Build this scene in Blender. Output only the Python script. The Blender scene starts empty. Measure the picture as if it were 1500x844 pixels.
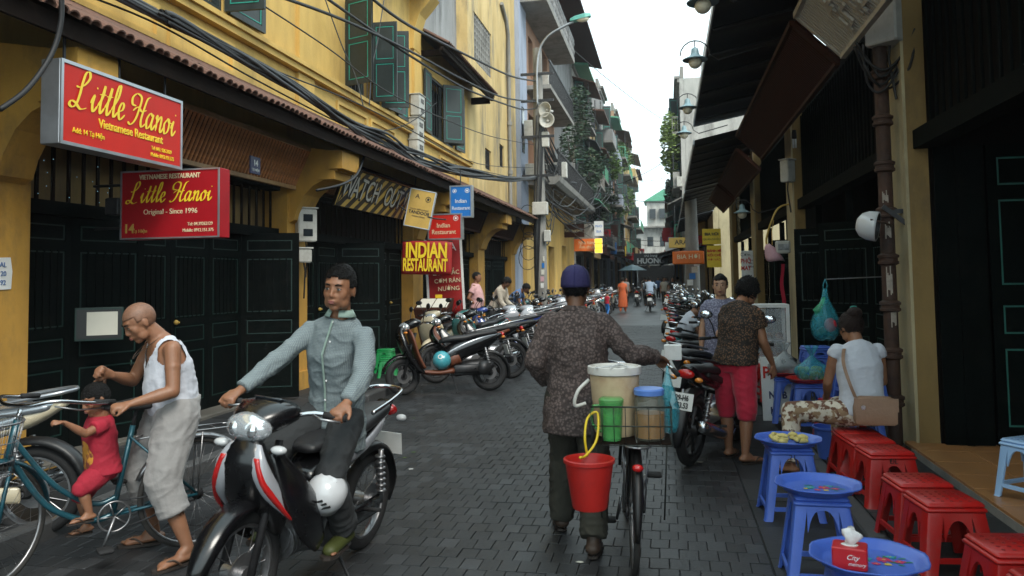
import bpy, math, random
from math import sin, cos, pi, radians, sqrt, atan2
from mathutils import Vector, Matrix, noise
random.seed(7)
S = bpy.context.scene
COL = S.collection
# ------------------------------------------------------------ camera, world, light
F, CX, CY = 1167.0, 750.0, 344.0
yaw, pitch, roll = radians(11.0), radians(3.2), radians(0.83)
fw = Vector((-sin(yaw)*cos(pitch), cos(yaw)*cos(pitch), sin(pitch)))
r0 = Vector((cos(yaw), sin(yaw), 0)); u0 = r0.cross(fw)
rt = r0*cos(roll)-u0*sin(roll); up = u0*cos(roll)+r0*sin(roll)
cam = bpy.data.cameras.new("camera"); cam_o = bpy.data.objects.new("camera", cam); COL.objects.link(cam_o)
mw = Matrix((( rt.x, up.x, -fw.x, 0), (rt.y, up.y, -fw.y, 0), (rt.z, up.z, -fw.z, 1.6), (0, 0, 0, 1)))
cam_o.matrix_world = mw
cam.sensor_fit = 'HORIZONTAL'; cam.sensor_width = 36; cam.lens = 36*F/1500
cam.shift_y = -78/1500; cam.clip_start = 0.05; cam.clip_end = 600
S.camera = cam_o
cam.dof.use_dof = True; cam.dof.focus_distance = 7.0; cam.dof.aperture_fstop = 4.0
S.render.resolution_x, S.render.resolution_y = 1024, 576
S.view_settings.view_transform = 'Standard'; S.view_settings.look = 'None'
S.view_settings.exposure = 0.48; S.view_settings.gamma = 1.0
W = bpy.data.worlds.new("World"); S.world = W; W.use_nodes = True
nt = W.node_tree; nt.nodes.clear()
SUN_EL, SUN_AZ = radians(48), radians(140)
sk = nt.nodes.new('ShaderNodeTexSky'); sk.sky_type = 'NISHITA'; sk.sun_disc = False
sk.sun_elevation = SUN_EL; sk.sun_rotation = SUN_AZ; sk.air_density = 1.5; sk.dust_density = 4
tc = nt.nodes.new('ShaderNodeTexCoord'); nz = nt.nodes.new('ShaderNodeTexNoise'); nz.inputs['Scale'].default_value = 1.4
nz.inputs['Detail'].default_value = 3
cr = nt.nodes.new('ShaderNodeValToRGB')
cr.color_ramp.elements[0].position = .3; cr.color_ramp.elements[0].color = (9.6, 12.4, 13.0, 1)
cr.color_ramp.elements[1].position = .7; cr.color_ramp.elements[1].color = (13.0, 15.0, 15.4, 1)
mx = nt.nodes.new('ShaderNodeMix'); mx.data_type = 'RGBA'; mx.inputs[0].default_value = .85
bg = nt.nodes.new('ShaderNodeBackground'); bg.inputs['Strength'].default_value = 0.11
wo = nt.nodes.new('ShaderNodeOutputWorld')
L = nt.links.new
L(tc.outputs['Generated'], nz.inputs['Vector']); L(nz.outputs['Fac'], cr.inputs['Fac'])
L(sk.outputs[0], mx.inputs[6]); L(cr.outputs[0], mx.inputs[7]); L(mx.outputs[2], bg.inputs['Color']); L(bg.outputs[0], wo.inputs[0])
sun = bpy.data.lights.new("sun", 'SUN'); sun.energy = 2.0; sun.angle = radians(22); sun.color = (1, .95, .86)
so = bpy.data.objects.new("sun", sun); COL.objects.link(so)
# the sun stands behind the camera to the right and high
sd = Vector((cos(SUN_EL)*sin(SUN_AZ), cos(SUN_EL)*cos(SUN_AZ), sin(SUN_EL)))
so.rotation_euler = (-sd).to_track_quat('-Z', 'Y').to_euler()

# ------------------------------------------------------------ materials
def mt(name, col, rough=.6, metal=0., var=.18, vs=4., bump=.0, bs=40., coat=0., dirt=None, dfac=.5, ds=2., streak=0., alpha=1., trans=0., emit=0., col2=None, sub=0., sheen=0., spec=.5):
    m = bpy.data.materials.new(name); m.use_nodes = True; t = m.node_tree; n = t.nodes; l = t.links.new
    b = n['Principled BSDF']
    b.inputs['Roughness'].default_value = rough; b.inputs['Metallic'].default_value = metal
    b.inputs['Coat Weight'].default_value = coat; b.inputs['Coat Roughness'].default_value = .12
    b.inputs['Specular IOR Level'].default_value = spec
    if sheen: b.inputs['Sheen Weight'].default_value = sheen
    if alpha < 1: b.inputs['Alpha'].default_value = alpha
    if trans: b.inputs['Transmission Weight'].default_value = trans
    if sub: b.inputs['Subsurface Weight'].default_value = sub; b.inputs['Subsurface Scale'].default_value = .02
    tc = n.new('ShaderNodeTexCoord'); vec = tc.outputs['Object']
    no = n.new('ShaderNodeTexNoise'); no.inputs['Scale'].default_value = vs; no.inputs['Detail'].default_value = 6; no.inputs['Roughness'].default_value = .65
    if streak:
        mp = n.new('ShaderNodeMapping'); mp.inputs['Scale'].default_value = (1, 1, streak); l(vec, mp.inputs['Vector']); l(mp.outputs[0], no.inputs['Vector'])
    else: l(vec, no.inputs['Vector'])
    c = Vector(col[:3]); c2 = Vector(col2[:3]) if col2 else c
    r = n.new('ShaderNodeValToRGB'); e = r.color_ramp.elements
    e[0].position = .3; e[1].position = .72
    e[0].color = (*[max(0, x*(1-var)) for x in c], 1); e[1].color = (*[min(1, x*(1+var)) for x in c2], 1)
    l(no.outputs['Fac'], r.inputs['Fac']); out = r.outputs[0]
    if dirt:
        nd = n.new('ShaderNodeTexNoise'); nd.inputs['Scale'].default_value = ds; nd.inputs['Detail'].default_value = 8; nd.inputs['Roughness'].default_value = .7
        mp2 = n.new('ShaderNodeMapping'); mp2.inputs['Scale'].default_value = (1, 1, streak or 1); mp2.inputs['Location'].default_value = (7, 3, 1)
        l(vec, mp2.inputs['Vector']); l(mp2.outputs[0], nd.inputs['Vector'])
        rd = n.new('ShaderNodeValToRGB'); rd.color_ramp.elements[0].position = .5; rd.color_ramp.elements[1].position = .68
        rd.color_ramp.elements[1].color = (dfac, dfac, dfac, 1); rd.color_ramp.elements[0].color = (0, 0, 0, 1)
        l(nd.outputs['Fac'], rd.inputs['Fac'])
        mm = n.new('ShaderNodeMix'); mm.data_type = 'RGBA'; l(rd.outputs[0], mm.inputs[0]); l(out, mm.inputs[6]); mm.inputs[7].default_value = (*dirt, 1)
        out = mm.outputs[2]
    l(out, b.inputs['Base Color'])
    # uneven gloss
    rr = n.new('ShaderNodeMapRange'); rr.inputs[3].default_value = max(.02, rough-.1); rr.inputs[4].default_value = min(1, rough+.12)
    l(no.outputs['Fac'], rr.inputs[0]); l(rr.outputs[0], b.inputs['Roughness'])
    if bump:
        nb = n.new('ShaderNodeTexNoise'); nb.inputs['Scale'].default_value = bs; nb.inputs['Detail'].default_value = 5; l(vec, nb.inputs['Vector'])
        bp = n.new('ShaderNodeBump'); bp.inputs['Strength'].default_value = bump; bp.inputs['Distance'].default_value = .02
        l(nb.outputs['Fac'], bp.inputs['Height']); l(bp.outputs[0], b.inputs['Normal'])
    if emit:
        l(out, b.inputs['Emission Color']); b.inputs['Emission Strength'].default_value = emit
    return m
def hexc(h, k=1.):
    v = [int(h[i:i+2], 16)/255 for i in (0, 2, 4)]
    return tuple(min(1, k*(x/12.92 if x <= .04045 else ((x+.055)/1.055)**2.4)) for x in v)
def patterned(name, c1, c2, scale, kind='check', rough=.85, c3=None, thr=.5, bump=.2):
    """cloth with a woven or printed pattern"""
    m = mt(name, c1, rough, var=.15, vs=8, bump=bump, bs=60); t = m.node_tree; n = t.nodes; l = t.links.new
    b = n['Principled BSDF']; base = b.inputs['Base Color'].links[0].from_socket; tc = [x for x in n if x.type == 'TEX_COORD'][0]
    if kind == 'check':
        w = n.new('ShaderNodeTexWave'); w.inputs['Scale'].default_value = scale; w.bands_direction = 'Z'; w2 = n.new('ShaderNodeTexWave'); w2.bands_direction = 'Y'; w2.inputs['Scale'].default_value = scale
        l(tc.outputs['Object'], w.inputs[0]); l(tc.outputs['Object'], w2.inputs[0])
        ma = n.new('ShaderNodeMath'); ma.operation = 'MAXIMUM'; l(w.outputs['Fac'], ma.inputs[0]); l(w2.outputs['Fac'], ma.inputs[1]); fac = ma.outputs[0]
    else:
        w = n.new('ShaderNodeTexVoronoi' if kind in ('spots', 'cells') else 'ShaderNodeTexNoise'); w.inputs['Scale'].default_value = scale
        if kind == 'noise': w.inputs['Detail'].default_value = 3
        l(tc.outputs['Object'], w.inputs['Vector']); fac = w.outputs['Distance' if kind in ('spots', 'cells') else 'Fac']
    r = n.new('ShaderNodeValToRGB'); r.color_ramp.elements[0].position = thr-.04; r.color_ramp.elements[1].position = thr+.04; l(fac, r.inputs['Fac'])
    mm = n.new('ShaderNodeMix'); mm.data_type = 'RGBA'; l(r.outputs[0], mm.inputs[0]); l(base, mm.inputs[6]); mm.inputs[7].default_value = (*c2, 1)
    out = mm.outputs[2]
    if c3:
        w3 = n.new('ShaderNodeTexNoise'); w3.inputs['Scale'].default_value = scale*.7; w3.inputs['Detail'].default_value = 2; l(tc.outputs['Object'], w3.inputs['Vector'])
        r3 = n.new('ShaderNodeValToRGB'); r3.color_ramp.elements[0].position = .55; r3.color_ramp.elements[1].position = .6; l(w3.outputs['Fac'], r3.inputs['Fac'])
        m3 = n.new('ShaderNodeMix'); m3.data_type = 'RGBA'; l(r3.outputs[0], m3.inputs[0]); l(out, m3.inputs[6]); m3.inputs[7].default_value = (*c3, 1); out = m3.outputs[2]
    l(out, b.inputs['Base Color']); return m

MAT = {}
def X(k, *a, **kw): MAT[k] = mt(k, *a, **kw); return MAT[k]
X('yellow', (.55, .35, .095), .85, var=.2, vs=1.5, bump=.15, bs=25, dirt=(.16, .11, .06), dfac=.5, ds=1.1, streak=.3, col2=(.58, .38, .11))
X('yellow_old', (.50, .33, .11), .9, var=.25, vs=1.2, bump=.3, bs=18, dirt=(.13, .12, .10), dfac=.95, ds=1.25, streak=.28, col2=(.56, .42, .2))
X('yellow_pillar', (.44, .235, .04), .8, var=.2, vs=2, bump=.15, bs=25, dirt=(.12, .08, .04), dfac=.7, ds=1.5, streak=.5)
X('cream', (.42, .36, .22), .85, var=.15, vs=2, bump=.15, bs=25, dirt=(.16, .13, .08), dfac=.7, ds=1.2, streak=.4)
X('ochre', (.24, .155, .055), .85, var=.2, vs=2, bump=.15, bs=25, dirt=(.10, .07, .04), dfac=.8, ds=1.4, streak=.4)
X('grey_wall', (.25, .25, .25), .9, var=.3, vs=1.5, bump=.25, bs=15, dirt=(.08, .08, .08), dfac=.8, ds=1.1, streak=.3)
X('blue_wall', (.32, .36, .45), .9, var=.15, vs=1.5, bump=.2, bs=15, dirt=(.14, .14, .15), dfac=.6, ds=1, streak=.3)
X('pink_wall', (.34, .19, .12), .9, var=.2, vs=1.5, bump=.2, bs=15, dirt=(.12, .1, .08), dfac=.7, ds=1, streak=.3)
X('white_wall', (.42, .41, .38), .85, var=.2, vs=1.5, bump=.1, bs=15, dirt=(.12, .11, .10), dfac=.8, ds=1.3, streak=.3)
X('concrete', (.24, .23, .21), .9, var=.25, vs=3, bump=.3, bs=20, dirt=(.07, .065, .06), dfac=.7, ds=1.3, streak=.4)
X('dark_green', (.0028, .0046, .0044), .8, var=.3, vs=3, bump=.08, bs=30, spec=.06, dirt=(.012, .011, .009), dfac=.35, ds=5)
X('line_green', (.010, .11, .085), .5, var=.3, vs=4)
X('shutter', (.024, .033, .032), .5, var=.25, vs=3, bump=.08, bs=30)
X('turquoise', (.03, .33, .26), .5, var=.2, vs=4)
X('dim_green', (.004, .026, .021), .5, var=.3, vs=4)
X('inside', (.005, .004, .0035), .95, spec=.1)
X('dark_wood', (.012, .007, .005), .8, spec=.1, var=.35, vs=6, bump=.2, bs=30, streak=.2)
X('slat_wood', (.52, .21, .08), .55, var=.35, vs=5, bump=.12, bs=30, dirt=(.06, .02, .01), dfac=.5, ds=3)
X('slat_pale', (.42, .25, .12), .55, var=.25, vs=5, bump=.12, bs=30)
X('red_wood', (.042, .014, .008), .7, spec=.15, var=.3, vs=5, bump=.12, bs=30)
X('pale_panel', (.46, .44, .39), .6, var=.15, vs=4, bump=.1, bs=30, dirt=(.2, .15, .1), dfac=.4, ds=3)
X('tile', (.13, .065, .045), .85, var=.4, vs=8, bump=.3, bs=30, dirt=(.06, .05, .045), dfac=.8, ds=3)
X('corrug', (.016, .019, .025), .6, .0, var=.2, vs=3)
X('alu', (.45, .47, .5), .35, .8, var=.15)
X('chrome', (.55, .56, .58), .2, 1., var=.05)
X('steel', (.32, .32, .33), .35, .9, var=.2, vs=12)
X('dark_metal', (.045, .045, .048), .45, .6, var=.3, vs=15)
X('rust', (.055, .027, .018), .75, .1, var=.5, vs=7, bump=.3, bs=40, dirt=(.028, .022, .02), dfac=.9, ds=3)
X('flaked', (.32, .28, .24), .8, var=.3, vs=20)
X('rubber', (.014, .014, .015), .8, var=.25, vs=20, bump=.1)
X('black_plastic', (.013, .013, .014), .42, var=.25, vs=10)
X('black_paint', (.005, .005, .006), .25, var=.1, coat=.35)
X('seat_vinyl', (.016, .016, .018), .5, var=.2, vs=12, bump=.08, bs=60)
X('cable', (.012, .012, .013), .6, var=.3)
X('cable_grey', (.06, .065, .07), .7, var=.2)
X('box_grey', (.48, .47, .43), .6, var=.12, vs=6, dirt=(.2, .17, .12), dfac=.5, ds=5)
X('white_paint', (.72, .72, .70), .5, var=.08, vs=5, dirt=(.35, .32, .28), dfac=.3, ds=4)
X('white_plastic', (.68, .69, .70), .35, var=.05)
X('red_sign', (.52, .018, .010), .5, var=.12, vs=2, spec=.25)
X('red_sign2', (.34, .006, .012), .5, var=.12, vs=2, spec=.25)
X('red_cloth_banner', (.30, .008, .008), .6, var=.2, vs=3)
X('yellow_ink', (.85, .60, .03), .4, var=.05)
X('cream_ink', (.75, .66, .42), .4, var=.05)
X('white_ink', (.8, .8, .78), .4, var=.05)
X('black_ink', (.015, .015, .015), .5)
X('gold', (.52, .33, .07), .5, var=.15, vs=4)
X('blue_sign', (.015, .16, .50), .35, var=.1, vs=3)
X('navy', (.015, .02, .09), .4)
X('yellow_sign', (.75, .52, .02), .45, var=.1)
X('orange_sign', (.75, .16, .02), .45, var=.1)
X('blue_stool', (.065, .14, .55), .38, var=.08, vs=5, sub=.05, bump=.03, dirt=(.05, .09, .3), dfac=.35, ds=7)
X('pale_stool', (.33, .52, .80), .38, var=.06, vs=5)
X('red_stool', (.42, .010, .008), .38, var=.12, vs=5, dirt=(.30, .06, .05), dfac=.45, ds=9, bump=.05)
X('green_stool', (.01, .22, .06), .4, var=.1)
X('red_bucket', (.42, .018, .014), .38, var=.12, vs=6, dirt=(.22, .02, .02), dfac=.5, ds=9)
X('yellow_cord', (.7, .5, .02), .5)
X('tank_cream', (.55, .42, .26), .5, var=.12, vs=5, dirt=(.3, .12, .06), dfac=.4, ds=5, coat=.1)
X('lid_white', (.66, .64, .60), .5, var=.08, dirt=(.3, .25, .18), dfac=.4, ds=8)
X('jar_clear', (.25, .25, .2), .08, alpha=.22, var=.03)
X('tea', (.42, .17, .012), .3, var=.1)
X('green_tea', (.25, .36, .06), .3, var=.1)
X('green_clear', (.10, .45, .13), .2, alpha=.55, var=.05)
X('lid_blue', (.10, .22, .60), .4)
X('wire', (.05, .055, .05), .5, .7)
X('teal_frame', (.015, .085, .115), .35, .3, var=.2, vs=10, coat=.4, dirt=(.06, .03, .02), dfac=.5, ds=14)
X('bike_black', (.015, .014, .014), .4, .3, var=.2)
X('bike_red', (.32, .02, .015), .4, .1)
X('tyre_worn', (.028, .026, .024), .85, var=.3, vs=12)
X('skin', (.25, .115, .062), .5, var=.14, vs=9, sub=.12, bump=.05, bs=120)
X('skin_dark', (.16, .075, .042), .5, var=.14, vs=9, sub=.12, bump=.05, bs=120)
X('skin_light', (.44, .25, .16), .5, var=.1, vs=9, sub=.12, bump=.04, bs=120)
X('hair', (.0045, .004, .004), .55, var=.4, vs=60, bump=.9, bs=140, spec=.3)
X('hair_brown', (.016, .007, .005), .5, var=.4, vs=60, bump=.9, bs=140, spec=.35)
X('eye_white', (.30, .28, .26), .25, var=.03)
X('eye_dark', (.01, .008, .007), .15)
X('lips', (.25, .085, .07), .45)
X('white_cloth', (.50, .52, .58), .9, var=.06, vs=7, bump=.25, bs=30, sheen=.2)
X('grey_cloth', (.25, .24, .235), .9, var=.1, vs=7, bump=.3, bs=26, sheen=.2)
X('dark_trousers', (.022, .024, .026), .85, var=.2, vs=7, bump=.3, bs=26)
X('olive_trousers', (.035, .033, .024), .9, var=.25, vs=7, bump=.3, bs=26)
X('red_shorts', (.40, .006, .03), .8, var=.12, vs=7, bump=.3, bs=20, sheen=.2)
X('pink_cloth', (.62, .36, .36), .9, var=.1, bump=.3, bs=26)
X('blue_cloth', (.10, .17, .33), .9, var=.1, bump=.3, bs=26)
X('beige_cloth', (.42, .37, .30), .9, var=.1, bump=.3, bs=26)
X('cap_purple', (.024, .020, .085), .85, var=.15, vs=9, bump=.3, bs=80)
X('leather_tan', (.27, .16, .10), .5, var=.12, vs=8, bump=.15, bs=60)
X('sandal', (.03, .022, .018), .7)
X('helmet_white', (.55, .56, .58), .2, coat=.5, var=.04)
X('helmet_teal', (.06, .32, .38), .25, coat=.5, var=.08)
X('grey_print', (.25, .26, .27), .7, var=.8, vs=9)
X('shoe_olive', (.05, .06, .012), .6)
X('moto_white', (.32, .33, .36), .2, coat=.6, var=.05)
X('moto_red', (.42, .012, .012), .2, coat=.6, var=.05)
X('moto_teal', (.04, .15, .15), .22, coat=.6, var=.05)
X('moto_cream', (.55, .48, .34), .25, coat=.5, var=.05)
X('moto_brown', (.13, .038, .016), .5, var=.15)
X('moto_silver', (.30, .33, .36), .25, .6, var=.05, coat=.5)
X('moto_blue', (.03, .06, .25), .22, coat=.6, var=.05)
X('glass', (.8, .85, .88), .06, alpha=.22, var=.02)
X('lens_clear', (.45, .46, .47), .12, coat=.5)
X('lens_red', (.45, .01, .01), .15, coat=.5)
X('lens_amber', (.6, .2, .02), .15, coat=.5)
X('reflector', (.75, .78, .82), .1, .9)
X('paper', (.62, .60, .52), .8, var=.06)
X('platform_tile', (.36, .17, .065), .35, var=.15, vs=3, bump=.03)
X('leaf', (.05, .11, .02), .6, var=.5, vs=3, col2=(.10, .17, .04))
X('leaf_light', (.16, .24, .05), .6, var=.4, vs=3, col2=(.26, .34, .10))
X('leaf_dark', (.022, .05, .02), .6, var=.5, vs=3)
X('bark', (.06, .045, .03), .9, var=.3)
X('glass_dark', (.02, .025, .03), .08, var=.2, coat=.3)
X('green_paint', (.10, .35, .22), .5, var=.15)
X('teal_lamp', (.08, .30, .25), .45, .1, var=.15)
X('lamp_shade', (.18, .27, .30), .5, .1, var=.2)
X('lamp_globe', (.75, .68, .52), .4, var=.05)
X('yellow_lit', (.9, .55, .03), .4, emit=1.6, var=.2, vs=12)
X('bag_blue', (.05, .36, .45), .25, var=.3, vs=9, alpha=.48, bump=.7, bs=18)
X('bag_green', (.06, .40, .20), .25, var=.3, vs=9, alpha=.65, bump=.7, bs=18)
X('bag_clear', (.40, .44, .46), .2, var=.3, vs=9, alpha=.5, bump=.7, bs=18)
X('fruit', (.30, .34, .05), .5, var=.35, vs=14)
X('fruit_yellow', (.62, .50, .16), .5, var=.3, vs=14)
X('red_flesh', (.55, .03, .05), .4, var=.2)
X('tissue_red', (.48, .012, .018), .35, var=.06)
X('tissue', (.78, .76, .76), .9, bump=.3)
X('pink_bonnet', (.55, .32, .36), .9, var=.15, bump=.3)
X('leather_dark', (.05, .03, .02), .6)
MAT['shirt_check'] = patterned('shirt_check', (.21, .25, .25), (.12, .15, .17), 40, 'check', thr=.72)
MAT['shirt_mint'] = mt('shirt_mint', (.24, .33, .29), .9, var=.1, bump=.3, bs=26)
MAT['shirt_brown'] = patterned('shirt_brown', (.13, .094, .085), (.055, .039, .036), 62, 'spots', thr=.45)
MAT['leopard'] = patterned('leopard', (.10, .052, .026), (.012, .008, .006), 62, 'spots', thr=.42)
MAT['lilac_print'] = patterned('lilac_print', (.27, .27, .36), (.14, .14, .21), 55, 'spots', thr=.45)
MAT['floral'] = patterned('floral', (.55, .49, .40), (.13, .055, .03), 20, 'noise', thr=.53, c3=(.25, .16, .09))
MAT['kid_red'] = mt('kid_red', (.33, .012, .03), .9, var=.12, bump=.25)
MAT['kid_print'] = patterned('kid_print', (.52, .23, .03), (.16, .035, .02), 24, 'noise', thr=.53)
MAT['tray_print'] = patterned('tray_print', (.12, .35, .42), (.60, .05, .16), 26, 'noise', thr=.5, c3=(.05, .30, .12))

# ------------------------------------------------------------ mesh builder
class B:
    def __init__(s): s.v = []; s.f = []; s.m = []; s.T = Matrix.Identity(4); s.mi = 0
    def add(s, vs, fs):
        o = len(s.v); T = s.T
        s.v += [tuple(T @ Vector(p)) for p in vs]; s.f += [tuple(i+o for i in f) for f in fs]; s.m += [s.mi]*len(fs); return s
    def box(s, c, d, rot=None):
        x, y, z = d[0]/2, d[1]/2, d[2]/2; c = Vector(c)
        P = [Vector(p) for p in ((-x,-y,-z),(x,-y,-z),(x,y,-z),(-x,y,-z),(-x,-y,z),(x,-y,z),(x,y,z),(-x,y,z))]
        if rot is not None: P = [rot @ p for p in P]
        return s.add([p+c for p in P], [(0,3,2,1),(4,5,6,7),(0,1,5,4),(1,2,6,5),(2,3,7,6),(3,0,4,7)])
    def bb(s, a, b): return s.box([(a[i]+b[i])/2 for i in range(3)], [abs(b[i]-a[i]) for i in range(3)])
    def bev(s, c, d, bv=.01, rot=None):
        """box with chamfered edges"""
        x, y, z = d[0]/2, d[1]/2, d[2]/2; bv = min(bv, x*.95, y*.95, z*.95); c = Vector(c)
        rings = []
        for zz, i in ((-z, bv), (-z+bv, 0), (z-bv, 0), (z, bv)):
            k = bv if i == 0 else bv*1.6
            k = min(k, x*.95, y*.95)
            a, b = x-i*.6, y-i*.6
            rings.append([(-a+k,-b,zz),(a-k,-b,zz),(a,-b+k,zz),(a,b-k,zz),(a-k,b,zz),(-a+k,b,zz),(-a,b-k,zz),(-a,-b+k,zz)])
        V = [Vector(p) for r in rings for p in r]
        if rot is not None: V = [rot @ p for p in V]
        Fc = [tuple(range(7, -1, -1)), tuple(range(24, 32))]
        for j in range(3):
            for i in range(8): Fc.append((j*8+i, j*8+(i+1) % 8, j*8+8+(i+1) % 8, j*8+8+i))
        return s.add([p+c for p in V], Fc)
    def rings(s, R, cap=True, closed=False):
        n = len(R[0]); V = [p for r in R for p in r]; Fc = []; m = len(R)
        for j in range(m if closed else m-1):
            k = (j+1) % m
            for i in range(n): Fc.append((j*n+i, j*n+(i+1) % n, k*n+(i+1) % n, k*n+i))
        if cap and not closed: Fc.append(tuple(range(n-1, -1, -1))); Fc.append(tuple(range((m-1)*n, m*n)))
        return s.add(V, Fc)
    def tube(s, pts, r, n=8, cap=True, closed=False):
        P = [Vector(p) for p in pts]; m = len(P); rr = r if isinstance(r, (list, tuple)) else [r]*m
        R = []; prev = None
        for i in range(m):
            if closed: d = P[(i+1) % m]-P[i-1]
            else: d = P[min(i+1, m-1)]-P[max(i-1, 0)]
            d = d.normalized() if d.length > 1e-9 else Vector((0, 0, 1))
            if prev is None:
                a = Vector((0, 0, 1)) if abs(d.z) < .9 else Vector((1, 0, 0)); u = d.cross(a).normalized()
            else: u = (prev-d*prev.dot(d)); u = u.normalized() if u.length > 1e-6 else d.orthogonal().normalized()
            prev = u; w = d.cross(u)
            R.append([P[i]+(u*cos(2*pi*k/n)+w*sin(2*pi*k/n))*rr[i] for k in range(n)])
        return s.rings(R, cap, closed)
    def cyl(s, a, b, r, r2=None, n=12): return s.tube([a, b], [r, r if r2 is None else r2], n)
    def lathe(s, prof, c=(0, 0, 0), n=20, ax='z', closed=False, cap=True):
        c = Vector(c); R = []
        for (r, h) in prof:
            ring = []
            for k in range(n):
                a = 2*pi*k/n
                if ax == 'z': ring.append(c+Vector((r*cos(a), r*sin(a), h)))
                elif ax == 'y': ring.append(c+Vector((r*sin(a), h, r*cos(a))))
                else: ring.append(c+Vector((h, r*cos(a), r*sin(a))))
            R.append(ring)
        return s.rings(R, cap and not closed, closed)
    def ell(s, c, r, rot=None, n=12, m=8):
        c = Vector(c); r = (r, r, r) if isinstance(r, (int, float)) else r; V = []; Fc = []
        for j in range(1, m):
            t = pi*j/m
            for k in range(n):
                a = 2*pi*k/n; V.append(Vector((r[0]*sin(t)*cos(a), r[1]*sin(t)*sin(a), r[2]*cos(t))))
        V += [Vector((0, 0, r[2])), Vector((0, 0, -r[2]))]; q = (m-1)*n
        for j in range(m-2):
            for k in range(n): Fc.append((j*n+k, (j+1)*n+k, (j+1)*n+(k+1) % n, j*n+(k+1) % n))
        for k in range(n): Fc.append((q, k, (k+1) % n)); Fc.append((q+1, (m-2)*n+(k+1) % n, (m-2)*n+k))
        if rot is not None: V = [rot @ p for p in V]
        return s.add([p+c for p in V], Fc)
    def cap_(s, a, b, ra, rb, n=12, flat=False, sq=(1, 1), side=None):
        """tapered capsule; sq squashes the two cross axes; side is the direction of the first"""
        a = Vector(a); b = Vector(b); d = b-a; Ln = d.length; d = d.normalized() if Ln > 1e-6 else Vector((0, 0, 1))
        u = Vector(side) if side is not None else d.orthogonal(); u = (u-d*u.dot(d)).normalized(); w = d.cross(u); R = []
        def ring(h, r): R.append([a+d*h+(u*cos(2*pi*k/n)*sq[0]+w*sin(2*pi*k/n)*sq[1])*r for k in range(n)])
        if not flat:
            for t in (80, 55, 28): ring(-ra*sin(radians(t)), ra*cos(radians(t)))
        ring(0, ra); ring(Ln*.5, (ra+rb)/2); ring(Ln, rb)
        if not flat:
            for t in (28, 55, 80): ring(Ln+rb*sin(radians(t)), rb*cos(radians(t)))
        return s.rings(R)
    def prism(s, poly, h0, h1, ax='y'):
        """polygon in the plane across ax, extruded from h0 to h1"""
        f = {'y': lambda p, h: (p[0], h, p[1]), 'z': lambda p, h: (p[0], p[1], h), 'x': lambda p, h: (h, p[0], p[1])}[ax]
        return s.rings([[f(p, h0) for p in poly], [f(p, h1) for p in poly]])
    def sheet(s, fn, nu, nv):
        V = [fn(i/nu, j/nv) for j in range(nv+1) for i in range(nu+1)]
        return s.add(V, [(j*(nu+1)+i, j*(nu+1)+i+1, (j+1)*(nu+1)+i+1, (j+1)*(nu+1)+i) for j in range(nv) for i in range(nu)])
    def mesh(s, name, mats, smooth=None):
        me = bpy.data.meshes.new(name); me.from_pydata(s.v, [], s.f)
        for m in (mats if isinstance(mats, (list, tuple)) else [mats]): me.materials.append(MAT[m] if isinstance(m, str) else m)
        me.polygons.foreach_set('material_index', s.m)
        me.update()
        if smooth:
            me.shade_smooth()
            if smooth != 'all': me.set_sharp_from_angle(angle=radians(smooth if smooth > 1 else 40))
        return me
    def obj(s, name, mats, parent=None, smooth=None, loc=None, rot=None):
        return link(name, s.mesh(name, mats, smooth), parent, loc, rot)
def link(name, me, parent=None, loc=None, rot=None):
    o = bpy.data.objects.new(name, me); COL.objects.link(o); o.parent = parent
    if loc is not None: o.location = loc
    if rot is not None: o.rotation_euler = rot
    return o
def thing(name, label, cat, loc=(0, 0, 0), rz=0, group=None, rot=None):
    o = bpy.data.objects.new(name, None); o.empty_display_size = .1; COL.objects.link(o); o.location = loc
    o.rotation_euler = rot if rot else (0, 0, rz); tag(o, label, cat, group); return o
def tag(o, label, cat, group=None, kind=None):
    o['label'] = label; o['category'] = cat
    if group: o['group'] = group
    if kind: o['kind'] = kind
    return o
def struct(o): o['kind'] = 'structure'; return o
def stuff(o): o['kind'] = 'stuff'; return o
def dup(o, loc=None, rz=None, label=None, parent=None, scale=None, group=None, rot=None):
    c = o.copy(); COL.objects.link(c); c.parent = parent
    if loc is not None: c.location = loc
    if rz is not None: c.rotation_euler = (0, 0, rz)
    if rot is not None: c.rotation_euler = rot
    if scale: c.scale = (scale,)*3 if isinstance(scale, (int, float)) else scale
    if label: c['label'] = label
    if group: c['group'] = group
    for ch in list(o.children): dup(ch, parent=c)
    return c
def text(body, size, mat, parent, M4, name='lettering', ext=.003, sx=1., shear=0., bold=0., align='CENTER', sp=1.):
    cu = bpy.data.curves.new(name, 'FONT'); cu.body = body; cu.size = size; cu.extrude = ext; cu.align_x = align; cu.align_y = 'CENTER'
    cu.shear = shear; cu.offset = bold; cu.resolution_u = 3; cu.space_character = sp
    cu.materials.append(MAT[mat]); o = bpy.data.objects.new(name, cu); COL.objects.link(o)
    o.parent = parent; o.matrix_local = M4 @ Matrix.Diagonal((sx, 1, 1, 1))
    return o
def frame(o, xa, ya):
    """matrix with the local x and y axes along xa and ya"""
    xa = Vector(xa).normalized(); ya = Vector(ya); ya = (ya-xa*ya.dot(xa)).normalized(); z = xa.cross(ya); o = Vector(o)
    return Matrix(((xa.x, ya.x, z.x, o.x), (xa.y, ya.y, z.y, o.y), (xa.z, ya.z, z.z, o.z), (0, 0, 0, 1)))
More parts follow.
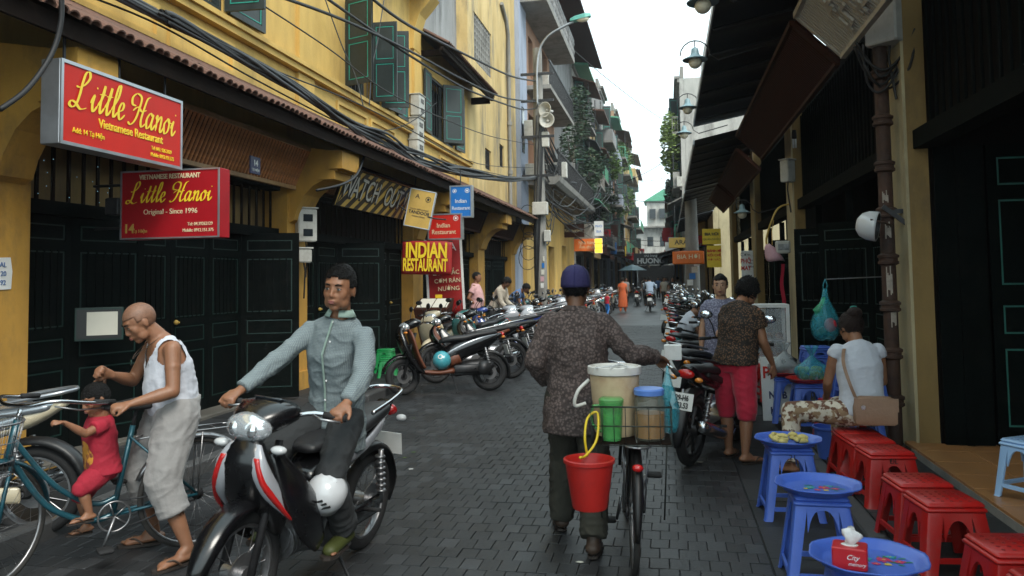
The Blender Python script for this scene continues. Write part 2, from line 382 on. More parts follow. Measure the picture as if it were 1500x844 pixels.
def catmull(P, k=6, closed=False):
    P = [Vector(p) for p in P]; n = len(P); out = []
    for i in range(n if closed else n-1):
        a, b, c, d = (P[(i-1) % n] if closed or i > 0 else P[0]), P[i], P[(i+1) % n], (P[(i+2) % n] if closed or i < n-2 else P[n-1])
        for t in range(k):
            t /= k; out.append(.5*((2*b)+(c-a)*t+(2*a-5*b+4*c-d)*t*t+(3*b-a-3*c+d)*t**3))
    if not closed: out.append(P[-1])
    return out
# ============================================================ THE SETTING
def inv_root(parent):
    r = parent
    while r.parent: r = r.parent
    return (Matrix.Translation(r.location) @ r.rotation_euler.to_matrix().to_4x4()).inverted()
def wobj(b, name, mats, parent, smooth=None):
    """object whose builder holds world coordinates, hung under a thing"""
    I = inv_root(parent); b.v = [tuple(I @ Vector(p)) for p in b.v]
    return b.obj(name, mats, parent, smooth)
def wlink(name, me, parent, loc, rot=(0, 0, 0)):
    I = inv_root(parent); o = link(name, me, parent); o.matrix_local = I @ (Matrix.Translation(loc) @ __import__('mathutils').Euler(rot).to_matrix().to_4x4()); return o

def world_var(name, col, rough, amt, bump=.25, spec=.5):
    """stone that varies with its place on the ground"""
    m = mt(name, col, rough, bump=0, spec=spec); n = m.node_tree.nodes; l = m.node_tree.links.new; b = n['Principled BSDF']
    g = n.new('ShaderNodeNewGeometry'); r = n.new('ShaderNodeValToRGB')
    a = n.new('ShaderNodeTexNoise'); a.inputs['Scale'].default_value = .9; a.inputs['Detail'].default_value = 9; a.inputs['Roughness'].default_value = .72; l(g.outputs['Position'], a.inputs['Vector'])
    r.color_ramp.elements[0].position = .3; r.color_ramp.elements[1].position = .7
    r.color_ramp.elements[0].color = (*[c*(1-amt) for c in col], 1); r.color_ramp.elements[1].color = (*[c*(1+amt) for c in col], 1)
    l(a.outputs['Fac'], r.inputs['Fac'])
    # small pale spots: gum, litter dust
    v = n.new('ShaderNodeTexVoronoi'); v.inputs['Scale'].default_value = 5.5; l(g.outputs['Position'], v.inputs['Vector'])
    vr = n.new('ShaderNodeValToRGB'); vr.color_ramp.elements[0].position = .035; vr.color_ramp.elements[0].color = (.6, .6, .6, 1); vr.color_ramp.elements[1].position = .07; vr.color_ramp.elements[1].color = (0, 0, 0, 1)
    l(v.outputs['Distance'], vr.inputs['Fac']); mm = n.new('ShaderNodeMix'); mm.data_type = 'RGBA'; l(vr.outputs[0], mm.inputs[0]); l(r.outputs[0], mm.inputs[6]); mm.inputs[7].default_value = (*[c*2.6 for c in col], 1)
    l(mm.outputs[2], b.inputs['Base Color'])
    q = n.new('ShaderNodeTexNoise'); q.inputs['Scale'].default_value = 45; q.inputs['Detail'].default_value = 6; l(g.outputs['Position'], q.inputs['Vector'])
    bp = n.new('ShaderNodeBump'); bp.inputs['Strength'].default_value = bump; bp.inputs['Distance'].default_value = .01; l(q.outputs['Fac'], bp.inputs['Height']); l(bp.outputs[0], b.inputs['Normal'])
    mr = n.new('ShaderNodeMapRange'); mr.inputs[3].default_value = rough-.12; mr.inputs[4].default_value = rough+.15; l(a.outputs['Fac'], mr.inputs[0]); l(mr.outputs[0], b.inputs['Roughness'])
    MAT[name] = m; return m
for i, k in enumerate((.022, .028, .017, .040)): world_var('paver%d' % i, (k*.96, k, k*1.08), .5, .5, spec=.45)
world_var('mortar', (.011, .011, .012), .8, .3)
world_var('slab0', (.024, .025, .027), .6, .45, spec=.35); world_var('slab1', (.030, .031, .033), .6, .5, spec=.35); world_var('slab2', (.020, .021, .022), .6, .4, spec=.35)
world_var('kerbstone', (.065, .065, .066), .7, .4); world_var('doorstep', (.11, .10, .085), .7, .3)
# far paving: the same courses carried on by the material
m = world_var('far_paving', (.034, .036, .039), .42, .3); n = m.node_tree.nodes; l = m.node_tree.links.new
br = n.new('ShaderNodeTexBrick'); br.inputs['Scale'].default_value = 1; br.inputs['Brick Width'].default_value = .11; br.inputs['Row Height'].default_value = .165; br.inputs['Mortar Size'].default_value = .008
br.inputs['Color1'].default_value = (.030, .032, .035, 1); br.inputs['Color2'].default_value = (.04, .042, .046, 1); br.inputs['Mortar'].default_value = (.02, .02, .02, 1)
l(n['Geometry'].outputs['Position'] if 'Geometry' in n else [x for x in n if x.type == 'NEW_GEOMETRY'][0].outputs['Position'], br.inputs['Vector']); l(br.outputs['Color'], n['Principled BSDF'].inputs['Base Color'])

b = B(); b.bb((-60, -15, -.6), (60, 260, -.10)); struct(b.obj('ground', 'mortar'))
b = B(); b.bb((-3.95, -3, -.095), (.52, 27, -.008)); road = struct(b.obj('road', 'mortar'))
b = B(); b.bb((-3.95, 27, -.095), (.52, 125, -.001)); struct(b.obj('far_road', 'far_paving'))
def paver_mesh(i, w=.1066, d=.1612):
    b = B(); h = .0022
    V = [(-w/2,-d/2,-.02),(w/2,-d/2,-.02),(w/2,d/2,-.02),(-w/2,d/2,-.02),(-w/2,-d/2,-h),(w/2,-d/2,-h),(w/2,d/2,-h),(-w/2,d/2,-h),(-w/2+h,-d/2+h,0),(w/2-h,-d/2+h,0),(w/2-h,d/2-h,0),(-w/2+h,d/2-h,0)]
    b.add(V, [(0,1,5,4),(1,2,6,5),(2,3,7,6),(3,0,4,7),(4,5,9,8),(5,6,10,9),(6,7,11,10),(7,4,8,11),(8,9,10,11)])
    return b
PV = [paver_mesh(i).mesh('brick', 'paver%d' % i) for i in range(4)]
cells = []
for j in range(158):
    y = 1.0+j*.165
    for i in range(40):
        x = -3.88+.055*(j % 2)+.11*i+.055
        if i > 39-(j % 2): continue
        d = Vector((x, y, -1.6)); q = d.dot(fw); sx = CX+F*d.dot(rt)/q if q > .1 else -9; sy = CY-F*d.dot(up)/q if q > .1 else 9e9
        vis = -20 < sx < 1520 and sy < 860
        cells.append((0 if vis else 1, q, x, y))
cells.sort()
rest = B()
for k, (nv, q, x, y) in enumerate(cells):
    dz = random.uniform(-.003, .002); a = random.uniform(-.02, .02)
    if k < 296: link('brick', PV[random.choice((0, 0, 0, 1, 1, 2, 2, 3))], road, (x, y, dz), (random.uniform(-.012, .012), random.uniform(-.008, .008), a))
    elif not (nv and y > 3.0):
        rest.mi = random.choice((0, 0, 0, 1, 1, 2, 2, 3)) if y < 14 else random.choice((0, 1, 2)); rest.T = Matrix.Translation((x, y, dz)) @ Matrix.Rotation(a, 4, 'Z'); t = paver_mesh(0); rest.add(t.v, t.f)
for j in range(1, 158, 2):
    for x in (-3.8525, .4925): rest.T = Matrix.Translation((x, 1.0+j*.165, 0)) @ Matrix.Diagonal((.5, 1, 1, 1)); rest.mi = random.choice((0, 1, 2)); rest.add(paver_mesh(0).v, paver_mesh(0).f)
stuff(rest.obj('brick_courses', ['paver0', 'paver1', 'paver2', 'paver3'], road))
# pavements
def slabs(name, x0, x1, y0, y1, z, dx, dy, parent, nmax=140):
    ms = []
    for i in range(3):
        b = B(); b.bev((0, 0, -.02), (dx-.008, dy-.008, .04), .004); ms.append(b.mesh(name, 'slab%d' % i))
    y = y0; r = 0
    while y < y1-.01:
        x = x0
        while x < x1-.05:
            w = min(dx, x1-x)
            o = link(name, random.choice(ms), parent, (x+w/2, y+dy/2, z+random.uniform(-.002, .002)))
            o.scale = (w/dx, 1, 1); x += dx
        y += dy; r += 1
b = B(); b.bb((.52, -3, -.095), (1.10, 125, -.012)); g = struct(b.obj('gutter_paving', 'mortar')); slabs('paving_slab', .525, 1.10, 3.0, 21, 0, .58, .6, g)
b = B(); b.bb((1.22, -3, -.095), (2.6, 125, .065)); g = struct(b.obj('right_pavement', 'slab0')); slabs('paving_slab', 1.225, 2.05, 3.0, 21, .08, .42, .42, g)
kb = B(); kb.bev((0, 0, 0), (.115, .99, .2), .015); kme = kb.mesh('kerb_stone', 'kerbstone')
b = B(); b.bb((1.105, -3, -.095), (1.215, 125, -.03)); g = struct(b.obj('right_kerb', 'mortar'))
for k in range(30): link('kerb_stone', kme, g, (1.16, 2.5+k, -.018), (0, random.uniform(-.01, .01), 0))
b = B(); b.bb((-5.35, -3, -.095), (-4.03, 125, .085)); g = struct(b.obj('left_pavement', 'slab0')); slabs('paving_slab', -5.14, -4.02, 5, 21, .10, .37, .4, g)
b = B(); b.bb((-4.08, -3, -.095), (-3.89, 125, -.03)); g = struct(b.obj('left_kerb', 'mortar'))
for k in range(36): link('kerb_stone', kme, g, (-3.955, 2.5+k, .008), (0, random.uniform(-.02, .02), 0))

# ------------------------------------------------------------ helpers for houses
def wallgrid(b, Xa, Xb, y0, y1, z0, z1, ops):
    """a wall between planes Xa and Xb with rectangular openings (y0, y1, z0, z1)"""
    ys = sorted({y0, y1} | {v for o in ops for v in o[:2] if y0 < v < y1}); zs = sorted({z0, z1} | {v for o in ops for v in o[2:] if z0 < v < z1})
    for i in range(len(ys)-1):
        for j in range(len(zs)-1):
            cy, cz = (ys[i]+ys[i+1])/2, (zs[j]+zs[j+1])/2
            if any(o[0] < cy < o[1] and o[2] < cz < o[3] for o in ops): continue
            b.bb((Xa, ys[i], zs[j]), (Xb, ys[i+1], zs[j+1]))
def leaf_mesh(w, h, panels, wood='dark_green', line='turquoise', t=.04, grille=None, name='door_leaf'):
    """door or shutter leaf: local x along the width from the hinge, z up, faces +y; stiles, rails, recessed fields, painted moulding"""
    b = B(); s = .07
    fields = panels
    b.bb((0, -t/2+.008, 0), (w, t/2-.008, h))
    b.bb((0, -t/2, 0), (s, t/2, h)); b.bb((w-s, -t/2, 0), (w, t/2, h))
    zs = [0]+[z for f in fields for z in f]+[h]
    for k in range(0, len(zs), 2): b.bb((s, -t/2, zs[k]), (w-s, t/2, zs[k+1]))
    b.mi = 1
    for (z0, z1) in fields:
        for sd in (-1, 1):
            y = sd*(t/2-.003); q = .012; e = .012; a, c = s+e, w-s-e
            if a+2*q >= c: continue
            for p in (((a, y-.003, z0+e), (c, y+.003, z0+e+q)), ((a, y-.003, z1-e-q), (c, y+.003, z1-e)), ((a, y-.003, z0+e+q), (a+q, y+.003, z1-e-q)), ((c-q, y-.003, z0+e+q), (c, y+.003, z1-e-q))): b.bb(*p)
    if grille:
        b.mi = 0; z0, z1 = grille; n = max(3, int((w-2*s)/.07))
        for k in range(1, n): x = s+(w-2*s)*k/n; b.bb((x-.008, -t/2-.004, z0), (x+.008, t/2+.004, z1))
    return b.mesh(name, [wood, line])
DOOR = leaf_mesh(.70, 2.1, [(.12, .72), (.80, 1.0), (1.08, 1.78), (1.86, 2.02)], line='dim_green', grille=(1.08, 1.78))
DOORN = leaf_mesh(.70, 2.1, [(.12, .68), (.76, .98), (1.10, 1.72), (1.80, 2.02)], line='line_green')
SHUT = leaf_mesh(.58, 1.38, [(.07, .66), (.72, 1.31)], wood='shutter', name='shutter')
kb = B(); kb.ell((0, 0, 0), .028, n=10, m=6); kb.cyl((0, 0, 0), (0, -.04, 0), .01, n=8); KNOB = kb.mesh('door_knob', 'gold', 60)
sb = B(); sb.bev((0, 0, 0), (.022, .038, 1), .004); SLAT = {k: (lambda m: m)(sb.mesh('slat', k)) for k in ('slat_wood', 'slat_pale', 'dark_wood', 'red_wood', 'dark_green', 'pale_panel')}
tb = B()
R_ = []
for h in (0, .34):
    ring = []
    for k in range(7): a = pi*k/6; ring.append((h, -.06*cos(a), .05*sin(a)))
    for k in range(6, -1, -1): a = pi*k/6; ring.append((h, -.048*cos(a), .038*sin(a)))
    R_.append(ring)
tb.rings(R_); TILE = tb.mesh('roof_tile', 'tile')
def door_row(parent, X, y0, y1, z0, n, ajar={}, face=1):
    """a run of folding leaves closing an opening"""
    w = (y1-y0)/n
    for k in range(n):
        a = ajar.get(k, 0)
        o = wlink('door_leaf', DOOR, parent, (X, y0+k*w, z0), (0, 0, radians(90)-radians(a)*face)); o.scale = (w/.70*.985, 1, 1)
        if k % 2: wlink('door_knob', KNOB, parent, (X+.05*face, y0+k*w+.06, z0+1.04), (0, 0, radians(90 if face > 0 else -90)))
def slat_run(parent, X0, z0, X1, z1, y0, y1, step, mat, name='slat'):
    L_ = sqrt((X1-X0)**2+(z1-z0)**2); ang = atan2(X1-X0, z1-z0); n = int((y1-y0)/step)
    for k in range(n):
        o = wlink(name, SLAT[mat], parent, ((X0+X1)/2, y0+(k+.5)*step, (z0+z1)/2), (0, ang, 0)); o.scale = (1, 1, L_)

# ------------------------------------------------------------ left house with the shops (Y 1..20)
LX = -5.2
hA = thing('shop_house', 'yellow colonial shop house on the left with dark green folding doors and green-lined shutters', 'building', (-5.3, 10, 0))
hB = thing('shop_house', 'taller stained pale yellow house with brick grille window beside the utility pole', 'building', (-5.3, 23, 0))
PIL = [(5.15, 5.62), (10.1, 10.72), (15.6, 16.25), (21.3, 22.1), (26.0, 26.7)]
b = B()
ops = [(6.6, 8.3, 4.75, 6.15), (11.9, 13.5, 4.72, 6.12), (16.6, 18.5, 4.76, 6.1)]
wallgrid(b, -5.35, -5.0, -2, 15.6, 3.95, 8.6, ops[:2]); wallgrid(b, -5.35, -5.0, 15.6, 20, 3.95, 7.0, ops[2:])
b.bb((-5.35, -2, 3.3), (-5.05, 20, 3.95))
wobj(b, 'wall', 'yellow', hA)
b = B(); b.bb((-5.65, 15.6, 7.0), (-5.3, 20, 10.5)); b.bb((-5.7, 15.3, 7), (-5.0, 15.58, 10.5)); wobj(b, 'attic_wall', 'grey_wall', hA)
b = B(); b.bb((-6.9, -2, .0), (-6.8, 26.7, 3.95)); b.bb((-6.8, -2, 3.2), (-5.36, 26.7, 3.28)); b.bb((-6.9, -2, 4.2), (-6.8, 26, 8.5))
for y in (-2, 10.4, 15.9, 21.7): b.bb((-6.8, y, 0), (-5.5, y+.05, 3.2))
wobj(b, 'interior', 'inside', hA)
# parapet mouldings, recessed fields, cornice, pilasters
b = B()
b.bb((-5.0, -2, 4.52), (-4.90, 20, 4.60)); b.bb((-5.0, -2, 4.60), (-4.86, 20, 4.66)); b.bb((-5.0, -2, 4.66), (-4.93, 20, 4.70))
wobj(b, 'cornice', 'yellow', hA)
y = 3.0
while y < 19.6:
    a, c = y, y+1.25
    if not any(p0-.35 < c and a < p1+.35 for p0, p1 in ((10.1, 10.75), (15.5, 16.2))):
        b = B(); q = .05
        b.bb((-5.0, a, 4.05), (-4.965, c, 4.05+q)); b.bb((-5.0, a, 4.42-q), (-4.965, c, 4.42)); b.bb((-5.0, a, 4.05+q), (-4.965, a+q, 4.42-q)); b.bb((-5.0, c-q, 4.05+q), (-4.965, c, 4.42-q))
        wobj(b, 'parapet_panel', 'yellow', hA)
    y += 1.42
for (y0, y1) in ((5.2, 5.6), (10.15, 10.65), (15.3, 15.75)):
    b = B(); b.bb((-5.0, y0, 3.95), (-4.95, y1, 4.515)); b.bb((-5.0, y0, 4.71), (-4.94, y1, 8.0)); wobj(b, 'pilaster', 'yellow', hA)
# top cornice with curved bracket at the end of the first roof
b = B(); b.bb((-5.0, -2, 7.55), (-4.45, 15.7, 7.75)); b.bb((-5.0, -2, 7.35), (-4.6, 15.7, 7.55))
b.prism([(-5.0, 6.3), (-4.93, 6.3), (-4.90, 6.7), (-4.80, 7.0), (-4.62, 7.2), (-4.5, 7.35), (-5.0, 7.35)], 15.2, 15.65)
wobj(b, 'top_cornice', 'yellow', hA)
# windows
def window(parent, y0, y1, z0, z1, leaves, X=-5.0):
    b = B(); q = .05
    b.bb((X-.12, y0, z0), (X-.02, y0+q, z1)); b.bb((X-.12, y1-q, z0), (X-.02, y1, z1)); b.bb((X-.12, y0+q, z0), (X-.02, y1-q, z0+q)); b.bb((X-.12, y0+q, z1-q), (X-.02, y1-q, z1)); b.bb((X-.1, (y0+y1)/2-.03, z0+q), (X-.04, (y0+y1)/2+.03, z1-q))
    w = wobj(b, 'window', 'shutter', parent)
    b = B(); b.bb((X-.34, y0+q, z0+q), (X-.32, y1-q, z1-q)); wobj(b, 'pane', 'inside', w)
    b = B()
    for k in range(1, 9): yy = y0+(y1-y0)*k/9; b.cyl((X-.05, yy, z0+q), (X-.05, yy, z1-q), .008, n=6)
    wobj(b, 'window_bar', 'dark_metal', w)
    for (y, dx, a, sc) in leaves:
        o = wlink('shutter', SHUT, w, (X+dx, y, z0+.0), (0, 0, radians(a))); o.scale = (sc, 1, (z1-z0)/1.38)
window(hA, 6.6, 8.3, 4.75, 6.15, [(8.30, .03, 2, .85), (8.38, .035, 88, 1.35), (6.55, .03, -75, 1.2)])
window(hA, 11.9, 13.5, 4.72, 6.12, [(11.85, .03, -20, .95), (13.50, .02, 14, .85), (13.02, .04, 3, .75), (13.58, .10, 84, 1.1), (14.28, .05, 90, 1.0)])
window(hA, 16.6, 18.5, 4.76, 6.1, [(16.55, .03, -87, .95), (17.5, .03, 40, .9), (18.55, .04, 85, 1.1), (18.0, .04, 10, .6)])
# pent roof over the shops
soff = B(); soff.T = Matrix.Identity(4)
soff.add([(-5.0, -2, 3.93), (-4.22, -2, 3.50), (-4.22, 26.7, 3.50), (-5.0, 26.7, 3.93), (-5.0, -2, 3.97), (-4.22, -2, 3.54), (-4.22, 26.7, 3.54), (-5.0, 26.7, 3.97)], [(0,1,2,3),(7,6,5,4),(0,4,5,1),(1,5,6,2),(2,6,7,3),(3,7,4,0)])
er = wobj(soff, 'eaves_roof', 'dark_wood', hA)
b = B(); b.bb((-4.26, -2, 3.40), (-4.225, 26.7, 3.53)); wobj(b, 'fascia_board', 'dark_wood', er)
rb = B(); rb.bev((0, 0, 0), (.86, .06, .08), .005); RAFT = rb.mesh('rafter', 'dark_wood')
for k in range(44): wlink('rafter', RAFT, er, (-4.62, 4+k*.5, 3.66), (0, radians(29), 0))
for k in range(186): wlink('roof_tile', TILE, er, (-4.44+random.uniform(-.012, .012), 4.2+k*.121, 3.70+random.uniform(-.008, .008)), (0, radians(29), random.uniform(-.05, .05)))
b = B()
for r in range(2, 4):
    for k in range(186):
        b.T = Matrix.Translation((-4.44-.26*(r-1), 4.2+k*.121, 3.70+.145*(r-1))) @ Matrix.Rotation(radians(29), 4, 'Y'); t = tb; b.add(tb.v, tb.f)
stuff(wobj(b, 'upper_tiles', 'tile', er))
# pillars and brackets
for i, (p0, p1) in enumerate(PIL):
    h = hA if i < 3 else hB
    b = B(); b.bb((-5.5, p0, 0), (-5.1, p1, 3.3)); b.bb((-5.5, p0-.04, .0), (-5.06, p1+.04, .35)); wobj(b, 'pillar', 'yellow_pillar', h)
    a, c = p0+.06, p1-.06; b = B()
    b.prism([(-5.1, 2.42), (-5.03, 2.46), (-4.98, 2.62), (-4.88, 2.80), (-4.74, 2.93), (-4.60, 2.99), (-4.60, 3.09), (-4.38, 3.12), (-4.38, 3.38), (-5.1, 3.5)], a, c)
    b.bb((-4.66, a-.03, 3.00), (-4.42, c+.03, 3.12)); b.bb((-4.50, a-.05, 3.14), (-4.30, c+.05, 3.39))
    wobj(b, 'bracket', 'yellow_pillar', h)
# shop bays: beams, slatted transoms, folding doors, leaning slat panels
bays = [(1.0, 5.15), (5.62, 10.1), (10.72, 15.6), (16.25, 21.3), (22.1, 26.0)]
for i, (y0, y1) in enumerate(bays):
    h = hA if i < 4 else hB
    b = B(); b.bb((-5.36, y0, 2.22), (-5.22, y1, 2.34)); b.bb((-5.38, y0, 2.86), (-5.2, y1, 2.98)); wobj(b, 'beam', 'dark_green', h)
    b = B(); b.bb((-5.50, y0, 2.34), (-5.46, y1, 2.86)); b.bb((-5.5, y0, 2.98), (-5.44, y1, 3.3)); wobj(b, 'transom_board', 'dark_wood' if i != 1 else 'ochre', h)
    n = 24 if i < 3 else 14
    slat_run(h, -5.30, 2.34, -5.30, 2.86, y0, y1, (y1-y0)/n, 'dark_wood', 'transom_slat')
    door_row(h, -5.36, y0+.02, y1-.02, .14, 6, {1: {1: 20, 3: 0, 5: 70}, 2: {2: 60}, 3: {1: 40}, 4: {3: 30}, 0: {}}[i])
    if i in (1, 2, 3, 4):
        m1 = {1: 'slat_pale', 2: 'red_wood', 3: 'red_wood', 4: 'red_wood'}[i]; m2 = {1: 'slat_wood', 2: 'slat_wood', 3: 'red_wood', 4: 'red_wood'}[i]
        a, c = (y0+.05, y1+.25) if i == 1 else (y0+.1, y1-.1)
        X0, z0, X1, z1 = -5.02, 2.90, -4.80, 3.42
        b = B(); b.box((X0, (a+c)/2, z0), (.05, c-a, .05)); b.box((X1, (a+c)/2, z1), (.05, c-a, .05)); b.box(((X0+X1)/2, a, (z0+z1)/2), (.04, .05, .56), Matrix.Rotation(atan2(X1-X0, z1-z0), 3, 'Y')); b.box(((X0+X1)/2, c, (z0+z1)/2), (.04, .05, .56), Matrix.Rotation(atan2(X1-X0, z1-z0), 3, 'Y'))
        fr = wobj(b, 'slat_panel', m1, h)
        b = B(); b.add([(X0-.03, a, z0), (X1-.03, a, z1), (X1-.03, c, z1), (X0-.03, c, z0)], [(0, 1, 2, 3)]); wobj(b, 'backing', 'dark_wood', fr)
        slat_run(fr, X0, z0+.02, X1, z1-.02, a+.03, c-.03, .075 if i < 3 else .12, m2)
    b = B(); b.bev((-5.23, (y0+y1)/2, .075), (.36, y1-y0-.02, .13), .012); wobj(b, 'doorstep', 'doorstep', h)
# small lights threaded between the slats over the first doors
b = B()
for k in range(22): b.ell((-5.27, 5.7+random.random()*1.9, 2.38+random.random()*.45), .0045, n=6, m=4)
MAT['spark'] = mt('spark', (.3, .55, .7), .4, emit=.5); t = wobj(b, 'fairy_lights', 'spark', hA); t['kind'] = 'stuff'
# second floor pent roof over the third window, grey attic behind
b = B()
b.add([(-5.3, 15.62, 6.95), (-4.4, 15.62, 6.42), (-4.4, 20.5, 6.42), (-5.3, 20.5, 6.95), (-5.3, 15.62, 7.02), (-4.4, 15.62, 6.49), (-4.4, 20.5, 6.49), (-5.3, 20.5, 7.02)], [(0,1,2,3),(7,6,5,4),(0,4,5,1),(1,5,6,2),(2,6,7,3),(3,7,4,0)])
b.bb((-5.0, 15.8, 6.3), (-4.5, 15.9, 6.42)); b.bb((-5.0, 20.3, 6.25), (-4.5, 20.4, 6.42)); b.bb((-4.5, 15.62, 6.34), (-4.42, 20.5, 6.42))
r2 = wobj(b, 'window_roof', 'dark_wood', hA)
for k in range(40):
    for r in range(2): wlink('roof_tile', TILE, r2, (-4.62-.3*r, 15.7+k*.121, 6.66+.175*r), (0, radians(30), random.uniform(-.04, .04)))
# ------------------------------------------------------------ house B
b = B(); ops = [(21.9, 22.7, 4.75, 5.35), (23.9, 24.6, 5.1, 5.8), (20.7, 22.9, 7.55, 8.9)]
wallgrid(b, -5.35, -5.0, 20, 26.7, 3.95, 12.5, ops); b.bb((-5.35, 20.0, 3.3), (-5.05, 26.7, 3.95)); b.bb((-12, 20, 7), (-5.36, 20.3, 12.5))
wobj(b, 'wall', 'yellow_old', hB)
for o in ops[:2]:
    b = B(); q = .05; y0, y1, z0, z1 = o
    b.bb((-5.1, y0, z0), (-5.05, y0+q, z1)); b.bb((-5.1, y1-q, z0), (-5.05, y1, z1)); b.bb((-5.1, y0+q, z1-q), (-5.05, y1-q, z1)); b.bb((-5.1, y0+q, z0), (-5.05, y1-q, z0+q))
    for k in range(1, 5): b.bb((-5.09, y0+(y1-y0)*k/5-.01, z0+q), (-5.06, y0+(y1-y0)*k/5+.01, z1-q))
    w = wobj(b, 'window', 'dark_metal', hB); b = B(); b.bb((-5.33, y0, z0), (-5.3, y1, z1)); wobj(b, 'pane', 'inside', w)
b = B(); y0, y1, z0, z1 = ops[2]
for k in range(9): yy = y0+(y1-y0)*(k+.5)/9; b.bb((-5.15, yy-.04, z0), (-5.02, yy+.04, z1))
for k in range(7): zz = z0+(z1-z0)*(k+.5)/7; b.bb((-5.14, y0, zz-.03), (-5.03, y1, zz+.03))
w = wobj(b, 'ventilation_grille', 'concrete', hB); b = B(); b.bb((-5.34, y0, z0), (-5.31, y1, z1)); wobj(b, 'pane', 'inside', w)
b = B(); b.tube([(-4.93, 25.2, 3.9), (-4.93, 25.2, 9.6), (-4.95, 25.0, 10.0), (-4.93, 24.2, 10.3)], .06, 10)
for z in (5, 6.6, 8.2): b.cyl((-4.93, 25.2, z), (-4.93, 25.2, z+.12), .085, n=10)
wobj(b, 'drainpipe', 'concrete', hB, 40)
# blue-grey strip house beside it
hS = thing('narrow_house', 'narrow pale blue-grey house front squeezed between the stained yellow house and the balconied house', 'building', (-5.2, 27.4, 0))
b = B(); b.bb((-5.4, 26.72, 3.4), (-4.85, 28.2, 11.5)); b.bb((-5.4, 26.72, 0), (-5.1, 28.2, 3.4)); wobj(b, 'wall', 'blue_wall', hS)
b = B(); b.bb((-4.86, 27.0, 6.0), (-4.82, 27.4, 7.6)); wobj(b, 'window', 'glass_dark', hS)

# ------------------------------------------------------------ right house with the stalls
hR = thing('shop_house', 'dark single-storey shop row on the right with cream pillars, dark green doors and corrugated awnings', 'building', (2.3, 12, 0))
RP = [(-.6, -.1), (7.42, 8.05), (13.7, 14.4), (19.6, 20.4), (26.5, 27.2)]
for i, (p0, p1) in enumerate(RP):
    b = B(); b.bb((2.05, p0, 0), (2.235, p1, 5.0)); pl = wobj(b, 'pillar', 'cream', hR)
    b = B(); b.bb((2.075, p0-.008, .08), (2.238, p0-.001, 4.9)); wobj(b, 'ochre_face', 'ochre', pl)
rb_ = [(-.1, 7.42), (8.05, 13.7), (14.4, 19.6), (20.4, 26.5)]
for i, (y0, y1) in enumerate(rb_):
    b = B(); b.bb((2.12, y0, 2.68), (2.30, y1, 2.84)); wobj(b, 'lintel', 'dark_green', hR)
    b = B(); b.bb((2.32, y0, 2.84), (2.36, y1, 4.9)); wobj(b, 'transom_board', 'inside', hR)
    slat_run(hR, 2.2, 2.84, 2.2, 4.2, y0, y1, .16 if i < 3 else .3, 'dark_green', 'transom_slat')
    n = 8
    if not i: continue
    door_row(hR, 2.42, y0+.02, y1-.02, .15, n, [{}, {3: 50, 5: 70}, {1: 60}, {}][i], face=-1)
    for k in range(1, n, 3): yy = y0+(y1-y0)*k/n; b = B(); b.bb((2.27, yy-.04, .13), (2.36, yy+.04, 2.68)); wobj(b, 'door_post', 'dark_green', hR)
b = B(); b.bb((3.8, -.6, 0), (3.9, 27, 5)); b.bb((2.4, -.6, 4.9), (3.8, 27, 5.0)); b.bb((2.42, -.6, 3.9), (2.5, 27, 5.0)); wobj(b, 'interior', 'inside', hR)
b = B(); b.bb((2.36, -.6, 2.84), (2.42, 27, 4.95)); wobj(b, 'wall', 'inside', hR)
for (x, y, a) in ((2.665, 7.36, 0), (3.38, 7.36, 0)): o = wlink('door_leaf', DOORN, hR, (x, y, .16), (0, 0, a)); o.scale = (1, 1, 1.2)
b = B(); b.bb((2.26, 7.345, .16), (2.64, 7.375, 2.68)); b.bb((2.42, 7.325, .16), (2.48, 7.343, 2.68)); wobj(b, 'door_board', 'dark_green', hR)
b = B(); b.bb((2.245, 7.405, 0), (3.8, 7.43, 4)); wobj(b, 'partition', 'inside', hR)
# corrugated awnings (three sheets)
def awning(y0, y1, zo, zi, edge):
    b = B()
    def pt(u, v, dz):
        y = y0+(y1-y0)*v; return (.6+1.5*u, y, zo+(zi-zo)*u+.03*sin(2*pi*y/1.15)+dz)
    nv = int((y1-y0)/.14)
    V = [pt(u, v/nv, dz) for dz in (0, .012) for v in range(nv+1) for u in (0, 1)]; m = (nv+1)*2; Fc = []
    for v in range(nv): Fc += [(2*v, 2*v+2, 2*v+3, 2*v+1), (m+2*v, m+2*v+1, m+2*v+3, m+2*v+2), (2*v, m+2*v, m+2*v+2, 2*v+2), (2*v+1, 2*v+3, m+2*v+3, m+2*v+1)]
    b.add(V, Fc); a = wobj(b, 'awning_sheet', 'corrug', hR, 40)
    b = B(); b.bb((.575, y0, zo-.05), (.595, y1, zo+.06)); wobj(b, 'edge_trim', 'alu', a)
    b = B(); b.T = Matrix.Identity(4); b.add([(.58, y1, zo-.07), (2.1, y1, zi-.07), (2.1, y1, zi+.04), (.58, y1, zo+.04), (.58, y1+.04, zo-.07), (2.1, y1+.04, zi-.07), (2.1, y1+.04, zi+.04), (.58, y1+.04, zo+.04)], [(0,1,2,3),(7,6,5,4),(0,4,5,1),(1,5,6,2),(2,6,7,3),(3,7,4,0)])
    wobj(b, 'end_trim', 'alu' if edge else 'corrug', a)
    y = y0+.3
    while y < y1:
        b = B(); b.tube([(.62, y, zo-.06), (2.08, y, zi-.06)], .022, 6); wobj(b, 'support_rod', 'dark_metal', a); y += 1.15
awning(1.5, 16.2, 4.66, 4.95, 1); awning(16.3, 25.0, 4.30, 4.62, 1); awning(25.2, 37, 4.25, 4.6, 1); awning(37.3, 46.8, 4.2, 4.55, 0)
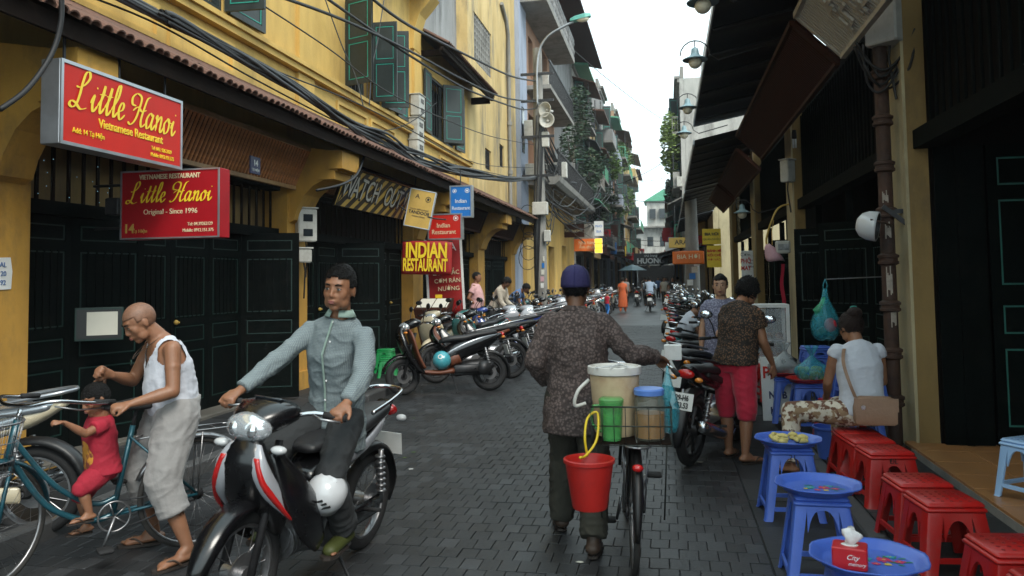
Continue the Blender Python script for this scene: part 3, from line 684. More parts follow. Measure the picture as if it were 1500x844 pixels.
# leaning slatted sign panels above the doors
def lean_panel(y0, y1, mf, ms, Xa=1.3, za=4.15, Xb=1.72, zb=3.72, carve=False, lbl=''):
    t = thing('slatted_panel', lbl, 'panel', (Xb, (y0+y1)/2, zb), 0, 'slatted wooden panels leaning out over the right doors')
    b = B(); ang = atan2(Xb-Xa, zb-za); Ln = sqrt((Xb-Xa)**2+(zb-za)**2); q = .05
    for (X_, z_) in ((Xa, za), (Xb, zb)): b.box((X_, (y0+y1)/2, z_), (.05, y1-y0, .06))
    for y in (y0, y1): b.box(((Xa+Xb)/2, y, (za+zb)/2), (.04, .05, Ln), Matrix.Rotation(ang, 3, 'Y'))
    wobj(b, 'frame', mf, t)
    b = B(); b.add([(Xa+.03, y0, za+.02), (Xb+.03, y0, zb+.02), (Xb+.03, y1, zb+.02), (Xa+.03, y1, za+.02), (Xa+.04, y0, za+.03), (Xb+.04, y0, zb+.03), (Xb+.04, y1, zb+.03), (Xa+.04, y1, za+.03)], [(3,2,1,0), (4,5,6,7), (0,1,5,4), (2,3,7,6)]); wobj(b, 'backing', mf, t)
    slat_run(t, Xa, za, Xb, zb, y0+.04, y1-.04, .062, ms)
    if carve:
        b = B(); c = Vector(((Xa+Xb)/2, 0, (za+zb)/2)); d = Vector((Xb-Xa, 0, zb-za)).normalized(); nn = Vector((-(zb-za), 0, Xb-Xa)).normalized()
        if nn.x > 0: nn = -nn
        rr = random.Random(3)
        for k in range(3):
            for s_ in range(9):
                yy = (y0+y1)/2-.45+k*.42+rr.uniform(-.12, .12); uu = rr.uniform(-.19, .19); p = c+d*uu+nn*.028+Vector((0, yy, 0))
                al = rr.random() < .5; R3 = Matrix.Rotation(ang, 3, 'Y')
                b.box(p, (.02, .17 if al else .03, .03 if al else .17), R3)
        wobj(b, 'carved_characters', mf, t)
    for y in (y0+.3, y1-.3):
        b = B(); b.tube([(Xa+.04, y, za), (2.2, y, za+.35)], .012, 6); wobj(b, 'stay_rod', 'dark_metal', t)
    return t
lean_panel(5.6, 8.1, 'pale_panel', 'pale_panel', carve=True, lbl='pale slatted panel with raised carved characters leaning out over the nearest right door')
lean_panel(8.35, 14.9, 'red_wood', 'red_wood', lbl='long dark brown slatted panel between the pale panel and the white-framed lamp')
lean_panel(15.6, 21.0, 'red_wood', 'red_wood', Xa=1.35, za=4.0, Xb=1.75, zb=3.6, lbl='brown slatted panel hanging past the second cream pillar')
lean_panel(21.5, 25.6, 'red_wood', 'red_wood', Xa=1.35, za=4.0, Xb=1.75, zb=3.6, lbl='farthest brown slatted panel under the second awning on the right')
# tiled shop threshold on the near right
b = B(); b.bb((1.97, -2, -.02), (3.7, 7.30, .135)); plat = b.obj('threshold', 'concrete'); struct(plat)
t_ = B(); t_.bev((0, 0, 0), (.392, .392, .03), .004); PT = t_.mesh('floor_tile', 'platform_tile')
for j in range(25):
    for i in range(4):
        if 3.2 < j*.4 < 9.4: link('floor_tile', PT, plat, (2.17+i*.398, -2+j*.398+.15, .142), (0, 0, random.choice((0, pi/2))))
# ============================================================ HOUSES DOWN THE STREET
def foliage(c, r, n, s, rr, b=None):
    b = b or B()
    for k in range(n):
        while 1:
            p = Vector((rr.uniform(-1, 1), rr.uniform(-1, 1), rr.uniform(-1, 1)))
            if p.length < 1 and noise.noise(p*2.2+Vector(c)) > -.22: break
        p = Vector((p.x*r[0], p.y*r[1], p.z*r[2]))+Vector(c)
        q = rr.uniform(.6, 1.4)*s; R3 = (Matrix.Rotation(rr.uniform(0, 6.3), 3, 'Z') @ Matrix.Rotation(rr.uniform(-1.2, 1.2), 3, 'X'))
        b.add([p+R3 @ Vector(v) for v in ((-q, 0, 0), (0, -q*.4, -q*.1), (q, 0, 0), (0, q*.4, q*.15))], [(0, 1, 2, 3)])
    return b
def plant(loc, r, n, s, label, group=None, mat='leaf', stems=5, seed=1, name='balcony_plant'):
    rr = random.Random(seed); t = thing(name, label, 'plant', loc, 0, group)
    foliage((0, 0, r[2]*.9), r, n, s, rr).obj('foliage', mat, t)['kind'] = 'stuff'
    b = B()
    for k in range(stems): b.tube([(0, 0, 0), (rr.uniform(-.4, .4)*r[0], rr.uniform(-.4, .4)*r[1], r[2]*.8), (rr.uniform(-.8, .8)*r[0], rr.uniform(-.8, .8)*r[1], r[2]*1.5)], [.03, .02, .008], 5)
    b.obj('stem', 'bark', t); return t
acb = B(); acb.bev((0, 0, .3), (.32, .8, .58), .02); ACB = acb.mesh('casing', 'box_grey')
acb = B(); acb.cyl((.165, -.1, .3), (.172, -.1, .3), .22, n=20); ACF = acb.mesh('fan_opening', 'black_plastic')
acb = B()
for k in range(9): z = .12+k*.045; acb.bb((.174, -.33, z), (.182, .13, z+.012))
ACG = acb.mesh('grille', 'steel')
def ac_unit(loc, rz, label, group=None):
    t = thing('air_conditioner', label, 'air conditioner', loc, rz, group)
    link('casing', ACB, t); link('fan_opening', ACF, t); link('grille', ACG, t); return t
SIGNCOL = ['red_sign2', 'red_wood', 'yellow_sign', 'red_wood', 'white_paint', 'blue_sign', 'red_sign2']
def tube_house(side, X, y0, y1, h, wall, label, seed, bal=None, g='concrete', roof=None, floors=None, signs=1, name='narrow_house', top='shed'):
    """a narrow house: facade plane at X facing the street, shop opening below, windows and balconies above"""
    rr = random.Random(seed); s = 1 if side < 0 else -1      # s: direction towards the street
    t = thing(name, label, 'building', (X, (y0+y1)/2, 0)); D = 7
    floors = floors or max(1, int((h-3.6)/3.1)); fh = (h-3.7)/floors
    w = y1-y0; ops = [(y0+.35, y1-.35, .15, 2.9)]; wins = []
    nw = 1 if w < 3.6 else 2
    for f in range(floors):
        z0 = 3.7+f*fh
        for k in range(nw):
            c = y0+w*(k+.5)/nw; ww = min(1.3, w/nw*.55); zz = z0+(.15 if bal and f < len(bal) and bal[f] else .9)
            wins.append((c-ww/2, c+ww/2, zz, z0+fh-.75, f))
    b = B(); wallgrid(b, X-s*.25, X, y0, y1, 0, h, ops+[w_[:4] for w_ in wins])
    b.bb((X-s*D, y0, 0), (X-s*.26, y0+.2, h)); b.bb((X-s*D, y1-.2, 0), (X-s*.26, y1, h)); b.bb((X-s*D, y0, h-.25), (X-s*.26, y1, h-.05)); b.bb((X-s*1.6, y0+.2, 0), (X-s*1.5, y1-.2, h-.3))
    wobj(b, 'wall', wall, t)
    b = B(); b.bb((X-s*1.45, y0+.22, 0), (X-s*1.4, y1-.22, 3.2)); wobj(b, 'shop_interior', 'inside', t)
    b = B(); n = 5
    for k in range(n+1): yy = y0+.4+(w-.8)*k/n; b.bb((X-s*.2, yy-.04, .15), (X-s*.12, yy+.04, 2.9))
    b.bb((X-s*.2, y0+.36, 2.2), (X-s*.12, y1-.36, 2.3)); wobj(b, 'shop_front', rr.choice(['dark_green', 'dark_wood', 'dark_metal']), t)
    for (a, c, z0, z1, f) in wins:
        b = B(); q = .06; A, Cc = sorted((X-s*.16, X-s*.06))
        b.bb((A, a, z0), (Cc, a+q, z1)); b.bb((A, c-q, z0), (Cc, c, z1)); b.bb((A, a+q, z0), (Cc, c-q, z0+q)); b.bb((A, a+q, z1-q), (Cc, c-q, z1)); b.bb((A, (a+c)/2-.03, z0+q), (Cc, (a+c)/2+.03, z1-q)); b.bb((A, a+q, z0+(z1-z0)*.65), (Cc, (a+c)/2-.03, z0+(z1-z0)*.65+.05)); b.bb((A, (a+c)/2+.03, z0+(z1-z0)*.65), (Cc, c-q, z0+(z1-z0)*.65+.05))
        wm = rr.choice(['shutter', 'white_paint', 'dark_wood', 'green_paint']); wd = wobj(b, 'window', wm, t)
        b = B(); b.bb((X-s*.24, a, z0), (X-s*.20, c, z1)); wobj(b, 'pane', 'glass_dark', wd)
        if rr.random() < .5:
            for (yy, an) in ((a, -70), (c, 70)): o = wlink('shutter', SHUT, wd, (X+s*.03, yy, z0), (0, 0, radians(90*s+an*s+rr.uniform(-15, 15)))); o.scale = ((c-a)/1.2, 1, (z1-z0)/1.38)
    b = B()
    for f in range(floors+1): z = 3.6+f*fh; b.bb((X, y0+.02, z-.12), (X+s*.12, y1-.02, z+.06))
    wobj(b, 'floor_band', g, t)
    for f, d in enumerate(bal or []):
        if not d or f >= floors: continue
        z = 3.7+f*fh; b = B(); b.bb((X+s*.125, y0+.1, z-.1), (X+s*d, y1-.1, z+.05)); bl = wobj(b, 'balcony', 'concrete', t)
        kind = rr.choice(['bars', 'solid', 'bars'])
        b = B(); xr = X+s*(d-.06)
        if kind == 'solid': b.bb((xr, y0+.1, z+.05), (xr+s*.06, y1-.1, z+.85)); b.bb((X+s*.13, y0+.1, z+.05), (xr-s*.005, y0+.16, z+.85))
        else:
            for k in range(int((y1-y0)/.16)+1): yy = y0+.12+k*.16; b.bb((xr, min(yy, y1-.14), z+.05), (xr+s*.02, min(yy, y1-.14)+.02, z+.9))
            for k in range(int(d/.16)): xx = X+s*(.15+k*.16); b.bb((xx, y0+.12, z+.05), (xx+s*.02, y0+.14, z+.9))
            b.bb((xr-s*.01, y0+.1, z+.9), (xr+s*.03, y1-.1, z+.95)); b.bb((X+s*.13, y0+.11, z+.9), (xr-s*.012, y0+.15, z+.95))
        wobj(b, 'railing', rr.choice(['dark_metal', 'concrete', 'green_paint']) if kind != 'solid' else wall, bl)
        if rr.random() < .45:       # roofed balcony cage
            b = B(); b.add([(X, y0+.05, z+2.5), (X+s*(d+.35), y0+.05, z+2.1), (X+s*(d+.35), y1-.05, z+2.1), (X, y1-.05, z+2.5), (X, y0+.05, z+2.56), (X+s*(d+.35), y0+.05, z+2.16), (X+s*(d+.35), y1-.05, z+2.16), (X, y1-.05, z+2.56)], [(0,1,2,3),(7,6,5,4),(0,4,5,1),(1,5,6,2),(2,6,7,3),(3,7,4,0)])
            wobj(b, 'balcony_roof', rr.choice(['corrug', 'green_paint', 'tile', 'concrete']), bl)
            b = B()
            for yy in (y0+.15, y1-.2): b.bb((xr, yy, z+.96), (xr+s*.05, yy+.05, z+2.1))
            wobj(b, 'balcony_post', 'dark_metal', bl)
    # roof
    b = B()
    if top == 'shed':
        b.add([(X+s*.9, y0-.1, h-.15), (X-s*D, y0-.1, h+.9), (X-s*D, y1+.05, h+.9), (X+s*.9, y1+.05, h-.15), (X+s*.9, y0-.1, h-.05), (X-s*D, y0-.1, h+1), (X-s*D, y1+.05, h+1), (X+s*.9, y1+.05, h-.05)], [(0,1,2,3),(7,6,5,4),(0,4,5,1),(1,5,6,2),(2,6,7,3),(3,7,4,0)])
        wobj(b, 'roof', roof or 'tile', t)
    else:
        b.bb((X, y0, h), (X+s*.3, y1, h+.15)); b.bb((X-s*.25, y0, h+.02), (X-s*.05, y1, h+.7)); b.bb((X-s*4, y0+.3, h), (X-s*1.5, y1-.3, h+2)); wobj(b, 'roof', roof or 'concrete', t)
    # ground floor awning
    b = B(); z = 2.95; e = rr.uniform(.9, 1.3)+(.35 if y0 > 45 else 0)
    b.add([(X, y0+.1, z+.35), (X+s*e, y0+.1, z), (X+s*e, y1-.1, z), (X, y1-.1, z+.35), (X, y0+.1, z+.39), (X+s*e, y0+.1, z+.04), (X+s*e, y1-.1, z+.04), (X, y1-.1, z+.39), (X+s*e, y0+.1, z-.22), (X+s*e, y1-.1, z-.22), (X+s*(e-.02), y0+.1, z-.22), (X+s*(e-.02), y1-.1, z-.22)], [(0,1,2,3),(7,6,5,4),(0,4,5,1),(1,5,6,2),(2,6,7,3),(3,7,4,0),(1,8,9,2),(10,8,1,1)][:7])
    wobj(b, 'awning', rr.choice(['corrug', 'red_wood', 'ochre', 'dark_wood', 'dark_metal', 'red_wood']), t)
    short = label.split(' house')[0]+' house'
    for k in range(signs):
        yy = y0+.4+rr.random()*(w-.8); z = rr.uniform(2.9, 4.6); e = rr.uniform(.6, 1.0); hh = rr.uniform(.35, 1.0); m = rr.choice(SIGNCOL)
        sg = thing('shop_sign', '%s shop sign on %s' % ({'red_sign2': 'red', 'blue_sign': 'blue', 'yellow_sign': 'yellow', 'orange_sign': 'orange', 'white_paint': 'white', 'green_paint': 'green', 'red_wood': 'brown'}[m], short+(' above' if k else ' near its awning')), 'sign', (X+s*.1, yy, z))
        b = B(); b.bev((s*(e/2+.12), 0, hh/2), (e, .12, hh), .01); b.obj('board', m, sg)
        b = B(); b.cyl((0, 0, hh*.8), (s*.14, 0, hh*.8), .015, n=6); b.cyl((0, 0, hh*.2), (s*.14, 0, hh*.2), .015, n=6); b.obj('bracket', 'dark_metal', sg)
        b = B(); ink = 'white_ink' if m not in ('white_paint', 'yellow_sign') else 'red_sign2'
        for r_ in range(2):
            x = .2
            while x < e: wd_ = rr.uniform(.03, .07); b.bb((s*x, -.066, hh*(.62-.32*r_)), (s*(x+wd_), -.062, hh*(.62-.32*r_)+.06)); x += wd_+.02
    return t
# house C: balcony over a plain yellow ground floor
hC = thing('balcony_house', 'house behind the utility pole with a plain yellow ground floor under a long curved balcony', 'building', (-5.0, 35, 0))
b = B(); wallgrid(b, -5.2, -4.95, 28.25, 43, 0, 5.3, [(33.5, 35.3, .1, 3.0), (38.0, 39.6, .1, 3.2)]); b.bb((-6, 28.25, 0), (-5.9, 43, 5)); wobj(b, 'wall', 'yellow', hC)
b = B(); b.bb((-5.6, 33.5, .1), (-5.5, 35.3, 3)); b.bb((-5.6, 38, .1), (-5.5, 39.6, 3.2)); wobj(b, 'door', 'dark_wood', hC)
b = B()
P_ = [(-5.2, 5.0), (-3.9, 5.0), (-3.75, 5.12), (-3.7, 5.3), (-5.2, 5.3)]
b.prism(P_, 28.3, 42.5); bal = wobj(b, 'balcony', 'concrete', hC)
b = B()
for k in range(88): b.bb((-3.8, 28.4+k*.16, 5.3), (-3.77, 28.43+k*.16, 6.2))
b.bb((-3.82, 28.3, 6.2), (-3.75, 42.5, 6.26)); wobj(b, 'railing', 'dark_metal', bal)
b = B(); wallgrid(b, -5.3, -4.95, 28.25, 36, 5.31, 13.0, [(29, 30.4, 5.5, 7.8), (32.5, 34, 5.5, 7.8), (29.2, 30.2, 9.3, 10.8), (32.5, 34, 9.0, 11.2)]); b.bb((-12, 28.25, 3), (-5.31, 28.5, 13)); wobj(b, 'upper_wall', 'pink_wall', hC)
b = B(); wallgrid(b, -5.3, -4.95, 36.02, 43, 5.31, 14.8, [(37, 38.5, 5.5, 7.8), (40, 41.5, 5.5, 7.8), (37, 38.5, 9.3, 11), (40, 41.5, 9.3, 11)]); b.bb((-12, 36.02, 12), (-5.31, 36.3, 14.8)); wobj(b, 'upper_wall', 'grey_wall', hC)
b = B(); b.bb((-6.2, 28.5, 5.3), (-6.1, 43, 12.9)); wobj(b, 'interior', 'inside', hC)
b = B(); b.bb((-4.95, 28.3, 8.5), (-4.0, 35.8, 8.65)); bl = wobj(b, 'balcony', 'concrete', hC)
b = B()
for k in range(47): b.bb((-4.05, 28.4+k*.16, 8.65), (-4.02, 28.43+k*.16, 9.5))
b.bb((-4.07, 28.3, 9.5), (-4.0, 35.8, 9.56)); wobj(b, 'railing', 'dark_metal', bl)
b = B(); b.bb((-4.95, 27.0, 11.3), (-3.9, 35.5, 11.5)); bl = wobj(b, 'balcony', 'concrete', hC)
b = B(); b.bb((-3.98, 27.0, 11.5), (-3.9, 35.5, 11.6)); b.bb((-3.98, 27, 12.3), (-3.9, 35.5, 12.4))
for k in range(18): b.lathe([(.03, 0), (.07, .2), (.03, .4), (.07, .55), (.03, .7)], (-3.94, 27.2+k*.48, 11.6), 8)
wobj(b, 'balustrade', 'grey_wall', bl)
b = B(); b.add([(-3.3, 27.8, 13.2), (-7, 27.8, 14.2), (-7, 44, 14.2), (-3.3, 44, 13.2), (-3.3, 27.8, 13.3), (-7, 27.8, 14.3), (-7, 44, 14.3), (-3.3, 44, 13.3)], [(0,1,2,3),(7,6,5,4),(0,4,5,1),(1,5,6,2),(2,6,7,3),(3,7,4,0)]); wobj(b, 'roof', 'red_wood', hC)
left = [(43.1, 47.6, 13.4, 'white_wall', (1.0, .9, .9), 'pale house with glazed bays and a green sheet roof on the left', 'green_paint', 'shed'),
        (47.7, 51.5, 14.2, 'pink_wall', (.9, 1.0, 0), 'third narrow house past the pole, rose plaster with deep balconies', None, 'flat'),
        (51.6, 56.5, 12.6, 'yellow_old', (1.0, .8, .8), 'ochre narrow house past the rose plaster one', None, 'shed'),
        (56.6, 61.0, 15.2, 'grey_wall', (.8, 1.0, .9), 'tall grey narrow house halfway down the left row', None, 'flat'),
        (61.1, 66.5, 14.0, 'blue_wall', (1.0, 1.0, .8), 'blue grey narrow house with creepers halfway down the left row', 'green_paint', 'shed'),
        (66.6, 72, 15.6, 'pink_wall', (.9, .9, .9), 'brick red narrow house in the far part of the left row', None, 'flat'),
        (72.1, 79, 14.5, 'white_wall', (.9, 0, .9), 'whitish house in the far part of the left row', None, 'shed'),
        (79.1, 88, 15.5, 'yellow_old', (.9, .9, .9), 'farthest ochre house of the left row', None, 'flat'),
        (88.1, 98, 13.5, 'grey_wall', (.9, .9, 0), 'last grey house of the left row', None, 'shed')]
for i, (a, c, h, w, bl, lb, rf, tp) in enumerate(left): tube_house(-1, (-4.9, -4.8, -4.7, -4.5, -4.3, -4.1, -4.0, -3.8, -3.6)[i], a, c, h, w, lb, 20+i, bl, roof=rf, signs=2, top=tp)
right = [(37.5, 42, 5.6, 'cream', (0,), 'low cream house past the corrugated awnings on the right', None, 'flat'),
         (42.1, 47, 6.2, 'yellow_old', (.8,), 'low ochre house on the right before the tall pale one', None, 'shed'),
         (47.1, 52.5, 13.2, 'white_wall', (.5, .5, .5), 'tall pale house with a bamboo bush on its balcony on the right', None, 'flat'),
         (52.6, 58, 11.0, 'pink_wall', (.5, .5, 0), 'rose house with green mesh behind the tall pale house on the right', None, 'flat'),
         (58.1, 64, 8.5, 'grey_wall', (.6,), 'grey house with washing in the far right row', None, 'shed'),
         (64.1, 70, 9.4, 'yellow_old', (.9, 0), 'ochre house in the far right row', None, 'flat'),
         (70.1, 78, 8.6, 'blue_wall', (.9,), 'blue grey house in the far right row', None, 'shed'),
         (78.1, 88, 10.0, 'pink_wall', (.9, .9), 'farthest rose house in the right row', None, 'flat'),
         (88.1, 98, 9.5, 'grey_wall', (.9, 0), 'far grey end house of the right row', None, 'shed')]
for i, (a, c, h, w, bl, lb, rf, tp) in enumerate(right): tube_house(1, (2.1, 2.1, .95, 1.0, .9, .85, .8, .75, .75)[i], a, c, h, w, lb, 50+i, bl, roof=rf, signs=2, top=tp)
# the house that closes the street
he = thing('end_house', 'white house with a green gabled roof closing the far end of the street', 'building', (-1, 110, 0))
b = B(); b.bb((-4, 110, 0), (3, 118, 8.6)); b.bb((-2.6, 110.5, 8.6), (1.2, 117, 12.0)); wobj(b, 'wall', 'white_wall', he)
b = B(); b.prism([(-3.0, 12.0), (1.6, 12.0), (-.3, 13.6)], 110.1, 117.4); wobj(b, 'roof', 'green_paint', he)
b = B(); b.bb((-4.2, 109.0, 8.3), (3.2, 110, 8.5)); b.bb((-4.2, 108.8, 4.6), (3.2, 110, 4.8)); wobj(b, 'ledge', 'concrete', he)
for (x, z) in ((-2.2, 9.6), (-.9, 9.6), (.3, 9.6), (-2.6, 5.8), (-.9, 5.8), (1.0, 5.8)):
    b = B(); b.bb((x, 109.95, z), (x+.8, 109.99 if z < 9 else 110.49, z+1.3)); 
    wobj(b, 'window', 'glass_dark', he)
b = B(); b.bb((-4, 109.9, 0.1), (3, 109.99, 3.2)); wobj(b, 'shop_front', 'inside', he)
# more houses behind the rows close the gaps beside the end house
for i, (x0, x1, h, w, lb) in enumerate(((-14, -4.3, 12, 'grey_wall', 'grey block behind the left row at the street end'), (3.3, 12, 10, 'yellow_old', 'ochre block behind the right row at the street end'))):
    t = thing('far_block', lb, 'building', ((x0+x1)/2, 112, 0)); b = B(); b.bb((x0, 112, 0), (x1, 118, h)); wobj(b, 'wall', w, t)
    for k in range(6):
        for z in (4, 7): b = B(); xx = x0+.8+k*1.4; b.bb((xx, 111.94, z), (xx+.7, 111.99, z+1.3)); wobj(b, 'window', 'glass_dark', t)
# plants on balconies, bamboo on the right
for i, (x, y, z, r, n, s, m, lb) in enumerate((
        (.42, 48.6, 9.6, (.7, 1.6, 2.0), 2200, .13, 'leaf_light', 'light green bamboo bush on the balcony of the tall pale house'),
        (-3.9, 61, 10.2, (.7, 2.2, 1.2), 900, .15, 'leaf', 'creeper hanging over the balcony of the blue grey house'),
        (-3.9, 69, 12, (.9, 2.5, 1.4), 900, .17, 'leaf', 'leafy plants on the high balcony of the brick red house'),
        (-3.8, 77, 9, (1.0, 2.5, 1.4), 800, .17, 'leaf', 'shrub hanging low from the whitish far house'),
        (-3.9, 47.2, 8.5, (.6, 1.4, .8), 500, .12, 'leaf_dark', 'dark creeper between the pale glazed house and the rose one'),
        (-3.9, 57, 7.2, (.8, 1.5, 1.0), 500, .13, 'leaf_dark', 'dark plants over the first balcony of the tall grey house'),
        (-4.0, 50, 5.8, (.6, 1.6, .8), 500, .12, 'leaf_dark', 'dark creeper low on the rose house of the left row'),
        (-3.7, 64, 7.4, (.7, 2.0, 1.0), 600, .13, 'leaf', 'green creeper over the lower balcony of the blue grey house'),
        (-3.6, 74, 12.6, (.8, 2.2, 1.2), 600, .16, 'leaf', 'bush on the top balcony of the whitish far house'),
        (.35, 55, 7.4, (.5, 1.6, .9), 500, .12, 'leaf_dark', 'dark plants on the balcony of the rose house on the right'),
        (-3.9, 38.0, 9.6, (.6, 2.6, 1.3), 900, .11, 'leaf_dark', 'dark creeper under the roof behind the street lamp'),
        (-3.8, 33.0, 7.2, (.5, 2.0, .8), 600, .09, 'leaf_dark', 'dark twiggy plants on the curved balcony by the loudspeakers'),
        (-4.0, 43.0, 7.4, (.7, 2.2, 1.3), 800, .12, 'leaf_dark', 'tangled creeper above the long curved balcony'))):
    plant((x, y, z-r[2]*.9), r, n, s, lb, mat=m, seed=i+3)
for i, (x, y, z) in enumerate(((-4.6, 27.3, 6.5), (-4.6, 27.4, 5.0), (-4.6, 28.9, 6.6), (-4.7, 32, 9.4), (-4.0, 29.5, 5.35))):
    ac_unit((x, y, z), 0 if i < 4 else -pi/2, ['upper white air conditioner beside the blue-grey strip house', 'middle air conditioner above the narrow sidewall', 'air conditioner above the curved balcony by the pole', 'highest air conditioner near the green street lamp', 'air conditioner standing on the end of the curved balcony'][i])
rr = random.Random(5)
for k in range(26):
    side = -1 if k % 2 else 1; y = 44+k*1.7; ac_unit(((-4.45 if side < 0 else .8 if y > 47 else 1.85), y, rr.uniform(4.2, 7.5)), 0 if side < 0 else pi, 'small air conditioner on a far house front', 'air conditioners on the far house fronts')
# washing on the right
t = thing('washing', 'red clothes hanging from a balcony in the far right row', 'washing', (-.2, 60, 5.0))
for k in range(4): b = B(); b.sheet(lambda u, v: (.9-.02*sin(9*u), (u-.5)*.6+k*.7-1, -v*1.0+.03*sin(7*u)), 4, 4); b.obj('garment', 'red_shorts' if k != 2 else 'white_cloth', t)
b = B(); b.tube([(.9, -1.6, .02), (.9, 2.0, .02)], .012, 6); b.obj('rail', 'steel', t)
# ============================================================ SIGNS
GL = {  # hand-drawn script letters: strokes and advance
 'L': ([[(.02,1.15),(.30,1.15),(.66,1.40),(.90,1.82),(.78,2.12),(.54,1.98),(.42,1.40),(.36,.75),(.24,.22),(.0,-.04),(-.26,.06),(-.16,.28),(.16,.22),(.55,-.04),(1.0,.10)]], 1.25),
 'i': ([[(0,.45),(.22,.95),(.15,.4),(.28,.02),(.55,.4)], [(.3,1.35),(.36,1.42)]], .55),
 't': ([[(0,.4),(.3,1.0),(.36,1.65),(.2,.6),(.28,.03),(.55,.4)], [(.02,1.08),(.55,1.16)]], .55),
 'l': ([[(0,.4),(.42,1.2),(.5,1.9),(.32,1.85),(.18,.9),(.25,.05),(.55,.4)]], .55),
 'e': ([[(0,.4),(.36,.6),(.42,.92),(.22,.98),(.06,.5),(.25,.0),(.62,.35)]], .62),
 'H': ([[(.35,1.2),(.0,1.25),(-.05,1.65),(.3,1.95),(.72,1.75),(.62,1.0),(.42,.35),(.1,.0),(-.2,.1)], [(1.55,2.0),(1.25,1.8),(1.05,1.1),(.92,.4),(1.05,.02),(1.4,.3)], [(.1,.85),(.5,1.15),(.9,.95),(1.3,1.12)]], 1.4),
 'a': ([[(.55,.85),(.32,1.0),(.05,.55),(.16,.03),(.45,.3),(.62,.98),(.52,.35),(.65,.02),(.9,.4)]], .88),
 'n': ([[(0,.75),(.14,.98),(.12,.02)], [(.13,.5),(.42,.98),(.54,.8),(.5,.2),(.62,.02),(.85,.4)]], .82),
 'o': ([[(.36,1.0),(.06,.6),(.18,.03),(.48,.25),(.52,.85),(.34,1.0),(.5,.78),(.8,.8)]], .72),
 ' ': ([], .55)}
def script(word, size, mat, parent, M4, lift=.003, wt=.13):
    """broad-nib strokes; every letter is a mesh of its own"""
    tot = sum(GL[c][1] for c in word); x = -tot/2
    for c in word:
        st, adv = GL[c]
        if st:
            b = B()
            for j, s_ in enumerate(st):
                P = catmull([(p[0], p[1], 0) for p in s_], 7); n = len(P)
                for h in (0,):
                    V = []
                    for i, p in enumerate(P):
                        d = (P[min(i+1, n-1)]-P[max(i-1, 0)]); an = atan2(d.y, d.x); e = min(1, min(i, n-1-i)/3+.35)
                        w_ = wt*(.28+.9*abs(sin(an-radians(20))))*e*.5; nx = Vector((-sin(an), cos(an), 0))
                        for sg in (-1, 1):
                            q = p+nx*w_*sg*1.25; V.append(((q.x+x+q.y*.22)*size, (q.y-.9)*size, lift+j*.0012+i*.00004))
                    b.add(V, [(2*i, 2*i+2, 2*i+3, 2*i+1)[::-1] for i in range(n-1)])
            b.T = Matrix.Identity(4)
            o = b.obj('script_letter', mat, parent); o.matrix_local = M4
        x += adv
def sign(name, label, c, w, h, th, nrm, face, frm, lines=(), scripts=(), group=None, fw_=.025, tilt=0, cat='sign', discs=()):
    """box sign: c centre of the front, nrm heading of the front normal (angle from +x)"""
    t = thing(name, label, cat, c, 0, group); t.rotation_euler = (tilt, 0, nrm+pi/2)
    # local: x reading direction, z up, front faces -y
    b = B(); b.bev((0, th/2, 0), (w, th, h), .006); b.obj('box', frm, t)
    b = B(); b.bb((-w/2+fw_, -.004, -h/2+fw_), (w/2-fw_, .0, h/2-fw_)); b.obj('face', face, t)
    if fw_ > .012:
        b = B(); f = fw_
        for p in (((-w/2, -.012, -h/2), (w/2, -.0005, -h/2+f)), ((-w/2, -.012, h/2-f), (w/2, -.0005, h/2)), ((-w/2, -.012, -h/2+f), (-w/2+f, -.0005, h/2-f)), ((w/2-f, -.012, -h/2+f), (w/2, -.0005, h/2-f))): b.bb(*p)
        b.obj('rim', 'alu' if frm != 'gold' else 'gold', t)
    def Mx(u, v, rot=0): return frame((u*w/2, -.0065, v*h/2), (cos(rot), 0, sin(rot)), (-sin(rot), 0, cos(rot)))
    for ln in lines:
        body, u, v, size, mat = ln[:5]; kw = ln[5] if len(ln) > 5 else {}
        text(body, size, mat, t, Mx(u, v, kw.pop('rot', 0)), **kw)
    for (body, u, v, size, mat, r_) in scripts: script(body, size, mat, t, Mx(u, v, r_))
    for (u, v, r_, mat) in discs:
        b = B(); b.lathe([(r_, -.0), (r_, .003), (r_*.8, .003), (r_*.8, .001)], n=16, closed=True); b.cyl((0, 0, 0), (0, 0, .002), r_*.45, n=10); o = b.obj('emblem', mat, t); o.matrix_local = Mx(u, v)
    return t
s1 = sign('hanging_sign', 'large red restaurant sign with yellow script hung under the eaves at the left', (-4.25, 5.66, 2.93), 1.46, .62, .16, 0, 'red_sign', 'alu',
     [('Vietnamese Restaurant', .08, -.30, .098, 'yellow_ink', dict(bold=.001, sx=.86)), ('Add: 14 Tạ Hiện', -.60, -.62, .058, 'yellow_ink', dict(sx=.85)), ('Tel: 043. 926 2129', .60, -.58, .046, 'yellow_ink', dict(sx=.8)), ('Mobile: 0912.151.375', .62, -.76, .046, 'yellow_ink', dict(sx=.8))],
     [('Little', -.46, .34, .138, 'yellow_ink', 0), ('Hanoi', .43, .30, .138, 'yellow_ink', 0)])
b = B()
for x in (-.6, 0, .6): b.cyl((x, .08, .31), (x, .08, .62), .012, n=6)
b.obj('hanger', 'dark_metal', s1)
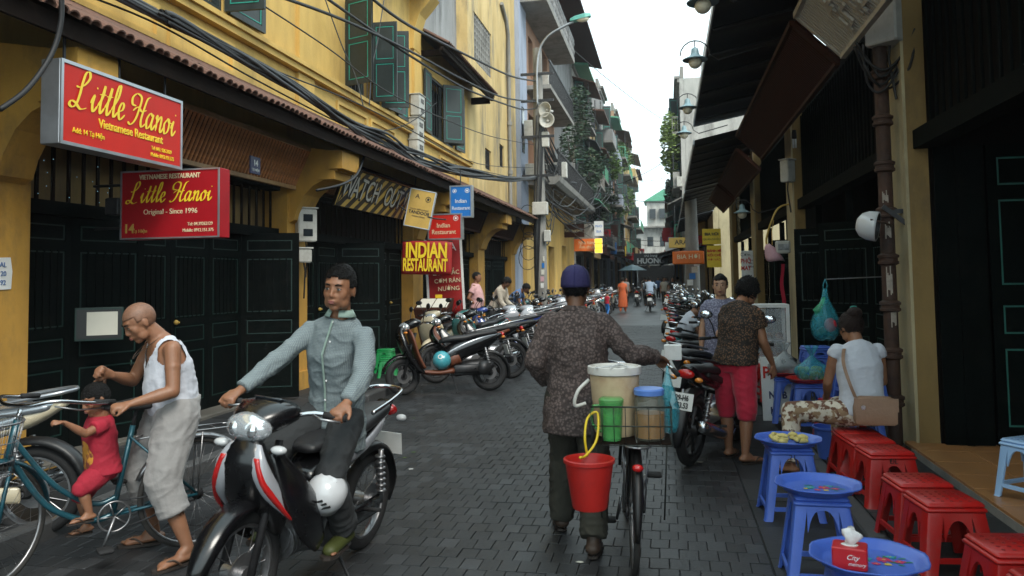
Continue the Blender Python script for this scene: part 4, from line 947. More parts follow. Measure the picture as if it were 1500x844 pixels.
s2 = sign('hanging_sign', 'dark red restaurant sign with yellow script sticking out below the larger red sign', (-4.435, 6.5, 2.33), 1.0, .63, .17, -pi/2, 'red_sign2', 'red_sign2',
     [('VIETNAMESE RESTAURANT', .0, .80, .062, 'cream_ink', dict(bold=.001, sx=.82)), ('Original - Since 1996', .02, -.22, .068, 'cream_ink', dict(sx=.95)), ('Tel: 04.39262129', .62, -.60, .042, 'cream_ink', dict(sx=.85)), ('Mobile: 0912.151.375', .58, -.78, .042, 'cream_ink', dict(sx=.85)), ('14', -.82, -.70, .115, 'gold', dict(bold=.003)), ('Tạ Hiện', -.60, -.77, .045, 'gold', {})],
     [('Little', -.46, .32, .092, 'yellow_ink', 0), ('Hanoi', .44, .32, .092, 'yellow_ink', 0)], fw_=.014)
b = B(); b.cyl((-.5, .08, .2), (-.85, .08, .2), .014, n=6); b.cyl((-.5, .08, -.2), (-.85, .08, -.2), .014, n=6); b.bev((-.62, .08, .0), (.14, .12, .16), .01); b.obj('wall_bracket', 'dark_metal', s2)
sign('number_plate', 'small blue house number plate reading 14 on the slatted panel', (-4.76, 8.62, 2.99), .24, .21, .012, 0, 'navy', 'navy', [('14', 0, .22, .10, 'white_ink', dict(bold=.002)), ('TẠ HIỆN', 0, -.55, .042, 'white_ink', {})], fw_=.006, cat='number plate')
# striped board
s3 = sign('striped_sign', 'black and gold diagonally striped sign board reading WATCH OUT', (-4.66, 12.42, 3.00), 3.05, .60, .05, 0, 'gold', 'dark_wood', [], fw_=.012, tilt=radians(20))
for k in range(-3, 10):
    x0 = -1.5+k*.34; b = B(); P = []
    for (x, z) in ((x0, -.29), (x0+.17, -.29), (x0+.17+.75, .29), (x0+.75, .29)): P.append((max(-1.5, min(1.5, x)), z))
    if P[0][0] < P[1][0] or P[3][0] < P[2][0]: b.prism(P, -.008, -.0045); b.obj('stripe', 'black_ink', s3)
for k, ch in enumerate('WATCH OUT!'):
    if ch == ' ': continue
    x = -1.27+k*.285; r_ = .08*sin(k*2.3); Mq = frame((x, -.012, .02), (cos(r_), 0, sin(r_)), (-sin(r_), 0, cos(r_)))
    text(ch, .50, 'black_ink', s3, Mq, bold=.024, sx=.85, ext=.001, name='letter'); Mq2 = frame((x, -.018, .02), (cos(r_), 0, sin(r_)), (-sin(r_), 0, cos(r_))); text(ch, .47, 'box_grey', s3, Mq2, bold=.0, sx=.85, ext=.001, name='letter_face')
s = sign('hanging_sign', 'gold sign board with small black letters hung beside the striped board', (-4.28, 13.5, 2.87), .46, .68, .2, -pi/2+radians(12), 'gold', 'box_grey',
     [('HALAL RESTAURANT', 0, -.05, .036, 'black_ink', {}), ('TANDOOR', 0, -.22, .075, 'black_ink', dict(bold=.002)), ('INDIAN FOOD', 0, -.42, .035, 'black_ink', {}), ('A', -.35, .62, .12, 'black_ink', {})], fw_=.014, discs=[(.5, .55, .05, 'black_ink')])
s.rotation_euler = (0, radians(12), radians(12))
b = B(); b.tube([(-.6, .1, .1), (-.2, .1, -.1), (.3, -.03, -.12), (.5, -.05, -.1)], .014, 6); b.obj('bracket', 'dark_metal', s)
s = sign('hanging_sign', 'blue box sign with white letters above the red one', (-3.87, 14.8, 3.11), .44, .62, .16, -pi/2, 'blue_sign', 'alu', [('Indian', 0, .02, .115, 'white_ink', dict(sx=.85)), ('Restaurant', 0, -.42, .10, 'white_ink', dict(sx=.82))], discs=[(.58, .66, .045, 'white_ink'), (-.55, .66, .04, 'white_ink')])
s = sign('hanging_sign', 'red box sign reading Indian Restaurant between blue sign and red banner', (-4.18, 14.75, 2.63), .68, .50, .16, -pi/2, 'red_sign', 'alu', [('Indian', -.08, .08, .125, 'cream_ink', dict(sx=.9)), ('Restaurant', -.06, -.42, .125, 'cream_ink', dict(sx=.88))], discs=[(.65, .62, .05, 'white_ink')])
b = B(); b.cyl((.3, .08, .25), (.3, .08, 1.1), .012, n=6); b.cyl((-.34, .08, .1), (-.85, .08, .1), .012, n=6); b.obj('bracket', 'dark_metal', s)
# cloth banner with slight sag, then the upright banner
def banner(name, label, c, w, h, face, lines, sag=.02, tiltz=0, border=None):
    t = thing(name, label, 'banner', c); t.rotation_euler = (0, tiltz, 0)
    b = B(); b.sheet(lambda u, v: ((u-.5)*w, sag*sin(5*u+2*v), (v-.5)*h), 16, 8); o = b.obj('cloth', face, t, 'all'); md = o.modifiers.new('thickness', 'SOLIDIFY'); md.thickness = .004
    if border:
        for x in (-w/2, w/2): b = B(); b.sheet(lambda u, v: (x+(u-.5)*.05, -.012+sag*sin(5*(x/w+.5)+2*v), (v-.5)*h), 1, 8); b.obj('border', border, t)
    for ln in lines: text(ln[0], ln[3], ln[4], t, frame((ln[1]*w/2, -sag-.012, ln[2]*h/2), (1, 0, 0), (0, 0, 1)), **(ln[5] if len(ln) > 5 else {}))
    b = B(); b.cyl((-w/2, .01, h/2), (w/2, .01, h/2), .008, n=6); b.obj('top_rod', 'dark_metal', t); return t
banner('banner', 'wide red banner with tall yellow letters reading INDIAN RESTAURANT', (-4.07, 13.2, 1.99), .90, .58, 'red_cloth_banner', [('INDIAN', 0, .40, .36, 'yellow_ink', dict(sx=.60, bold=.012)), ('RESTAURANT', -.04, -.46, .30, 'yellow_ink', dict(sx=.43, bold=.008))], tiltz=radians(2))
banner('banner', 'tall narrow red banner with white side border behind the menu stand', (-4.40, 15.5, 1.65), .74, 1.6, 'red_cloth_banner', [('A', .55, .75, .22, 'white_ink'), ('LẨU - LẮC', .1, .12, .12, 'cream_ink'), ('CƠM RÁN', .15, -.08, .12, 'cream_ink'), ('NƯỚNG', .2, -.28, .12, 'cream_ink')], border='white_paint', tiltz=radians(-3))
# menu stand
t = thing('menu_stand', 'red-brown menu stand holding open menu pages beside the yellow pillar', 'menu stand', (-4.45, 14.9, .1))
b = B(); b.add([(-.20, -.2, .25), (.20, -.2, .25), (.20, .2, .25), (-.20, .2, .25), (-.34, -.26, .95), (.34, -.26, .95), (.34, .22, 1.15), (-.34, .22, 1.15)], [(0,3,2,1),(4,5,6,7),(0,1,5,4),(1,2,6,5),(2,3,7,6),(3,0,4,7)]); b.obj('box', 'red_wood', t)
b = B(); b.cyl((0, 0, 0), (0, 0, .25), .05); b.bev((0, 0, .02), (.4, .4, .04), .01); b.obj('foot', 'dark_wood', t)
for x in (-.155, .155): b = B(); b.bev((x, -.02, 1.062), (.29, .40, .014), .003, Matrix.Rotation(radians(22.6), 3, 'X')); b.obj('menu_page', 'paper', t)
b = B(); b.bb((-.03, .18, 1.15), (.1, .22, 1.22)); b.obj('clip', 'yellow_sign', t)
# lit menu board on the first door, notices on the pillar, bracket hook
t = thing('menu_board', 'framed menu sheet on the dark door behind the bald man', 'menu board', (-5.05, 6.38, 1.25)); t.rotation_euler = (0, 0, radians(-55)+pi/2)
b = B(); b.bev((0, .02, 0), (.40, .03, .30), .006); b.obj('frame', 'dim_green', t); b = B(); b.bb((-.18, -.001, -.13), (.18, .004, .13)); b.obj('glass_front', 'black_plastic', t); b = B(); b.bb((-.10, -.006, -.10), (.15, -.002, .11)); b.obj('menu_sheet', 'paper', t)
t = thing('paper_notice', 'torn white paper notice pasted on the nearest yellow pillar', 'notice', (-5.095, 5.3, 1.7)); b = B()
b.prism([(-.14, -.13), (.13, -.12), (.14, .02), (.12, .13), (-.13, .12), (-.15, .0)], 0, .004, 'x'); b.obj('sheet', 'white_paint', t)
for k, s_ in enumerate(('Cà  AL', 'phở 20', '043 92')): text(s_, .055, 'blue_cloth', t, frame((.006, .0, .07-k*.07), (0, 1, 0), (0, 0, 1)))
# meter boxes
def meter(name, label, loc, d, rz=0, w2=True):
    t = thing(name, label, 'meter box', loc, rz, None); b = B(); b.bev((0, 0, 0), d, .015); b.obj('case', 'box_grey', t)
    b = B(); b.bev((0, 0, d[2]/2+.012), (d[0]+.03, d[1]+.03, .02), .005); b.obj('lid', 'box_grey', t)
    if w2:
        for k in (0, 1): b = B(); b.bev((d[0]/2+.002, 0, d[2]*(.22-.45*k)), (.012, d[1]*.5, d[2]*.22), .003); b.obj('meter_window', 'glass_dark', t)
    b = B(); b.tube([(0, 0, -d[2]/2), (0, .02, -d[2]/2-.12), (-.06, .03, -d[2]/2-.5)], .012, 6); b.obj('cable', 'cable', t); return t
meter('meter_box', 'grey two-window electricity meter on the yellow pillar behind the rider', (-4.98, 10.42, 2.40), (.16, .28, .46), -.7)
meter('meter_box', 'small square grey switch box below the pillar meter', (-4.98, 10.36, 1.97), (.12, .2, .19), -.7, False)
meter('meter_box', 'upper grey meter box on the wall between the shutters', (-4.88, 15.3, 5.12), (.2, .36, .42))
meter('meter_box', 'middle grey meter box with windows crossed by the cable bundle', (-4.88, 15.2, 4.62), (.2, .42, .42))
meter('meter_box', 'lowest grey meter box just above the eaves tiles', (-4.88, 15.2, 4.16), (.2, .42, .46))
meter('meter_box', 'grey meter box high on the near right pillar with drooping black cables', (2.0, 7.55, 3.85), (.3, .3, .42), pi*.75)
meter('meter_box', 'pale meter box on the second cream pillar under the brown panel', (1.97, 13.6, 3.3), (.16, .2, .36), pi*.75)
# number plate and other small boards on the right
sign('lettered_board', 'white menu board with red and teal letters on the third cream pillar', (1.84, 19.4, 1.86), .27, .66, .02, -pi/2, 'white_paint', 'white_paint', [('Cơm', -.3, .72, .11, 'dim_green', {}), ('PHỞ', -.25, .25, .15, 'red_sign', dict(bold=.004, sx=.8)), ('MAY', -.25, -.25, .14, 'red_sign', dict(bold=.004, sx=.8)), ('Gà\nBò\nXào', .6, .1, .075, 'dim_green', {})], fw_=.012)
sign('lettered_board', 'yellow signboard with dark letters, upper of two on the right', (1.13, 21, 2.62), .46, .40, .03, -pi/2, 'yellow_sign', 'yellow_sign', [('BIA HƠI', 0, .3, .10, 'black_ink', dict(bold=.004)), ('QUÁN NHẬU', 0, -.35, .07, 'black_ink', {})], fw_=.008)
sign('lettered_board', 'yellow cloth board with red letters, lower of two on the right', (1.18, 21, 2.11), .36, .56, .03, -pi/2, 'yellow_sign', 'yellow_sign', [('BÁNH MÌ', 0, .5, .085, 'red_sign', dict(bold=.004)), ('XÔI CHÈ', 0, .1, .085, 'red_sign', dict(bold=.003)), ('MỜI VÀO', 0, -.3, .08, 'red_sign', {})], fw_=.006)
banner('banner', 'low red banner with pale letters tied around the dark pole on the right', (.70, 27.6, 2.25), 1.05, .45, 'orange_sign', [('BIA HƠI', 0, .1, .22, 'cream_ink')])
sign('hanging_sign', 'orange sign board with pale letters beside the lit yellow one', (-3.95, 40, 3.27), 1.3, .62, .12, -pi/2, 'orange_sign', 'orange_sign', [('Nhà hàng', 0, .35, .22, 'cream_ink', {}), ('Ẩm thực', 0, -.35, .22, 'cream_ink', {})], fw_=.012)
t = sign('lit_sign', 'glowing yellow stacked sign beside the orange board', (-3.33, 39.6, 3.2), .42, .76, .14, -pi/2, 'yellow_lit', 'dark_metal', [], fw_=.03)
for z in (-.12, .12): b = B(); b.bb((-.2, -.016, z-.015), (.2, -.004, z+.015)); b.obj('divider', 'dark_metal', t)
sign('hanging_sign', 'brown sign board above the orange one', (-4.5, 39, 3.95), 1.05, .66, .12, -pi/2, 'red_wood', 'red_wood', [('Restaurant', 0, 0, .2, 'cream_ink', {})], fw_=.012)
sign('hanging_sign', 'pale grey sign above the lit yellow sign', (-3.5, 42, 4.2), .5, .8, .1, -pi/2, 'white_paint', 'alu', [('PHO', 0, .3, .18, 'blue_sign', {}), ('BIA', 0, -.4, .18, 'blue_sign', {})], fw_=.012)
t = sign('dark_sign', 'dark overhead sign with white letters reading HUONG far down the street', (-1.25, 62, 3.0), 2.6, .9, .1, -pi/2, 'black_plastic', 'black_plastic', [('HUONG', 0, -.35, .55, 'white_ink', dict(bold=.02)), ('nhà hàng', 0, .55, .28, 'white_ink', {})], fw_=.012)
b = B(); b.cyl((-3.6, .05, .4), (3.3, .05, .4), .03, n=6); b.obj('support_wire', 'dark_metal', t)
t = sign('awning_sign', 'yellow awning front with dark letters on the far right', (.55, 32, 2.95), .95, .40, .5, -pi/2, 'gold', 'gold', [('ARA', 0, 0, .26, 'black_ink', dict(bold=.005))], fw_=.01)

# ============================================================ POLE, LAMPS, CABLES
t = thing('utility_pole', 'tall concrete utility pole on the left pavement wrapped in cables', 'pole', (-4.1, 26, .1))
b = B(); b.tube([(0, 0, 0), (0, 0, 9.2)], [.22, .15], 12); b.obj('shaft', 'concrete', t, 40)
b = B(); b.bev((.05, -.25, 3.8), (.5, .3, .42), .02); b.obj('terminal_box', 'box_grey', t)
b = B(); b.bev((.26, -.2, 2.9), (.22, .18, .38), .02); b.obj('fuse_box', 'box_grey', t)
b = B(); b.bev((.24, -.1, 6.1), (.24, .2, .5), .02); b.obj('upper_box', 'box_grey', t)
for z in (4.9, 6.2, 7.4, 8.3): b = B(); b.box((0, -.17, z), (1.1, .08, .08)); b.obj('crossarm', 'dark_metal', t)
rr = random.Random(11)
for k in range(9): b = B(); a = rr.uniform(0, 6.3); b.tube(catmull([(.2*cos(a+i*.25), .2*sin(a+i*.25)-.02, .6+i*.9) for i in range(8)], 3), rr.uniform(.012, .025), 5); b.obj('riser_cable', rr.choice(['cable', 'cable_grey']), t, 'all')
for k in range(6): b = B(); c = Vector((-.35-.12*rr.random(), -.1, 2.2+k*.28)); r_ = rr.uniform(.18, .34); b.tube([c+Vector((r_*cos(i*pi/8), .05*sin(i), r_*1.3*sin(i*pi/8))) for i in range(16)], .012, 5, closed=True, cap=False); b.obj('cable_loop', 'cable', t, 'all')
for k in range(5): b = B(); b.bb((-.02+.03*k, -.205, 1.2+k*.22), (.12+.01*k, -.20, 1.36+k*.22)); b.obj('sticker', ['white_paint', 'pink_bonnet', 'paper', 'blue_sign', 'paper'][k], t)
t = thing('street_lamp', 'green-headed street lamp on a curved arm high on the utility pole', 'street lamp', (-4.1, 26, 7.6))
b = B(); b.tube(catmull([(.0, -.2, -.3), (.0, -.2, .9), (.1, -.2, 1.6), (.42, -.2, 2.05), (.95, -.2, 2.33), (1.25, -.2, 2.45)], 6), .045, 8); b.obj('arm', 'steel', t, 'all')
b = B(); b.rings([[(1.15+x, -.2+y*w, 2.5+z*h+x*.18) for (y, z) in ((-1, -.4), (-.8, .5), (0, 1), (.8, .5), (1, -.4))] for (x, w, h) in ((0, .09, .08), (.15, .14, .13), (.5, .16, .14), (.68, .10, .08))]); b.obj('head', 'teal_lamp', t)
b = B(); b.ell((1.56, -.2, 2.52), (.22, .13, .09)); b.obj('lens', 'lamp_globe', t, 'all')
for i, (z, a) in enumerate(((-0, -.5), (-.35, -.1))):
    t = thing('loudspeaker', ['upper grey horn loudspeaker on the utility pole', 'lower grey horn loudspeaker on the utility pole'][i], 'loudspeaker', (-3.75, 25.8, 7.15+z)); t.rotation_euler = (0, 0, a)
    b = B(); b.lathe([(.04, .25), (.05, .1), (.09, 0), (.16, -.1), (.25, -.16), (.26, -.18), (.23, -.17), (.14, -.08), (.06, .0)], n=20, ax='y', cap=False); b.obj('horn', 'box_grey', t, 'all')
    b = B(); b.ell((0, -.02, 0), (.05, .07, .05)); b.obj('driver', 'lid_white', t, 'all'); b = B(); b.tube([(0, .2, 0), (-.3, .2, 0)], .02, 6); b.obj('bracket', 'dark_metal', t)
# bell lamps along the right eaves
def bell_lamp(loc, label, sc=1.):
    t = thing('bell_lamp', label, 'wall lamp', loc, 0, 'bell lamps along the right eaves'); t.scale = (sc,)*3
    b = B(); b.tube([(.30, 0, -.05)]+[(.0+.19*cos(a), 0, .03+.19*sin(a)) for a in [i*pi/8 for i in range(0, 9)]], .009, 6); b.tube([(.30, 0, -.05), (.9, 0, .1)], .012, 6); b.cyl((0, 0, .22), (0, 0, .12), .008, n=6); b.obj('arm', 'dark_metal', t)
    b = B(); b.lathe([(.005, .14), (.045, .11), (.05, .06), (.065, .02), (.165, -.03), (.16, -.04), (.05, -.02), (.005, -.02)], n=20); b.obj('shade', 'lamp_shade', t, 50)
    b = B(); b.ell((0, 0, -.07), (.085, .085, .08)); b.obj('globe', 'lamp_globe', t, 'all')
for i, (y, z) in enumerate(((8.2, 4.42), (10.5, 4.45), (14.3, 4.62), (17.2, 4.68))): bell_lamp((.42, y, z), '%s bell-shaped lamp hanging outside the right awning edge, counted from the camera' % ('nearest', 'second', 'third', 'fourth', 'fifth', 'sixth')[i])
t = bell_lamp((1.45, 16.0, 2.86), 'bell-shaped lamp hanging under the second brown panel over the door')
# cables
CB = {
'bundle': [(-4.75, 5.98, 4.19), (-4.69, 6.86, 4.18), (-4.63, 8.01, 4.13), (-4.57, 9.03, 4.08), (-4.51, 10.57, 3.91), (-4.44, 12.06, 3.84), (-4.38, 14.05, 3.81), (-4.32, 16.85, 3.97), (-4.26, 21.07, 4.33), (-4.2, 26.0, 4.95)],
'c1': [(-4.5, 8.23, 4.95), (-4.43, 10.4, 5.3), (-4.36, 13.23, 5.64), (-4.29, 16.81, 5.99), (-4.22, 20.83, 6.5), (-4.15, 26.0, 7.5)],
'c2': [(-4.4, 11.1, 5.97), (-4.34, 13.17, 6.07), (-4.28, 17.94, 6.75), (-4.21, 22.01, 7.37), (-4.15, 26.0, 8.2)],
'c3': [(-4.5, 9.66, 5.47), (-4.43, 12.51, 5.56), (-4.36, 15.41, 5.73), (-4.29, 17.96, 5.96), (-4.22, 23.4, 6.72), (-4.15, 26.0, 7.3)],
'c4': [(-4.6, 8.11, 4.86), (-4.52, 10.14, 4.82), (-4.44, 12.06, 4.7), (-4.36, 14.9, 4.82), (-4.28, 19.5, 5.21), (-4.2, 26.0, 6.05)],
'c5': [(-4.8, 6.31, 4.19), (-4.72, 7.49, 4.14), (-4.63, 9.16, 4.2), (-4.55, 11.19, 4.29), (-4.47, 13.52, 4.3), (-4.38, 18.41, 4.37), (-4.3, 26.0, 5.3)],
'c6': [(-4.85, 5.86, 4.09), (-4.76, 6.86, 4.1), (-4.67, 8.55, 3.97), (-4.58, 11.26, 3.89), (-4.49, 15.31, 4.01), (-4.4, 23.86, 4.67)],
'c7': [(-4.2, 4.36, 2.74), (-4.17, 4.55, 2.92), (-4.15, 4.73, 3.2), (-4.12, 4.78, 3.45), (-4.1, 4.75, 3.69)],
'c8': [(-4.9, 10.87, 5.83), (-4.8, 11.27, 5.22), (-4.7, 11.56, 4.81), (-4.6, 11.64, 4.34)],
'c9': [(-4.85, 13.31, 6.68), (-4.8, 12.82, 5.73), (-4.75, 12.42, 5.15), (-4.7, 12.16, 4.46)],
'c10': [(-4.7, 10.49, 3.81), (-4.7, 11.55, 3.95), (-4.7, 12.76, 4.15), (-4.7, 14.23, 4.57), (-4.7, 16.07, 5.36)],
'c11': [(-4.6, 12.0, 3.98), (-4.42, 11.28, 3.55), (-4.22, 10.44, 3.1), (-4.12, 9.67, 2.86), (-4.3, 9.3, 2.75)]}
def cable(pts, r, mat, label='black cable strung along the street', group='overhead cables', n=6, k=6):
    c = Vector(pts[0]); b = B(); P = catmull([Vector(p)-c for p in pts], k); b.tube(P, r, n)
    o = b.obj('overhead_cable', mat, None, 'all', loc=c); tag(o, label, 'cable', group); return o
LBC = {'c1': 'cable crossing the upper shutters to the pole top', 'c2': 'highest cable slanting down past the attic to the pole', 'c3': 'cable crossing in front of the third window', 'c4': 'thin cable below the shutters running to the pole', 'c5': 'thin cable along the cornice', 'c6': 'thin cable hanging over the parapet panels', 'c7': 'black cable curving over the nearest bracket', 'c8': 'short cable hanging down across the first shutters', 'c9': 'short cable hanging down across the middle shutters', 'c10': 'slack cable rising towards the third window', 'c11': 'bent cable running down onto the striped sign'}
for k_, v in CB.items():
    if k_ != 'bundle': cable(v, {'c1': .022, 'c2': .026, 'c3': .022, 'c7': .018, 'c11': .018}.get(k_, .010), 'cable' if k_ not in ('c8', 'c9') else 'cable_grey', LBC[k_], None)
for k in range(13):
    pts = []
    for i, p in enumerate(CB['bundle']):
        sp = .05+.05*(abs(i-6) < 2); pts.append((p[0]+rr.uniform(-sp, sp), p[1]+rr.uniform(-.2, .2), p[2]+rr.uniform(-sp, sp)*1.2))
    cable([(p0x-.0, -3+6*q, 4.35-.02*q) for q, p0x in enumerate((-4.7,))]+pts, rr.uniform(.012, .028), rr.choice(['cable', 'cable', 'cable_grey']), 'black cable of the thick bundle sagging along the yellow parapet', 'cables of the thick bundle')
for k in range(36):   # tangle beyond the pole
    y1 = rr.uniform(33, 62); z0 = rr.uniform(4.4, 7.2); z1 = rr.uniform(4.0, 7.0); x1 = rr.uniform(-4.2, -3.4); sag = rr.uniform(.3, 1.3)
    pts = [(-4.1+(x1+4.1)*u+rr.uniform(-.05, .05), 26+(y1-26)*u, z0+(z1-z0)*u-sag*4*u*(1-u)+rr.uniform(-.1, .1)) for u in (0, .15, .35, .5, .65, .85, 1)]
    cable(pts, rr.uniform(.012, .03), rr.choice(['cable', 'cable_grey']), 'dark cable in the tangle beyond the utility pole', 'tangled cables beyond the pole', 5, 4)
for k in range(12):   # loops hanging from the pole crossarms
    y1 = rr.uniform(26.5, 31); z0 = rr.uniform(4.6, 8.0); x1 = rr.uniform(-4.6, -3.2); sag = rr.uniform(.6, 1.6)
    pts = [(-4.1+(x1+4.1)*u, 25.9+(y1-26)*u, z0-.8*u-sag*4*u*(1-u)+rr.uniform(-.1, .1)) for u in (0, .2, .4, .6, .8, 1)]
    cable(pts, rr.uniform(.01, .022), 'cable', 'slack cable loop hanging off the pole', 'slack loops at the utility pole', 5, 4)
for i, (a, c, sg) in enumerate((((-4.2, 60, 9.0), (2.0, 66, 10.5), .6), ((-4.3, 40, 6.3), (2.0, 46, 6.0), .5), ((-4.3, 52, 7.5), (1.2, 49, 9.5), .5), ((-4, 70, 5.0), (2, 66, 4.4), .5), ((-4.3, 34, 12), (2.0, 70, 14), .4), ((-4.2, 47, 4.3), (1.9, 50, 3.9), .3))):
    A, Cc = Vector(a), Vector(c); cable([A.lerp(Cc, u)-Vector((0, 0, sg*4*u*(1-u))) for u in (0, .2, .4, .6, .8, 1)], .02, 'cable', '%s wire crossing the street against the sky, counted upward' % ('fourth', 'second', 'third', 'lowest', 'highest', 'first')[i], None)
for k in range(5):
    pts = [(1.7+rr.uniform(-.05, .05), 7.5+rr.uniform(-.1, .1), 3.65-.3*sin(pi*u)*(1+k*.15)+.1*u+rr.uniform(-.03, .03)) for u in (0, .25, .5, .75, 1)]
    pts = [(p[0]+.5*u, p[1], p[2]) for p, u in zip(pts, (0, .25, .5, .75, 1))]
    cable(pts, .012, 'cable', 'black cable drooping under the meter box on the near right pillar', 'drooping cables at the right pillar', 5, 4)
cable([(1.95, 13.45, 2.75), (1.75, 13.4, 2.65), (1.58, 13.4, 2.2), (1.62, 13.4, 2.0)], .016, 'gold', 'bent brown rod arching out from the second cream pillar', None)
# rusty drainpipe
t = thing('drainpipe', 'rusty brown cast iron drainpipe with collar rings beside the near cream pillar', 'drainpipe', (1.93, 7.6, .08))
for k in range(9):
    b = B(); z = .02+k*.415; b.lathe([(.062, z), (.062, z+.36)], n=14); b.obj('pipe_length', 'rust', t, 40)
    b = B(); b.lathe([(.064, z+.33), (.088, z+.345), (.088, z+.365), (.078, z+.37), (.078, z+.395), (.090, z+.40), (.090, z+.42), (.064, z+.435)], n=14, cap=True); b.obj('collar', 'rust', t, 40)
b = B()
for (z, h, a0) in ((1.9, .14, -2.0), (1.45, .26, -2.1), (1.15, .2, -1.7), (2.2, .1, -2.2)):
    for k in range(5): a = a0+k*.16+.0; b.box((.0632*cos(a), .0632*sin(a), z+.03*sin(k*3)), (.002, .009, h*(.7+.3*cos(k*2))), Matrix.Rotation(a, 3, 'Z'))
b.obj('flaked_paint', 'flaked', t)['kind'] = 'stuff'
b = B(); b.bb((-.02, -.075, 2.05), (.16, -.065, 2.09)); b.box((.06, -.10, 2.02), (.30, .012, .04), Matrix.Rotation(radians(40), 3, 'Y')); b.box((.135, -.10, 1.95), (.02, .02, .42)); b.obj('wall_clamp', 'dark_metal', t)
t = thing('helmet', 'white motorcycle helmet hanging from a nail on the rusty drainpipe', 'helmet', (1.76, 7.42, 2.02)); t.rotation_euler = (0, radians(-80), radians(-22))
b = B(); b.lathe([(.002, .13), (.06, .12), (.105, .085), (.128, .03), (.132, -.03), (.13, -.05), (.12, -.05), (.12, -.02), (.1, .07), (.002, .11)], n=22, cap=False); b.obj('shell', 'helmet_white', t, 'all')
b = B(); b.lathe([(.118, -.05), (.115, 0), (.09, .06), (.002, .1)], n=18, cap=False); b.obj('lining', 'black_plastic', t, 'all')
b = B(); b.tube([(.0, .1, .08), (.05, .12, .0), (.04, .1, -.1), (.02, .0, -.16), (.04, -.1, -.1), (.05, -.12, 0)], .008, 6); b.obj('strap', 'leather_dark', t)
# energy saving bulb
t = thing('light_bulb', 'unlit white tube bulb hanging under the awning above the second door', 'light bulb', (2.0, 13.0, 3.75)); b = B(); b.lathe([(.03, .12), (.04, .0), (.03, -.02)], n=12); b.obj('socket', 'black_plastic', t); b = B()
for x in (-.018, .018): b.tube([(x, 0, 0), (x, 0, -.16)], .015, 8)
b.obj('tube', 'white_plastic', t, 'all')
t = thing('dark_pole', 'thick dark pole with stickers between parked motorbikes on the right', 'pole', (.85, 28.3, 0)); b = B(); b.tube([(0, 0, 0), (0, 0, 4.4)], [.26, .2], 12); b.obj('shaft', 'concrete', t, 40)
for k in range(4): b = B(); b.bb((-.2+.08*k, -.275, 1.3+.22*k), (.0+.08*k, -.262, 1.5+.22*k)); b.obj('sticker', ['white_paint', 'blue_sign', 'paper', 'white_paint'][k], t)
# ============================================================ STOOLS, TRAYS, STALL GOODS
def stool_meshes(h, top, base, mat):
    """moulded plastic stool: perforated top, four flared legs joined by arches and low rails"""
    out = {}; b = B(); t = top/2; b.bev((0, 0, h-.012), (top, top, .024), .012)
    b.bev((0, 0, h-.034), (top+.012, top+.012, .022), .008); out['top'] = b.mesh('seat_top', mat, 40)
    b = B()
    for i in range(5):
        for j in range(5): b.cyl((-t*.62+i*t*.31, -t*.62+j*t*.31, h), (-t*.62+i*t*.31, -t*.62+j*t*.31, h+.0015), .009, n=6)
    out['holes'] = b.mesh('hole_pattern', mat.replace('stool', 'hole'))
    b = B(); lw = .062 if 'red' not in mat else .080
    # one leg at corner (+,+): L section flaring outwards
    def sec(z):
        k = 1-z/(h-.04); o = t+(base-top)/2*k; w = lw*(1-.18*k); th = .014
        return [(o, o-w, z), (o, o-.02, z), (o-.006, o-.006, z), (o-.02, o, z), (o-w, o, z), (o-w, o-th, z), (o-.024, o-th, z), (o-th, o-.024, z), (o-th, o-w, z)]
    R_ = [sec(h-.03), sec((h-.04)*.6), sec((h-.04)*.25), sec(.006)]; Rb = [[(x+(.004 if x > 0 else 0), y+.004, .0) for (x, y, z) in sec(0)]]
    b.rings([r[::-1] for r in R_+Rb]); out['leg'] = b.mesh('leg', mat, 40)
    b = B()   # apron with arch between two legs on the +y side
    n = 12; o = t; V = []
    def edge(z): return t+(base-top)/2*(1-z/(h-.04))
    x0 = t-lw+.004; F_ = []
    for i in range(n+1):
        u = -1+2*i/n; x = u*x0; zl = h-.05-.11*(abs(u)**3.0)-.012 if 'red' not in mat else h-.082-.10*(abs(u)**2.4); e = edge(zl)
        for (y, z) in ((edge(h-.03)-.001, h-.03), (e-.001, zl), (e-.014, zl), (edge(h-.03)-.014, h-.03)): V.append((x, y, z))
    for i in range(n):
        for k in range(4): F_.append((4*i+k, 4*i+(k+1) % 4, 4*i+4+(k+1) % 4, 4*i+4+k))
    b.add(V, F_)
    out['arch'] = b.mesh('arch', mat, 40); b = B()
    z = .075; e = edge(z); b.bb((-(e-lw*.9), e-.016, z-.012), (e-lw*.9, e-.002, z+.014)); out['rail'] = b.mesh('rail', mat, 40)
    return out
MAT['red_hole'] = mt('red_hole', (.20, .006, .006), .6); MAT['blue_hole'] = mt('blue_hole', (.03, .07, .30), .6); MAT['pale_hole'] = mt('pale_hole', (.16, .27, .48), .6); MAT['green_hole'] = mt('green_hole', (.004, .08, .02), .6)
SM = {'red': stool_meshes(.35, .29, .38, 'red_stool'), 'blue': stool_meshes(.46, .27, .39, 'blue_stool'), 'pale': stool_meshes(.37, .27, .34, 'pale_stool'), 'green': stool_meshes(.30, .25, .32, 'green_stool'), 'bluelow': stool_meshes(.35, .29, .37, 'blue_stool')}
